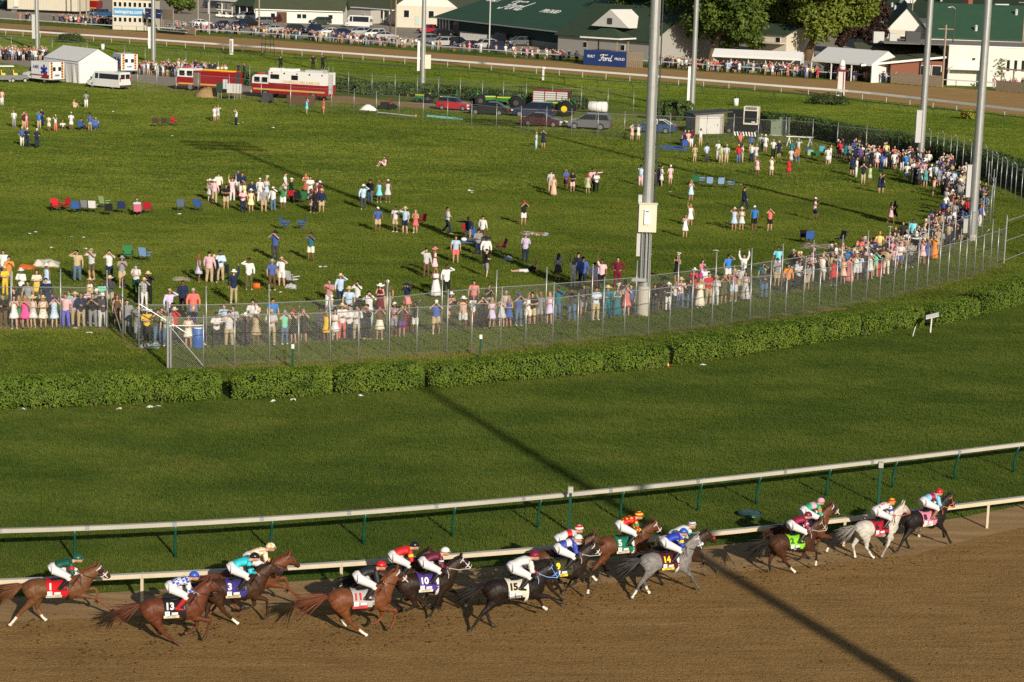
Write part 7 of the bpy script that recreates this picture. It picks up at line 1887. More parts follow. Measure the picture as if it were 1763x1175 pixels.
simple('covered_machine', 'dark machine under a grey cover near the rescue truck wheel', 'machine', 460, 178, [('cover', lambda b: b.prism([(-.7, 0), (.8, 0), (.5, 1.1), (-.4, 1.2)], -.4, .4), M_DGREY), ('wheel', lambda b: b.tube([(.5, -.5, .2), (.5, -.4, .2)], .2, 12), M_RUBBER)], -10)
for px, py, cov, lab in ((8, 142, 1, 'grey utility cart with white canopy at the left edge'), (29, 142, 0, 'grey open utility cart with yellow tanks beside the ambulance')):
    r = empty('utility_cart', G(px, py), R(20)); tag(r, lab, 'utility cart', 'utility carts at the left edge')
    mb = MB(); loft_x(mb, [(-1.4, .35, .95, .68, .7), (.4, .35, .95, .7, .7), (1.2, .4, .85, .66, .6), (1.45, .5, .7, .5, .45)]); mb.build('body', mat('cart_grey', (.16, .17, .17), .6), r)
    for s in (-.35, .35):
        mb = MB(); mb.box((-.2, s, 1.05), (.5, .5, .2)); mb.box((-.45, s, 1.3), (.1, .5, .5)); mb.build('seat', M_TYELLOW, r)
    for x in (-.9, .95):
        for s in (-1, 1): wheel(r, x, s * .6, .28)
    if cov:
        mb = MB(); mb.box((-.2, 0, 2.05), (2.6, 1.4, .1)); mb.build('canopy', M_WHITE, r)
        for x in (-1.2, .8):
            for s in (-.6, .6):
                mb = MB(); mb.bar((x, s, .9), (x, s, 2.0), .05); mb.build('canopy_post', M_DGREY, r)

# ================= MARKERS, SIGNS, SMALL THINGS =================
def striped_tower():
    r = empty('marker_pole', G(1447, 168), R(-25)); tag(r, 'tall white marker pole with red edges and domed top on the far rail', 'marker pole')
    mr = mat('marker_red', (.28, .02, .04), .5)
    mb = MB(); mb.box((0, 0, 1.75), (.85, .85, 3.5), taper=.88); mb.build('shaft', M_WHITE, r)
    for sx in (-1, 1):
        for sy in (-1, 1):
            mb = MB(); mb.bar((sx * .43, sy * .43, 0), (sx * .38, sy * .38, 3.5), .09); mb.build('edge_strip', mr, r)
    mb = MB(); mb.box((0, 0, 3.6), (1.05, 1.05, .2)); mb.build('collar', mr, r)
    mb = MB(); mb.tube([(0, 0, 3.7), (0, 0, 4.1), (0, 0, 4.4), (0, 0, 4.75), (0, 0, 5.0)], [.42, .44, .38, .34, .04], 12); mb.build('domed_top', M_WHITE, r, smooth=True)
    mb = MB(); mb.tube([(0, 0, 4.12), (0, 0, 4.22)], .46, 12); mb.build('ring', mr, r)
striped_tower()
simple('marker_post', 'white and black furlong marker post at the left of the far rail', 'marker post', 398.5, 95, [('shaft', lambda b: b.box((0, 0, 1.3), (.42, .42, 2.6)), M_WHITE), ('panel', lambda b: b.box((.05, -.215, 1.4), (.18, .03, 1.8)), M_DGREY), ('cap', lambda b: (b.box((0, 0, 2.66), (.6, .6, .12)), b.tube([(0, 0, 2.7), (0, 0, 3.0)], [.28, .05], 8)), M_DGREY)], -25)
simple('marker_post', 'short white marker post on the white far rail, near the crowd in black', 'marker post', 935, 139, [('shaft', lambda b: b.box((0, 0, .8), (.22, .22, 1.6)), M_WHITE), ('cap', lambda b: b.ell((0, 0, 1.75), (.38, .3, .2)), M_WHITE)], -25)
for px, py, lab in ((177, 86, 'white canister with dark top behind the marquee'), (1267, 183, 'white canister with black top above the cooler')):
    simple('water_canister', lab, 'canister', px, py, [('barrel_body', lambda b: b.tube([(0, 0, 0), (0, 0, .95)], .3, 14), M_WHITE), ('top', lambda b: b.tube([(0, 0, .95), (0, 0, 1.2)], [.2, .14], 10), M_BLACK)])
simple('camera_stand', 'dark open steel camera stand on the white far rail', 'stand', 461, 97, [('leg', (lambda x, y: (lambda b: b.bar((x, y, 0), (x * .8, y * .8, 3.0), .06)))(x, y), M_DARKGREEN) for x in (-.9, .9) for y in (-.6, .6)] + [('platform', lambda b: b.box((0, 0, 1.9), (2.0, 1.4, .08)), M_DARKGREEN), ('brace', lambda b: b.bar((-.9, -.6, .2), (.9, -.6, 1.8), .05), M_DARKGREEN)], -25)
def signboard():
    r = empty('signboard', G(1602, 573), R(-15)); tag(r, 'white tilted signboard on a white post beside the hedge', 'sign')
    mb = MB(); mb.bar((0, 0, 0), (.03, 0, 1.0), .1, .08); mb.build('post', M_WHITE, r)
    mb = MB(); mb.box((.05, 0, 1.06), (.9, .5, .05), mat=Matrix.Rotation(R(-16), 3, 'Y') @ Matrix.Rotation(R(18), 3, 'X')); mb.build('board', M_WHITE, r); r.scale = (.75, .75, .85)
signboard()
simple('white_stake', 'short white stake leaning at the foot of the hedge near the signboard', 'stake', 1571, 580, [('stake', lambda b: b.bar((0, 0, 0), (.12, 0, .55), .09, .03), M_WHITE)])
for px, py, lab in ((503, 636, 'green stake with white tag before the fence, left of the two'), (826, 618, 'green stake with white tag before the fence, right of the two')):
    simple('green_stake', lab, 'stake', px, py, [('stake', lambda b: b.bar((0, 0, 0), (.02, 0, 1.0), .08), M_GREENPOST), ('tag', lambda b: b.box((.03, -.05, 1.08), (.13, .03, .2)), M_WHITE)])
simple('round_cover', 'round dark green cover lying on the grass between the rails', 'cover', 1291, 889, [('dish', lambda b: b.tube([(0, 0, .0), (0, 0, .10), (0, 0, .16)], [.42, .40, .30], 28), mat('teal_cover', (.02, .07, .06), .35, .5)), ('rim', lambda b: b.tube([(.41 * math.cos(R(a)), .41 * math.sin(R(a)), .12) for a in range(0, 361, 15)], .025, 6), M_DARKGREEN)])
simple('blue_barrel', 'blue plastic barrel at the fence corner', 'barrel', 341, 599, [('barrel_body', lambda b: b.tube([(0, 0, 0), (0, 0, .06), (0, 0, .3), (0, 0, .34), (0, 0, .62), (0, 0, .66), (0, 0, .92), (0, 0, .96)], [.27, .29, .29, .31, .31, .29, .29, .26], 20), mat('barrel_blue', (.04, .13, .42), .45)), ('lid', lambda b: b.tube([(0, 0, .96), (0, 0, 1.0)], .22, 16), M_WHITE)])
simple('red_bin', 'red bin behind the fence beside the purple shorts', 'bin', 700, 571, [('bin_body', lambda b: b.box((0, 0, .42), (.42, .42, .84), taper=1.12), M_VRED), ('lid', lambda b: b.box((0, 0, .88), (.5, .5, .07)), M_VRED)])
simple('green_bin', 'dark green round bin against the back hedge', 'bin', 1447, 249, [('barrel_body', lambda b: b.tube([(0, 0, 0), (0, 0, 1.4)], [.45, .5], 18), M_DARKGREEN), ('lid', lambda b: b.tube([(0, 0, 1.4), (0, 0, 1.48)], .53, 18), M_DARKGREEN)])
def trestle():
    r = empty('trestle_table', G(1376, 253), R(-6)); tag(r, 'long white trestle table by the back fence', 'table')
    mb = MB(); mb.box((0, 0, 1.0), (2.7, .5, .07)); mb.build('tabletop', M_WHITE, r)
    for x in (-1.05, 1.05):
        for s in (-1, 1):
            for d in (-.22, .22):
                mb = MB(); mb.bar((x + d, s * .32, 0), (x, s * .12, .98), .08, .04); mb.build('leg', M_WHITE, r)
trestle()
simple('striped_barrier', 'low black and white striped barrier beneath the cooler', 'barrier', 1283, 236, [('plank', lambda b: b.box((0, 0, .3), (2.6, .08, .5)), M_BLACK)] + [('stripe', (lambda x: (lambda b: b.prism([(x, .07), (x + .14, .07), (x + .02, .53), (x - .12, .53)], -.06, -.045)))(-1.1 + k * .3), M_WHITE) for k in range(8)], -8)

# camp chairs
def camp_chair(col):
    r = empty('folding_chair')
    m = mat('chair_%.2f%.2f%.2f' % col, col, .8, .15)
    mb = MB(); mb.prism([(-.25, .42), (.25, .42), (.25, .45), (-.25, .45)], -.27, .22, axis='y'); mb.build('seat', m, r)
    mb = MB(); mb.add([(-.26, .2, .42), (.26, .2, .42), (.26, .38, .95), (-.26, .38, .95), (-.26, .23, .41), (.26, .23, .41), (.26, .41, .94), (-.26, .41, .94)], ((0, 1, 2, 3), (4, 7, 6, 5), (0, 4, 5, 1), (1, 5, 6, 2), (2, 6, 7, 3), (3, 7, 4, 0))); mb.build('backrest', m, r)
    for s in (-1, 1):
        mb = MB(); mb.bar((s * .28, -.3, .62), (s * .28, .28, .62), .07, .03); mb.build('armrest', m, r)
        mb = MB(); mb.bar((s * .27, -.28, 0), (s * .27, .3, .45), .025); mb.build('leg', M_DGREY, r)
        mb = MB(); mb.bar((s * .27, .28, 0), (s * .27, -.26, .45), .025); mb.build('leg', M_DGREY, r)
        mb = MB(); mb.bar((s * .28, .24, .4), (s * .27, .40, .97), .025); mb.bar((s * .28, -.27, .43), (s * .28, -.27, .62), .025); mb.build('arm_post', M_DGREY, r)
    return r
CC = dict(red=(.45, .02, .03), blue=(.04, .12, .42), pale=(.22, .36, .62), grey=(.24, .25, .27), green=(.03, .16, .06), lime=(.35, .50, .22), black=(.02, .02, .022), navy=(.025, .04, .11), pink=(.60, .16, .24), slate=(.11, .16, .22), maroon=(.16, .015, .03), white=(.70, .70, .68), sky=(.12, .42, .62), orange=(.50, .18, .06), brown=(.08, .05, .04))
PROTO = {}
CH = [(96, 366, 'red', 30, 'red folding chair, leftmost of the row on the left grass'), (110, 365, 'red', -40, 'red folding chair turned towards its red neighbour'), (131, 369, 'blue', 180, 'blue folding chair in the left row, seen from behind'), (148, 367, 'grey', 170, 'dark grey folding chair beside the towel draped chair'), (160, 368, 'white', 180, 'folding chair draped with a white towel'), (180, 360, 'lime', 150, 'lime green folding chair set back in the left row'), (187, 373, 'black', 190, 'black folding chair beside the man in jeans'), (210, 369, 'navy', 180, 'navy folding chair right of the man in brown top'), (237, 374, 'pink', 190, 'pink folding chair in the left row'), (255, 370, 'red', 175, 'red folding chair at the right end of the left row'), (312, 365, 'slate', 180, 'slate blue folding chair under a cover, standing alone'), (342, 365, 'blue', 165, 'bright blue folding chair left of the crowd cluster'),
 (221, 451, 'green', 20, 'dark green folding chair behind the fence corner'), (250, 452, 'pale', 160, 'pale blue folding chair tipped beside the green one'), (268, 219, 'brown', 180, 'dark brown folding chair, left of the red lounger'), (284, 219, 'brown', 170, 'dark brown folding chair next to the red lounger'), (301, 218, 'red', 60, 'red folding lounger on the far left grass'), (140, 225, 'blue', 170, 'low blue folding chair with a person in navy'), (165, 225, 'blue', 20, 'low blue folding chair with a person in cream'), (408, 345, 'red', 150, 'red folding chair in the middle of the crowd cluster'), (503, 349, 'red', 175, 'red and black folding chair at the right of the cluster'), (522, 351, 'green', 185, 'dark green folding chair at the right of the cluster'), (513, 352, 'black', 175, 'black folding chair low between the red and green ones'), (491, 397, 'blue', 88, 'royal blue folding chair facing right, one of two on open grass'), (519, 397, 'blue', -88, 'royal blue folding chair facing left, one of two on open grass'), (723, 391, 'red', -120, 'red folding chair behind the woman in coral dress'), (862, 437, 'maroon', -70, 'maroon folding chair right of the folding table'), (803, 408, 'red', 180, 'red folding chair behind the folding table'), (812, 414, 'blue', 180, 'blue folding chair behind the folding table'), (1197, 321, 'green', 175, 'green folding chair at the left of the pale blue row'), (1207, 319, 'pale', 95, 'pale blue folding chair turned sideways in the row'), (1221, 324, 'pale', 180, 'pale blue folding chair in the middle of the row'), (1240, 325, 'pale', 185, 'pale blue folding chair, fourth of the row'), (1258, 326, 'pale', -95, 'pale blue folding chair at the right end of the row'), (1179, 258, 'blue', 180, 'blue folding chair on the blue tarpaulin'), (1190, 252, 'blue', 170, 'blue folding chair behind the tarpaulin, by the shed'), (1392, 272, 'blue', 180, 'blue and green folding chair before the trestle table'), (1394, 275, 'lime', 180, 'lime folding chair before the blue one'), (1404, 276, 'green', 180, 'dark green folding chair near the trestle table'), (1415, 268, 'sky', 170, 'sky blue folding chair right of the trestle table'), (1371, 273, 'orange', 190, 'orange folding chair left of the trestle table'), (1393, 421, 'blue', 180, 'blue folding chair on the striped blanket'), (1445, 422, 'black', -60, 'black folding chair at the right end of the striped blanket'), (1385, 419, 'black', 160, 'black folding chair at the left end of the striped blanket'), (1618, 383, 'red', 180, 'red folding chair by the fence bend, left of two'), (1635, 382, 'red', -80, 'red folding chair by the fence bend, right of two'), (503, 494, 'white', 140, 'white folding chair with clothes heaped before it'), (384, 482, 'black', 200, 'black folding chair behind the man in a straw hat'), (236, 374.5, 'pink', 0, '')]
for px, py, c, yaw, lab in CH:
    if not lab: continue
    if c not in PROTO:
        PROTO[c] = camp_chair(CC[c]); o = PROTO[c]
    else: o = copy_tree(PROTO[c])
    o.location = G(px, py); o.rotation_euler = (0, 0, R(yaw)); tag(o, lab, 'folding chair', 'folding chairs on the infield')
# table
r = empty('folding_table', G(806, 437), R(-8)); tag(r, 'folding table with blue cloth and bags, in the middle of the grass', 'table')
mb = MB(); mb.box((0, 0, .74), (1.5, .75, .04)); mb.build('tabletop', mat('table_blue', (.08, .12, .22), .6), r)
for x in (-.68, .68):
    for y in (-.32, .32):
        mb = MB(); mb.bar((x, y, 0), (x, y, .72), .035); mb.build('leg', M_LGREY, r)
for px, py, dz, lab in ((798, 436, .76, 'white bag on the left end of the folding table'), (811, 436, .76, 'pale box on the folding table')):
    b = simple('bag', lab, 'bag', px, py, [('bag', lambda b: b.ell((0, 0, .12), (.2, .15, .13)), M_TENT)]); b.location.z = dz
# blankets and tarps: crumpled sheets
def blanket(name, quad, m, label, cat='blanket', bump=.06, seed=1):
    P = [G(*p) for p in quad]; r0 = sum(P, Vector()) / 4; n = 12; mb = MB(); vs = []; fs = []
    for j in range(n + 1):
        for i in range(n + 1):
            u, v = i / n, j / n; p = (P[0] * (1 - u) + P[1] * u) * (1 - v) + (P[3] * (1 - u) + P[2] * u) * v - r0
            k = mnoise.noise(Vector((u * 3, v * 3, seed))); e = mnoise.noise(Vector((u * 5, v * 5, seed + 9)))
            p = p * (1 + .12 * k); vs.append((p.x, p.y, .012 + bump * (1 + e + k * .8) * min(1, 5 * min(u, v, 1 - u, 1 - v))))
    for j in range(n):
        for i in range(n): a = j * (n + 1) + i; fs.append((a, a + 1, a + n + 2, a + n + 1))
    mb.add(vs, fs); o = mb.build(name, m, None, True, False, r0); tag(o, label, cat); return o
blanket('blanket', [(292, 484), (328, 486), (334, 479), (300, 477)], mat('tan_cloth', (.50, .40, .28), .9), 'tan blanket with small things on it, left of the couple', seed=2)
blanket('towel', [(28, 464), (60, 466), (64, 460), (32, 458)], mat('orange_cloth', (.70, .16, .03), .9), 'orange towel on the grass behind the left fence', 'towel', .12, 3)
blanket('blanket', [(54, 461), (102, 462), (104, 452), (60, 452)], mat('cream_cloth', (.66, .60, .50), .9), 'cream blanket heaped beside the orange towel', 'blanket', .22, 4)
blanket('blanket', [(1376, 428), (1440, 430), (1442, 421), (1384, 419)], silk('flag_cloth', (.62, .60, .60), (.48, .05, .10), 'splash', 3.2), 'red, white and blue blanket spread before the fence', 'blanket', .05, 5)
blanket('tarpaulin', [(1130, 258), (1182, 262), (1187, 253), (1134, 250)], mat('blue_tarp', (.05, .12, .45), .5), 'blue tarpaulin with folding chairs beside the shed', 'tarpaulin', .07, 6)
blanket('tarpaulin', [(862, 450), (884, 450), (882, 443), (868, 443)], mat('grey_sheet', (.40, .42, .46), .6), 'grey sheet on the grass right of the maroon chair', 'sheet', .08, 7)
blanket('clothes_heap', [(488, 498), (510, 499), (512, 491), (492, 490)], mat('white_cloth', (.66, .65, .64), .9), 'heap of white clothes before the white folding chair', 'clothes', .12, 8)
blanket('clothes_heap', [(893, 404), (944, 408), (944, 402), (894, 399)], silk('mixed_cloth', (.62, .64, .68), (.45, .2, .1), 'splash', 2.5), 'litter and white clothes lying in the open grass', 'clothes', .08, 9)
blanket('clothes_heap', [(238, 600), (276, 602), (276, 595), (242, 594)], silk('rubbish', (.55, .55, .55), (.08, .2, .2), 'splash', 6), 'cups and rubbish heaped at the fence corner', 'rubbish', .14, 10)
simple('cooler_bag', 'orange cooler bag on the grass beside the man in olive trousers', 'bag', 442, 497, [('bag', lambda b: b.box((0, 0, .15), (.42, .26, .3), taper=.85), M_ORANGE), ('strap', lambda b: b.tube([(-.15, 0, .28), (0, 0, .42), (.15, 0, .28)], .02, 5), M_BLACK)])
q = random.Random(4)
LIT = [(52, 404), (62, 401), (124, 410), (144, 410), (90, 428), (146, 430), (815, 330), (812, 333), (809, 329), (1155, 332), (1275, 319), (1150, 205), (297, 235), (1234, 433), (1230, 433), (552, 461), (561, 461), (483, 505), (1120, 440), (900, 305), (1533, 392), (195, 193), (308, 370), (293, 197), (1533, 260), (1570, 302), (430, 213), (418, 212), (410, 214), (470, 221), (131, 597 - 30), (154, 575), (40, 706), (205, 706), (258, 702), (272, 702), (470, 692), (505, 690), (620, 683), (1210, 630)]
for x, y in LIT:
    mb = MB(); n = 7; vs = [(0, 0, .1)]
    a0 = q.uniform(0, 6)
    for i in range(n):
        a = a0 + 6.283 * i / n; rr = q.uniform(.06, .14); vs.append((rr * math.cos(a) * 1.5, rr * math.sin(a), q.uniform(.0, .09)))
    mb.add(vs, [(0, 1 + i, 1 + (i + 1) % n) for i in range(n)])
    o = mb.build('paper_scrap', M_TENT, None, False, True, G(x, y)); tag(o, 'scrap of white paper litter lying on the grass', 'litter', 'scraps of white litter on the grass')
# the marquee
def marquee():
    A, B, C = G(136, 145), G(202, 143), G(77, 136.5)
    r = empty('marquee_tent', A); tag(r, 'white marquee tent with pitched roof beside the ambulance', 'tent')
    b, c = B - A, C - A; eh, rh = 2.8, 4.3; Z = Vector((0, 0, 1))
    D = b + c
    mb = MB(); mb.quad(Vector(), b, b + Z * eh, Z * eh); mb.add([Z * eh, b + Z * eh, b * .5 + Z * rh], ((0, 1, 2),)); mb.build('gable_wall', M_TENT, r, fix=False)
    mb = MB(); n = 14; vs = []
    for i in range(n + 1): 
        t = i / n; w = Vector((b.x, b.y, 0)).normalized() * (.10 * math.sin(i * 2.3))
        vs += [c * t + w, c * t + Z * eh]
    mb.add(vs, [(2 * i, 2 * i + 1, 2 * i + 3, 2 * i + 2) for i in range(n)]); mb.build('side_wall', M_TENT, r, fix=False)
    mb = MB(); mb.quad(b, b + c, b + c + Z * eh, b + Z * eh); mb.quad(c, c + b, c + b + Z * eh, c + Z * eh); mb.build('back_wall', M_TENT, r, fix=False)
    e = b.normalized() * .15
    mb = MB(); 
    for k in range(2):
        t0, t1 = k * .5, (k + 1) * .5
        mb.quad(c * t0 + Z * (eh + .02) - e, c * t1 + Z * (eh + .02) - e, c * t1 + b * .5 + Z * (rh + .02), c * t0 + b * .5 + Z * (rh + .02)); mb.quad(c * t0 + b + Z * (eh + .02) + e, c * t0 + b * .5 + Z * (rh + .02), c * t1 + b * .5 + Z * (rh + .02), c * t1 + b + Z * (eh + .02) + e)
    mb.build('roof', mat('roof_canvas', (.66, .66, .65), .6, .2, var=.04), r, fix=False)
    mb = MB(); mb.bar(Z * (eh - .16) - e * .3, c + Z * (eh - .16) - e * .3, .04, .3); mb.bar(Z * (eh - .1) - c.normalized() * .05, b + Z * (eh - .1) - c.normalized() * .05, .04, .2); mb.build('valance', M_TENT, r)
    for p in (Vector(), b, c): 
        mb = MB(); mb.bar(p, p + Z * eh, .12); mb.build('pole', M_LGREY, r)
marquee()

# clods thrown up and lying around the hoof line
q = random.Random(31); mb = MB()
def clod(p, s):
    n = 6; vs = [p + Vector((0, 0, s * .7))] + [p + Vector((s * q.uniform(.6, 1.2) * math.cos(i * 1.047), s * q.uniform(.6, 1.2) * math.sin(i * 1.047), 0)) for i in range(n)] + [p - Vector((0, 0, s * .3))]
    mb.add(vs, [(0, 1 + i, 1 + (i + 1) % n) for i in range(n)] + [(7, 1 + (i + 1) % n, 1 + i) for i in range(n)])
for d in RACE:
    for k in range(64):
        p = G(d['p'][0] + q.gauss(-70, 75), d['p'][1] + q.gauss(10, 12)); p.z = .012 + (abs(q.gauss(0, .16)) if k < 26 else 0); clod(p, q.uniform(.015, .055))
for k in range(2600): p = G(q.uniform(-20, 1790), 935 + 250 * q.random() ** .8); p.z = .012; clod(p, abs(q.gauss(.006, .018)))
o = mb.build('dirt_clods', mat('wet_clod', (.075, .042, .016), 1.0, .05, var=.3), None); tag(o, 'dark clods of dirt kicked up along the hoof line', 'dirt clods', kind='stuff')
# ================= BUILDINGS BEYOND THE FAR TRACK =================
def fr(name, p0, p1, label, cat, group=None):
    a, b = G(*p0), G(*p1); d = b - a
    r = empty(name, a, math.atan2(d.y, d.x)); tag(r, label, cat, group); return r, d.length
M_ROOFG = mat('green_shingle', (.042, .066, .042), .85, .1, var=.22, scale=.7, bump=.3, bscale=3)
M_ROOFG2 = mat('bright_green_roof', (.036, .088, .052), .7, .2, var=.12, scale=.5)
M_ROOFD = mat('dull_green_roof', (.075, .088, .052), .9, .1, var=.15, scale=.6)
M_WALLW = mat('white_boards', (.70, .69, .64), .7, .2, var=.06, scale=1.0)
M_WALLC = mat('cream_wall', (.60, .55, .45), .8, .2, var=.08, scale=.8)
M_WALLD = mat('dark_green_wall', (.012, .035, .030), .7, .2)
M_BRICK = mat('red_brick', (.24, .10, .065), .9, .1, var=.25, scale=6)
M_FLAT = mat('grey_flat_roof', (.24, .225, .20), .95, .1, var=.12, scale=.6)
M_SBLUE = mat('sign_blue', (.018, .045, .17), .45, .3, var=.04)
M_SKYBLUE = mat('banner_blue', (.10, .33, .62), .5, .3, var=.03)
def windows(r, xs, z, w, h, y=-.03, frame=M_WHITE):
    for x in xs:
        mb = MB(); mb.box((x, y, z), (w + .16, .06, h + .16)); f = mb.build('window', frame, r)
        mb = MB(); mb.box((x, y - .03, z), (w, .03, h)); mb.build('pane', M_GLASS, f)
def gable_house(r, L, D, eh, rh, wall, roof, ridge_along=True, over=.5, gable=None):
    """walls and a pitched roof; ridge along x (or along y)"""
    g = gable or wall
    if ridge_along:
        mb = MB(); mb.box((L / 2, D / 2, eh / 2), (L, D, eh)); mb.build('wall', wall, r)
        for x0, x1 in ((0, .12), (L - .12, L)):
            mb = MB(); mb.add([(x, y, z) for x in (x0, x1) for y, z in ((0, eh), (D, eh), (D / 2, rh))], ((0, 1, 2), (5, 4, 3), (0, 3, 4, 1), (1, 4, 5, 2), (2, 5, 3, 0))); mb.build('gable', g, r)
        k = (rh - eh) / (D / 2); mb = MB(); t = .14
        for s in (0, 1):
            y0, y1 = (-over, D / 2) if s == 0 else (D + over, D / 2)
            z0 = eh - over * k
            mb.add([(-over, y0, z0 + .05), (L + over, y0, z0 + .05), (L + over, y1, rh + .05), (-over, y1, rh + .05), (-over, y0, z0 + .05 + t), (L + over, y0, z0 + .05 + t), (L + over, y1, rh + .05 + t), (-over, y1, rh + .05 + t)], ((0, 3, 2, 1), (4, 5, 6, 7), (0, 1, 5, 4), (1, 2, 6, 5), (2, 3, 7, 6), (3, 0, 4, 7)))
        mb.build('roof', roof, r)
    else:
        mb = MB(); mb.box((L / 2, D / 2, eh / 2), (L, D, eh)); mb.build('wall', wall, r)
        for y0, y1 in ((0, .12), (D - .12, D)):
            mb = MB(); mb.add([(x, y, z) for y in (y0, y1) for x, z in ((0, eh), (L, eh), (L / 2, rh))], ((0, 1, 2), (5, 4, 3), (0, 3, 4, 1), (1, 4, 5, 2), (2, 5, 3, 0))); mb.build('gable', g, r)
        k = (rh - eh) / (L / 2); mb = MB(); t = .14
        for s in (0, 1):
            x0, x1 = (-over, L / 2) if s == 0 else (L + over, L / 2)
            z0 = eh - over * k
            mb.add([(x0, -over, z0 + .05), (x1, -over, rh + .05), (x1, D + over, rh + .05), (x0, D + over, z0 + .05), (x0, -over, z0 + .05 + t), (x1, -over, rh + .05 + t), (x1, D + over, rh + .05 + t), (x0, D + over, z0 + .05 + t)], ((0, 3, 2, 1), (4, 5, 6, 7), (0, 1, 5, 4), (1, 2, 6, 5), (2, 3, 7, 6), (3, 0, 4, 7)))
        mb.build('roof', roof, r)
def script_word(parent, size, m, loc, rot, ext=.02):
    """flowing handwritten car-maker script, drawn as broad strokes"""
    mb = MB()
    S_ = [[(-1.5, .70), (-1.35, .92), (-.9, .98), (-.3, .92), (.25, .98)], [(-.75, .95), (-.95, .4), (-1.2, -.1), (-1.5, -.25), (-1.65, -.08)], [(-1.3, .38), (-.9, .42), (-.55, .52)],
          [(-.35, .35), (-.62, .2), (-.65, -.12), (-.42, -.22), (-.2, -.02), (-.2, .28), (-.38, .36), (-.05, .30), (.1, .34)], [(.12, .38), (.1, .1), (.0, -.2)], [(.08, .1), (.25, .34), (.48, .36)],
          [(.95, .3), (.68, .32), (.55, .02), (.68, -.2), (.92, -.06), (1.05, .3)], [(1.35, .95), (1.1, .35), (1.0, -.12), (1.2, -.24), (1.45, -.05)]]
    for st in S_:
        pl = smooth_line([Vector((x * size + y * size * .18, y * size, 0)) for x, y in st], 4)
        mb.tube(pl, [(size * .085, ext)] * len(pl), 6, side=(.7, .7, 0))
    o = mb.build('logo_script', m, parent, False, True, loc); o.rotation_euler = rot
    return o
# judges stand with banner
r, L = fr('judges_stand', (194, 51), (263, 53.5), 'cream two-storey judges stand with blue web address banner', 'building')
H = 5.9; D_ = 4.5
mb = MB(); mb.box((L / 2, D_ / 2, H / 2), (L, D_, H)); mb.build('wall', M_WALLC, r)
mb = MB(); mb.box((L / 2, D_ / 2, H + .12), (L + .8, D_ + .8, .24)); mb.build('roof', M_WHITE, r)
for z, h in ((4.85, .85), (1.95, .8)):
    n = 8
    for k in range(n):
        x = .55 + k * (L - 1.1) / (n - 1)
        windows(r, [x], z, .55, h)
mb = MB(); mb.box((L * .40, -.08, 3.45), (L * .74, .1, 1.35)); bn = mb.build('banner', M_SKYBLUE, r)
lettering('web_address', 'twinspires.com', 1.05, M_WHITE, bn, (L * .40, -.15, 3.45), ext=.01, off=.012, sx=.86)
mb = MB(); mb.box((L / 2, -.04, 2.6), (L, .07, .12)); mb.build('ledge', M_WHITE, r)
r2, L2 = fr('side_sign', (252, 54), (279, 57), 'dark blue sign with white script fixed beside the judges stand', 'sign')
mb = MB(); mb.box((L2 / 2, -.2, 3.5), (L2, .15, 1.75)); s_ = mb.build('panel', M_SBLUE, r2)
script_word(s_, .52, M_WHITE, (L2 / 2, -.3, 3.35), (R(90), 0, 0))
for s in (-1, 1):
    mb = MB(); mb.box((L2 / 2 + s * L2 * .38, -.29, 3.6), (L2 * .18, .03, .1)); mb.build('rule', M_WHITE, s_)
for x in (.2, L2 - .2):
    mb = MB(); mb.bar((x, 0, 0), (x, 0, 3.0), .14); mb.build('post', M_WOOD, r2)
def slat_fence(name, p0, p1, h, z0, label, m=M_WOOD, cat='fence'):
    r, L = fr(name, p0, p1, label, cat); n = int(L / .22)
    mb = MB()
    for k in range(n): mb.box(((k + .5) * L / n, 0, z0 + h / 2 + .03 * math.sin(k * 5)), (L / n * .86, .04, h))
    mb.build('boards', m, r)
    for z in (z0 + h * .2, z0 + h * .8):
        mb = MB(); mb.box((L / 2, .05, z), (L, .06, .1)); mb.build('rail', m, r)
    for x in (.1, L - .1):
        mb = MB(); mb.bar((x, .1, 0), (x, .1, z0 + h), .12); mb.build('post', m, r)
    return r
slat_fence('wooden_balcony', (280, 56), (298, 58), 1.8, 2.6, 'raised wooden balcony boards right of the blue sign', cat='balcony')
slat_fence('board_screen', (317, 60), (336, 62), 1.3, .2, 'short wooden board screen beside the far rail')
# bleacher trailer
r, L = fr('bleachers', (272, 57), (318, 61), 'low bleachers beside the judges stand', 'bleachers')
for k in range(4):
    mb = MB(); mb.box((L / 2, .4 + k * .7, .5 + k * .42), (L, .5, .08)); mb.build('bench', M_LGREY, r)
    for x in (.2, L / 2, L - .2):
        mb = MB(); mb.bar((x, .4 + k * .7, 0), (x, .4 + k * .7, .46 + k * .42), .08); mb.build('leg', M_DGREY, r)
mb = MB(); mb.box((L / 2, .0, .25), (L, .08, .5)); mb.build('skirt', M_BLACK, r)
# long cream trailer building top left
r, L = fr('site_building', (13, 20), (133, 25), 'long plain cream building at the top left', 'building')
mb = MB(); mb.box((L / 2, 3, 3.3), (L, 6, 5.4)); mb.build('wall', M_WALLC, r)
mb = MB(); mb.box((L / 2, 3.2, .35), (L - .6, 5.4, .7)); mb.build('underside', M_BLACK, r)
windows(r, [L * .37, L * .92], 4.0, .6, .9)
mb = MB(); mb.box((L * .13, -.06, 2.3), (1.0, .08, 2.1)); d = mb.build('door', M_WALLW, r)
mb = MB(); mb.box((L * .13 + .38, -.12, 2.2), (.06, .05, .15)); mb.build('handle', M_DGREY, d)
mb = MB()
for k in range(5): mb.box((L * .13, -.3 - k * .25, 1.1 - k * .24), (1.2, .26, .06))
mb.build('steps', M_LGREY, r)
mb = MB()
for k in range(22): mb.box((L * (k + .5) / 22, -.025, 3.3), (.04, .05, 5.2))
mb.build('panel_seams', M_WALLC, r)
r, L = fr('green_shed', (-40, 13), (9, 16), 'dark green shed at the far left corner', 'building')
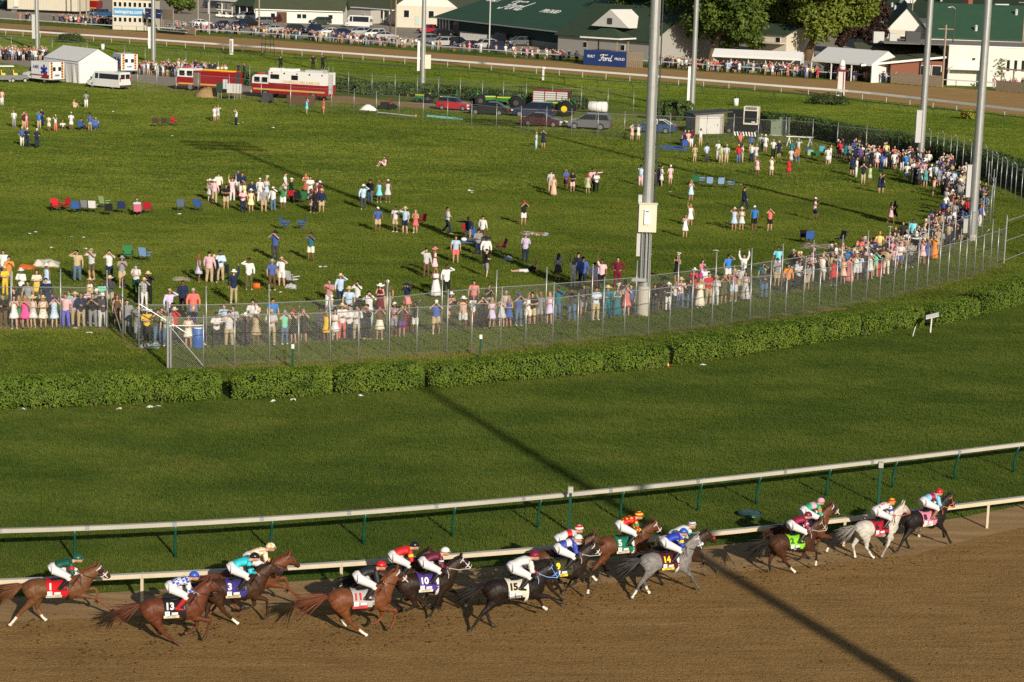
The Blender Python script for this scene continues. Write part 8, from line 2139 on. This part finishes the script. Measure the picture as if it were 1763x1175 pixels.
gable_house(r, L, 6, 3.4, 5.0, M_WALLD, M_ROOFG); windows(r, [L * .7, L * .9], 2.4, .6, .7)
# stable block behind the left of the lot
r, L = fr('white_stable', (440, 38), (590, 42.5), 'long low white stable with dull green roof behind the parked cars', 'building')
gable_house(r, L, 9, 2.9, 5.2, M_WALLW, M_ROOFD); windows(r, [L * .2, L * .5, L * .56, L * .86], 1.5, .9, .9)
mb = MB(); mb.box((L * .30, -.04, 1.15), (2.2, .06, 2.3)); mb.build('door', M_BROWN, r)
mb = MB(); mb.box((L / 2, -.45, 2.72), (L, .12, .22)); mb.build('fascia', M_WHITE, r)
r, L = fr('green_roofed_lodge', (405, 30), (470, 35), 'lodge with green roof, small dormer and deep porch', 'building')
gable_house(r, L, 8, 2.9, 5.6, M_DGREY, M_ROOFG)
for k in range(6):
    mb = MB(); mb.bar((L * k / 5, -.9, 0), (L * k / 5, -.9, 2.7), .16); mb.build('porch_post', M_WHITE, r)
mb = MB(); mb.box((L / 2, -.55, 2.75), (L + .6, 1.5, .12)); mb.build('porch_roof', M_ROOFG, r)
mb = MB(); mb.prism([(L * .62, 3.4), (L * .84, 3.4), (L * .73, 5.1)], -.3, 2.5); mb.build('dormer', M_WALLW, r)
r, L = fr('canopy_shelter', (358, 24), (432, 30), 'open white canopy shelter over the golf carts', 'shelter')
for x in (.2, L * .33, L * .66, L - .2):
    for y in (0, 5):
        mb = MB(); mb.bar((x, y, 0), (x, y, 3.2), .2); mb.build('post', M_WHITE, r)
mb = MB(); mb.prism([(-.5, 3.2), (L + .5, 3.2), (L * .85, 4.2), (L * .15, 4.2)], -.5, 5.5); mb.build('roof', M_TENT, r)
for px, py, lab in ((381, 31, 'white golf cart under the canopy, left of two'), (393, 32, 'white golf cart under the canopy, right of two')):
    r = empty('golf_cart', G(px, py), R(-10)); tag(r, lab, 'golf cart', 'golf carts')
    mb = MB(); loft_x(mb, [(-1.1, .3, .8, .55, .55), (.3, .3, .75, .58, .55), (1.1, .35, .7, .5, .42)]); mb.build('body', M_WHITE, r)
    mb = MB(); mb.box((-.2, 0, .9), (.5, 1.0, .2)); mb.box((-.45, 0, 1.2), (.1, 1.0, .5)); mb.build('seat', M_WALLC, r)
    mb = MB(); mb.box((0, 0, 1.85), (1.9, 1.1, .08)); mb.build('canopy', M_WHITE, r)
    for x in (-.8, .7):
        for s in (-.5, .5):
            mb = MB(); mb.bar((x, s, .7), (x, s, 1.85), .05); mb.build('canopy_post', M_DGREY, r); wheel(r, x, s, .24)
# barn with white gable
r, L = fr('white_gabled_barn', (681, 47), (790, 50.5), 'barn with tall white gable end beside the green roofed barn', 'barn')
gable_house(r, L, 60, 4.6, 9.6, M_WALLC, M_ROOFD, False, .6, M_WALLW)
windows(r, [L * .17, L * .56], 2.9, 1.1, 1.5)
mb = MB(); mb.box((L * .34, -.05, 1.6), (.9, .08, 2.0)); mb.build('door', mat('pale_green_door', (.45, .55, .5), .7), r)
mb = MB(); mb.box((L * .5, -.06, 7.6), (.8, .06, .9)); mb.build('loft_vent', M_GREY, r)
r, L = fr('long_green_roofed_barn', (584, 34), (684, 42), 'long barn with dull green roof left of the white gable', 'barn')
gable_house(r, L, 16, 3.2, 8.6, M_WALLW, M_ROOFD)
for k in range(7):
    mb = MB(); mb.bar((L * (.35 + .1 * k), -1.4, 0), (L * (.35 + .1 * k), -1.4, 3.0), .22); mb.build('porch_post', M_WHITE, r)
mb = MB(); mb.box((L * .65, -.8, 3.05), (L * .72, 1.7, .2)); mb.build('porch_roof', M_WHITE, r)
r, L = fr('grey_hut', (597, 38), (638, 41), 'grey hut with small window behind the shuttle van', 'hut')
mb = MB(); mb.box((L / 2, 1.5, 1.45), (L, 3, 2.9)); mb.build('wall', mat('hut_grey', (.42, .40, .36), .8), r); windows(r, [L * .7], 1.6, .8, .6)
mb = MB(); mb.box((L / 2, 1.5, 2.98), (L + .3, 3.3, .12)); mb.build('roof', M_DGREY, r)
# big sponsor barn
r, L = fr('sponsor_barn', (752, 58), (1010, 92), 'large barn with bright green hipped roof carrying white lettering', 'barn')
D_ = 30; eh, rh = 3.4, 10.2
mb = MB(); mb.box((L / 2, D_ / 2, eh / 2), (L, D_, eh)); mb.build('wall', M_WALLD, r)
mb = MB(); mb.box((L / 2, -.03, .55), (L * .8, .06, 1.1)); mb.build('block_base', mat('grey_block', (.28, .26, .23), .9), r)
mb = MB(); o = .9; hip = 9.0
vs = [(-o, -o, eh - .2), (L + 3, -o, eh - .2), (L + 3, D_ + o, eh - .2), (-o, D_ + o, eh - .2), (hip, D_ / 2, rh), (L - 2, D_ / 2, rh)]
mb.add(vs, ((0, 1, 5, 4), (1, 2, 5), (2, 3, 4, 5), (3, 0, 4), (0, 3, 2, 1))); rf = mb.build('roof', M_ROOFG2, r)
pit = math.atan2(rh - eh + .2, D_ / 2 + o)
def on_roof(x, t): return Vector((x, -o + (D_ / 2 + o) * t, eh - .2 + (rh - eh + .2) * t + .06))
lettering('roof_lettering', 'BUILT', 2.1, M_WHITE, rf, on_roof(L * .15, .56), (pit, 0, 0), ext=.02, off=.02, shear=.2)
script_word(rf, 3.1, M_WHITE, on_roof(L * .35, .42), (pit, 0, 0), .05)
lettering('roof_lettering', 'PROUD', 2.1, M_WHITE, rf, on_roof(L * .60, .42), (pit, 0, 0), ext=.02, off=.02, shear=.2)
mb = MB(); mb.box((L / 2, -o - .05, eh - .2), (L + 1.8, .12, .22)); mb.build('gutter', M_LGREY, r)
for k in range(4):
    mb = MB(); mb.box((1.5 + k * 1.5, -.06, 1.6), (.7, .1, 2.8)); mb.build('doorway_post', M_LGREY, r)
mb = MB(); mb.box((9.5, -.05, 1.6), (3.0, .1, 3.0)); mb.build('doorway', M_BLACK, r)
r, L = fr('sponsor_barn_wing', (960, 90), (1122, 104), 'low grey wing of the sponsor barn behind the pavilion, with white dormer', 'barn')
gable_house(r, L, 18, 3.2, 8.4, mat('shade_grey_wall', (.34, .33, .30), .8), M_ROOFG)
windows(r, [L * .3, L * .7], 1.7, .9, .9)
mb = MB(); mb.prism([(L * .32, 5.0), (L * .72, 5.0), (L * .52, 8.0)], .8, 6); dm = mb.build('dormer', M_WALLW, r)
mb = MB(); mb.box((L * .52, .75, 6.0), (1.1, .1, 1.0)); mb.build('dormer_window', M_DGREY, dm)
# pavilion with sponsor panel
r, L = fr('pavilion', (1005, 112), (1078, 117), 'spectator pavilion with green roof above a blue sponsor panel', 'pavilion')
mb = MB(); mb.box((L / 2, -.06, 1.25), (L, .12, 2.4)); pn = mb.build('sponsor_panel', M_SBLUE, r)
script_word(pn, .78, M_WHITE, (L * .53, -.14, 1.05), (R(90), 0, 0), .03)
lettering('panel_lettering', 'BUILT', .55, M_WHITE, pn, (L * .18, -.13, 1.45), ext=.01, off=.008)
lettering('panel_lettering', 'PROUD', .55, M_WHITE, pn, (L * .85, -.13, 1.25), ext=.01, off=.008)
mb = MB(); mb.box((L / 2, 2.2, 2.3), (L, 4.2, .15)); mb.build('deck', M_WOOD, r)
for x in (.4, L * .75):
    for y in (.2, 3.6):
        mb = MB(); mb.bar((x, y, 2.3), (x, y, 4.6), .18); mb.build('post', M_WOOD, r)
mb = MB(); cx, cy = L * .40, 1.9; w = L * .46
mb.add([(cx - w, cy - 2.4, 4.5), (cx + w, cy - 2.4, 4.5), (cx + w, cy + 2.6, 4.5), (cx - w, cy + 2.6, 4.5), (cx - w * .35, cy, 5.9), (cx + w * .35, cy, 5.9)], ((0, 1, 5, 4), (1, 2, 5), (2, 3, 4, 5), (3, 0, 4), (0, 3, 2, 1))); mb.build('roof', M_ROOFG, r)
mb = MB(); mb.box((cx, cy - 2.42, 4.42), (w * 2.04, .1, .22)); mb.box((cx + w * 1.01, cy + .1, 4.42), (.1, 5.0, .22)); mb.build('fascia', M_WHITE, r)
mb = MB()
for k in range(9): mb.box((L + .1 + k * .28, .1 + k * .1, 1.3), (.24, .06, 2.5))
mb.build('board_side', M_WOOD, r)
# people on the pavilion and porch are part of the far crowd
# white stalls
r, L = fr('stall_row', (1228, 121), (1377, 128), 'row of open white hospitality stalls under the big tree', 'stalls')
for k in range(6):
    x = L * k / 5
    mb = MB(); mb.prism([(0.0, 0), (3.2, 0), (3.2, 3.0), (2.6, 3.0), (.0, 2.4)], x - .03, x + .03, axis='x'); mb.build('partition', M_TENT, r)
mb = MB(); mb.box((L / 2, 3.2, 1.5), (L, .06, 3.0)); mb.build('back_wall', M_TENT, r)
mb = MB(); mb.add([(-.2, -.35, 2.4), (L + .2, -.35, 2.4), (L + .2, 1.4, 3.35), (-.2, 1.4, 3.35), (L + .2, 3.4, 2.9), (-.2, 3.4, 2.9)], ((0, 1, 2, 3), (3, 2, 4, 5))); mb.build('roof', M_TENT, r, fix=False)
mb = MB(); mb.box((L / 2, -.36, 2.28), (L + .4, .05, .36)); mb.build('valance', M_TENT, r)
# long open tent
r, L = fr('long_tent', (1396, 134), (1500, 143), 'long open white tent with grey inside, left of the wooden fence', 'tent')
W_ = 7.5
for k in range(4):
    x = L * k / 3
    mb = MB(); mb.bar((x, 0, 0), (x, 0, 2.8), .14); mb.build('pole', M_WHITE, r)
mb = MB(); mb.box((L / 2, W_, 1.4), (L, .06, 2.8)); mb.build('back_wall', M_LGREY, r)
mb = MB(); mb.add([(L, 0, 0), (L, W_, 0), (L, W_, 2.8), (L, W_ / 2, 4.6), (L, 0, 2.8)], ((0, 1, 2, 3, 4),)); mb.build('gable_wall', M_TENT, r, fix=False)
mb = MB(); mb.add([(0, W_, 0), (0, 0, 2.8), (0, W_ / 2, 4.6), (0, W_, 2.8)], ((0, 1, 2, 3),)); mb.build('gable_wall', M_TENT, r, fix=False)
for k in range(3):
    x0, x1 = L * k / 3, L * (k + 1) / 3
    mb = MB(); mb.add([(x0, -.1, 2.75), (x1, -.1, 2.75), (x1, W_ / 2, 4.62), (x0, W_ / 2, 4.62), (x1, W_ + .1, 2.75), (x0, W_ + .1, 2.75)], ((0, 1, 2, 3), (3, 2, 4, 5))); mb.build('roof', mat('roof_canvas', (.66, .66, .65), .6), r, fix=False)
mb = MB(); mb.box((L / 2, -.1, 2.62), (L, .05, .3)); mb.build('valance', M_TENT, r)
# cream stable house seen between the trees
r, L = fr('cream_house', (1296, 100), (1352, 104), 'cream two-storey house between the two big trees', 'house')
gable_house(r, L, 9, 4.4, 5.8, M_WALLC, M_ROOFG); windows(r, [L * .2, L * .75], 3.4, .9, .9)
mb = MB(); mb.box((L / 2, -1.0, 2.9), (L, 2.0, .2)); mb.build('balcony', M_WALLC, r)
# right-hand barns: green roofs one behind another
r, L = fr('white_gable_stable', (1525, 90), (1592, 92.5), 'stable with white pointed gable at the upper right', 'barn')
gable_house(r, L, 55, 4.3, 8.6, M_WALLC, M_ROOFG, False, .5, M_WALLW); windows(r, [L * .42, L * .78], 2.6, 1.1, 1.0)
for (p0, p1, D_, eh, rh, m, lab) in (((1596, 96), (1900, 108), 24, 3.6, 9.4, M_ROOFG2, 'wide green roofed barn behind the white flat roofed building'), ((1480, 46), (1960, 84), 26, 3.5, 9.2, M_ROOFG, 'second long green roofed barn at the upper right, red chimney on it'), ((1440, 12), (2000, 52), 26, 3.5, 9.2, M_ROOFG, 'third long green roofed barn at the top right edge'), ((1400, -16), (2050, 22), 26, 3.5, 9.2, M_ROOFG, 'farthest green roofed barn along the top right edge')):
    r, L = fr('green_roofed_barn', p0, p1, lab, 'barn', 'long barns with green roofs')
    gable_house(r, L, D_, eh, rh, M_WALLW, m)
    q = random.Random(int(L * 10))
    for k in range(int(L / 11)):
        x = L * (.06 + q.random() * .5); t = q.uniform(.15, .85); z = eh + (rh - eh) * t
        mb = MB(); mb.tube([(x, D_ / 2 * t, z), (x, D_ / 2 * t, z + 1.0)], .28, 8); mb.tube([(x, D_ / 2 * t, z + 1.0), (x, D_ / 2 * t, z + 1.25)], [.4, .1], 8); mb.build('roof_vent', M_LGREY, r)
    if 'red chimney' in lab:
        x = L * .36; mb = MB(); mb.box((x, D_ * .2, eh + 3.4), (1.4, 1.4, 3.2)); mb.build('chimney', M_BRICK, r)
    if 'second' in lab or 'third' in lab:
        for x in (L * .12, L * .47, L * .60):
            mb = MB(); mb.prism([(x - 1.7, eh + 2.9), (x + 1.7, eh + 2.9), (x, eh + 4.0)], D_ * .16, D_ * .35); mb.build('dormer', M_WALLW, r)
r, L = fr('flat_roofed_building', (1630, 147), (1860, 155), 'white flat roofed building at the right edge', 'building')
mb = MB(); mb.box((L / 2, 9, 2.9), (L, 18, 5.8)); mb.build('wall', M_WALLW, r)
mb = MB(); mb.box((L / 2 - 5, 9.5, 5.84), (L + 9, 17, .08)); mb.build('roof', M_FLAT, r)
mb = MB(); mb.box((L / 2, -.03, 5.85), (L + .1, .12, .2)); mb.build('parapet', M_WHITE, r)
for k in range(3):
    mb = MB(); mb.box((L * (.45 + .055 * k), -.03, 3.2), (.4, .06, 1.6)); mb.build('slit_window', M_GLASS, r)
for x in (L * .19, L * .27):
    mb = MB(); mb.box((x, -.1, 4.0), (.35, .25, .25)); mb.build('wall_lamp', M_BLACK, r)
r, L = fr('brick_annex', (1532, 143), (1628, 146), 'brick annex with dull green lean-to roof beside the white building', 'building')
mb = MB(); mb.box((L / 2, 5, 1.7), (L, 10, 3.4)); mb.build('wall', M_BRICK, r)
mb = MB(); mb.add([(-4.5, -.6, 2.6), (L * .98, -.6, 4.2), (L * .98, 10, 5.6), (-4.5, 10, 5.4), (-4.5, -.6, 2.45), (L * .98, -.6, 4.05), (L * .98, 10, 5.45), (-4.5, 10, 5.25)], ((0, 1, 2, 3), (4, 7, 6, 5), (0, 4, 5, 1), (1, 5, 6, 2), (2, 6, 7, 3), (3, 7, 4, 0))); mb.build('roof', M_ROOFD, r)
mb = MB(); mb.bar((-4.5, -.66, 2.5), (L * .98, -.66, 4.1), .1, .3); mb.build('fascia', M_WHITE, r)
windows(r, [L * .62, L * .82], 2.0, 1.3, 1.4)
for k, (x, w, h) in enumerate(((-1.0, 1.6, 1.7), (1.2, 1.1, 1.5), (4.2, 2.2, 1.9))):
    mb = MB(); mb.box((x, 8, 5.5 + h / 2), (w, 1.2, h)); mb.build('rooftop_unit', M_LGREY if k < 2 else M_DGREY, r)
r, L = fr('popup_tent', (1632, 148), (1690, 150), 'white pop-up tent in front of the white flat roofed building', 'tent')
for x in (0, L):
    for y in (0, 4):
        mb = MB(); mb.bar((x, y, 0), (x, y, 2.5), .1); mb.build('leg', M_WHITE, r)
mb = MB(); mb.add([(-.2, -.2, 2.4), (L + .2, -.2, 2.4), (L + .2, 4.2, 2.4), (-.2, 4.2, 2.4), (L * .45, 2, 3.7), (L * .6, 2, 3.7)], ((0, 1, 5, 4), (1, 2, 5), (2, 3, 4, 5), (3, 0, 4))); mb.build('canopy', M_TENT, r)
mb = MB(); mb.box((L + .0, 2.0, 1.3), (.06, 3.8, 2.3)); mb.build('side_wall', mat('blue_grey_canvas', (.2, .24, .34), .7), r)
slat_fence('board_fence', (1533, 144), (1622, 151), 1.6, .05, 'wooden board fence under the brick annex')
slat_fence('board_fence', (1714, 157), (1790, 164), 1.5, .05, 'wooden board fence at the right edge by the pergola')
r, L = fr('pergola', (1716, 155), (1800, 162), 'open wooden pergola at the right edge', 'pergola')
for k in range(5):
    mb = MB(); mb.bar((L * k / 4, 1, 0), (L * k / 4, 1, 3.0), .16); mb.build('post', M_WOOD, r)
for y in (.6, 1.4):
    mb = MB(); mb.box((L / 2, y, 3.0), (L + .4, .1, .16)); mb.build('beam', M_WOOD, r)
# white picket barriers in the lot
for p0, p1, lab in (((667, 74), (712, 79), 'white lattice barrier in the gravel lot left of the light pole'), ((792, 68), (838, 72), 'white lattice barrier near the barn wall')):
    r, L = fr('lattice_barrier', p0, p1, lab, 'barrier'); mb = MB(); k = -1.2
    while k < L:
        for s in (0, 1):
            a = (max(0, k), .0, max(0, -k)) if not s else (max(0, k), 0, 1.2 - max(0, -k)); b = (min(L, k + 1.2), 0, min(1.2, L - k)) if not s else (min(L, k + 1.2), 0, 1.2 - min(1.2, L - k))
            if b[0] - a[0] > .1: mb.bar(a, b, .05, .07)
        k += .3
    mb.build('lattice', M_WHITE, r)
    mb = MB(); mb.box((L / 2, 0, 1.22), (L, .08, .08)); mb.box((L / 2, 0, .04), (L, .08, .08)); mb.build('frame', M_WHITE, r)
# utility poles
POLES = [(341, 45, 13, M_POLEWOOD, .3, 'pale wooden utility pole left of the two beside the small crowd'), (360.5, 59, 14, M_STEEL, .3, 'grey metal pole right of the pale wooden one'), (446, 56, 14, M_POLEWOOD, .32, 'pale pole among the parked cars by the far crowd'), (138, 30, 12, M_POLEWOOD, .32, 'wooden utility pole left of two by the red fire engine'), (149, 31, 12, M_POLEWOOD, .32, 'wooden utility pole right of two by the red fire engine'), (556, 34, 12, M_POLEWOOD, .3, 'wooden utility pole behind the white stable'), (672, 62, 15, M_BROWN, .3, 'dark brown utility pole left of the white gabled barn'), (681, 62, 15, M_POLEWOOD, .28, 'pale utility pole at the corner of the white gabled barn'), (842, 89, 15, M_LGREY, .26, 'slim grey pole in front of the sponsor barn'), (1567, 76, 12, M_POLEWOOD, .3, 'tall wooden utility pole before the white gable stable'), (1563, 75, 9, M_DGREY, .2, 'dark pipe pole beside the white gable stable'), (1622, 150, 9, M_POLEWOOD, .34, 'wooden utility pole at the end of the board fence'), (1636, 141, 11, M_DGREY, .24, 'dark lamp pole in front of the pop-up tent'), (1757, 122, 12, M_POLEWOOD, .3, 'wooden utility pole at the right edge'), (1729, 40, 13, M_POLEWOOD, .3, 'wooden utility pole among the green roofs'), (1023, 66, 6, M_BROWN, .16, 'short street lamp pole behind the pavilion roof')]
for px, py, h, m, d, lab in POLES:
    r = empty('utility_pole', G(px, py)); tag(r, lab, 'pole', 'utility and lamp poles beyond the far track')
    mb = MB(); mb.tube([(0, 0, 0), (0, 0, h)], [d / 2, d * .38], 10); mb.build('pole', m, r)
    if m in (M_POLEWOOD, M_BROWN) and h > 8:
        mb = MB(); mb.bar((-1.1, .1, h - .6), (1.1, .1, h - .6), .12); mb.build('crossarm', m, r)
    else:
        mb = MB(); mb.tube([(0, 0, h), (-.4, -.2, h + .3), (-.9, -.4, h + .25)], .05, 6); mb.ell((-1.0, -.45, h + .2), (.28, .16, .1)); mb.build('lamp_head', M_LGREY, r)

# ================= TREES =================
M_CROWN = leaf_mat('tree_leaf', (.034, .066, .010), (.072, .112, .014), (.135, .175, .025), .3)
M_CROWNY = leaf_mat('spring_leaf', (.07, .105, .012), (.125, .16, .018), (.19, .215, .030), .35)
M_CROWND = leaf_mat('dark_leaf', (.012, .026, .010), (.025, .045, .014), (.045, .07, .02), .35)
M_CROWNP = leaf_mat('purple_leaf', (.018, .010, .008), (.034, .018, .013), (.060, .034, .02), .5)
M_BARK = mat('bark', (.15, .105, .065), .95, .1, var=.35, scale=3, bump=.6, bscale=8)
def tree(px, py, h, rad, trunk_h, label, lm, seed, lean=(0, 0), n=5200, ls=.42, tr=.5, blobs=26, squash=.85, bottom=.3, group='trees beyond the far track'):
    q = random.Random(seed); r = empty('tree', G(px, py)); tag(r, label, 'tree', group)
    top = Vector((lean[0], lean[1], trunk_h))
    mb = MB(); mb.tube([(0, 0, 0), (lean[0] * .2, lean[1] * .2, trunk_h * .3), (lean[0] * .6, lean[1] * .6, trunk_h * .7), top], [tr * 1.35, tr, tr * .85, tr * .7], 12)
    zb = h * (.10 if tr > .52 else .04)
    C_ = Vector((lean[0] * 1.1, lean[1] * 1.1, (h + zb) / 2)); hz = (h - zb) / 2 * .92
    cl = []
    for k in range(blobs):
        d = Vector((q.gauss(0, 1), q.gauss(0, 1), q.gauss(0, .9))).normalized(); t = q.uniform(.35, .97); d.z = math.copysign(abs(d.z) ** .6, d.z)
        c = C_ + Vector((d.x * rad * t, d.y * rad * t, d.z * hz * t)); cl.append((c, rad * q.uniform(.24, .42)))
    for c, br in cl[:14]:
        s = top.lerp(Vector((0, 0, trunk_h * .6)), q.random() * .6); m_ = s.lerp(c, .5) + Vector((q.uniform(-.5, .5), q.uniform(-.5, .5), q.uniform(-.2, .9)))
        mb.tube([s, m_, c], [tr * .42, tr * .26, tr * .08], 7)
    mb.build('trunk', M_BARK, r, smooth=True)
    mb = MB(); tot = sum(b ** 2 for c, b in cl)
    for c, br in cl:
        for k in range(int(n * br ** 2 / tot)):
            d = Vector((q.gauss(0, 1), q.gauss(0, 1), q.gauss(0, 1))).normalized()
            t = q.random() ** .38
            p = c + Vector((d.x, d.y, d.z * squash)) * (br * t * (1 + .25 * mnoise.noise(d * 2 + c)))
            leafquad(mb, p, d * .7 + Vector((0, 0, .4)), ls, q)
    mb.build('crown', lm, r, fix=False)
    return r
tree(1222, 108, 17, 8.0, 6.5, 'big leafy green tree with leaning trunk behind the light poles', M_CROWN, 1, (2.2, 1), 21000, .36, .55, 60)
tree(1152, 96, 18, 7.6, 5.0, 'broad green tree left of the big leaning one, over the fence crowd', M_CROWN, 2, (0, 0), 17000, .36, .5, 56)
tree(1388, 104, 20, 7.6, 9.0, 'tall yellowish green tree with thick forked trunk leaning right', M_CROWNY, 3, (4.0, 1), 18000, .36, .7, 54)
tree(1318, 92, 19, 6.8, 7.0, 'yellowish green tree between the two biggest trees', M_CROWNY, 4, (0, 0), 12000, .36, .5, 40)
tree(1488, 92, 11.5, 4.3, 3.0, 'dark purple leaved tree left of the white gable stable', M_CROWNP, 5, (0, 0), 7500, .34, .4, 28, .95, .2)
tree(1452, 92, 8.5, 3.0, 2.4, 'small dark purple tree behind the long white tent', M_CROWNP, 6, (0, 0), 4000, .32, .3, 18)
tree(308, 24, 9.5, 4.6, 3.2, 'round dark green tree right of the judges stand', M_CROWN, 7, (0, 0), 7000, .38, .45, 28, .9, .2)
tree(1104, 88, 15, 6.6, 4.0, 'green tree behind the pavilion, left of the thick light pole', M_CROWN, 41, (0, 0), 12000, .36, .4, 44)
tree(1268, 98, 14, 5.6, 4.0, 'green tree close behind the stall row', M_CROWN, 42, (0, 0), 9000, .36, .4, 36)
tree(1346, 94, 15, 5.6, 4.5, 'yellowish tree half covering the cream house', M_CROWNY, 43, (0, 0), 9000, .36, .4, 36)
for i, (px, py, h, rd, lm) in enumerate(((905, 22, 12, 6, M_CROWND), (960, 30, 13, 6.5, M_CROWND), (1020, 40, 13, 6.5, M_CROWND), (1090, 62, 16, 8, M_CROWND), (800, -2, 9, 5, M_CROWND), (770, -8, 8, 4.5, M_CROWND), (1170, 70, 17, 8, M_CROWND), (1262, 74, 18, 8.5, M_CROWND), (1420, 72, 17, 7, M_CROWND), (400, 6, 9, 4, M_CROWN), (520, 8, 9, 5, M_CROWN), (545, 24, 6.0, 2.4, M_CROWNY))):
    tree(px, py, h, rd, h * .3, ['dark tree behind the roof of the sponsor barn, first from the left', 'dark tree behind the sponsor barn roof, second from the left', 'dark tree behind the white dormer of the sponsor barn', 'dark tree right of the white dormer', 'dark bushy tree right of the white barn gable', 'dark low tree close behind the white barn gable', 'dark tree behind the broad green tree', 'dark tree deep behind the big leaning tree', 'dark tree behind the purple leaved trees', 'green tree behind the canopy shelter', 'green tree behind the white stable roof', 'small yellowish tree in front of the white stable'][i], lm, 20 + i, (0, 0), 3600, .5, .35, 18)
r = empty('sapling', G(1720, 150)); tag(r, 'thin young tree before the white building at the right edge', 'tree')
mb = MB(); mb.tube([(0, 0, 0), (.1, 0, 3.6)], [.06, .03], 6); mb.build('trunk', M_BARK, r)
q = random.Random(9); mb = MB()
for k in range(260): leafquad(mb, Vector((q.gauss(0, .45), q.gauss(0, .45), q.uniform(1.6, 4.2))), Vector((0, 0, 1)), .2, q)
mb.build('crown', M_CROWNY, r, fix=False)
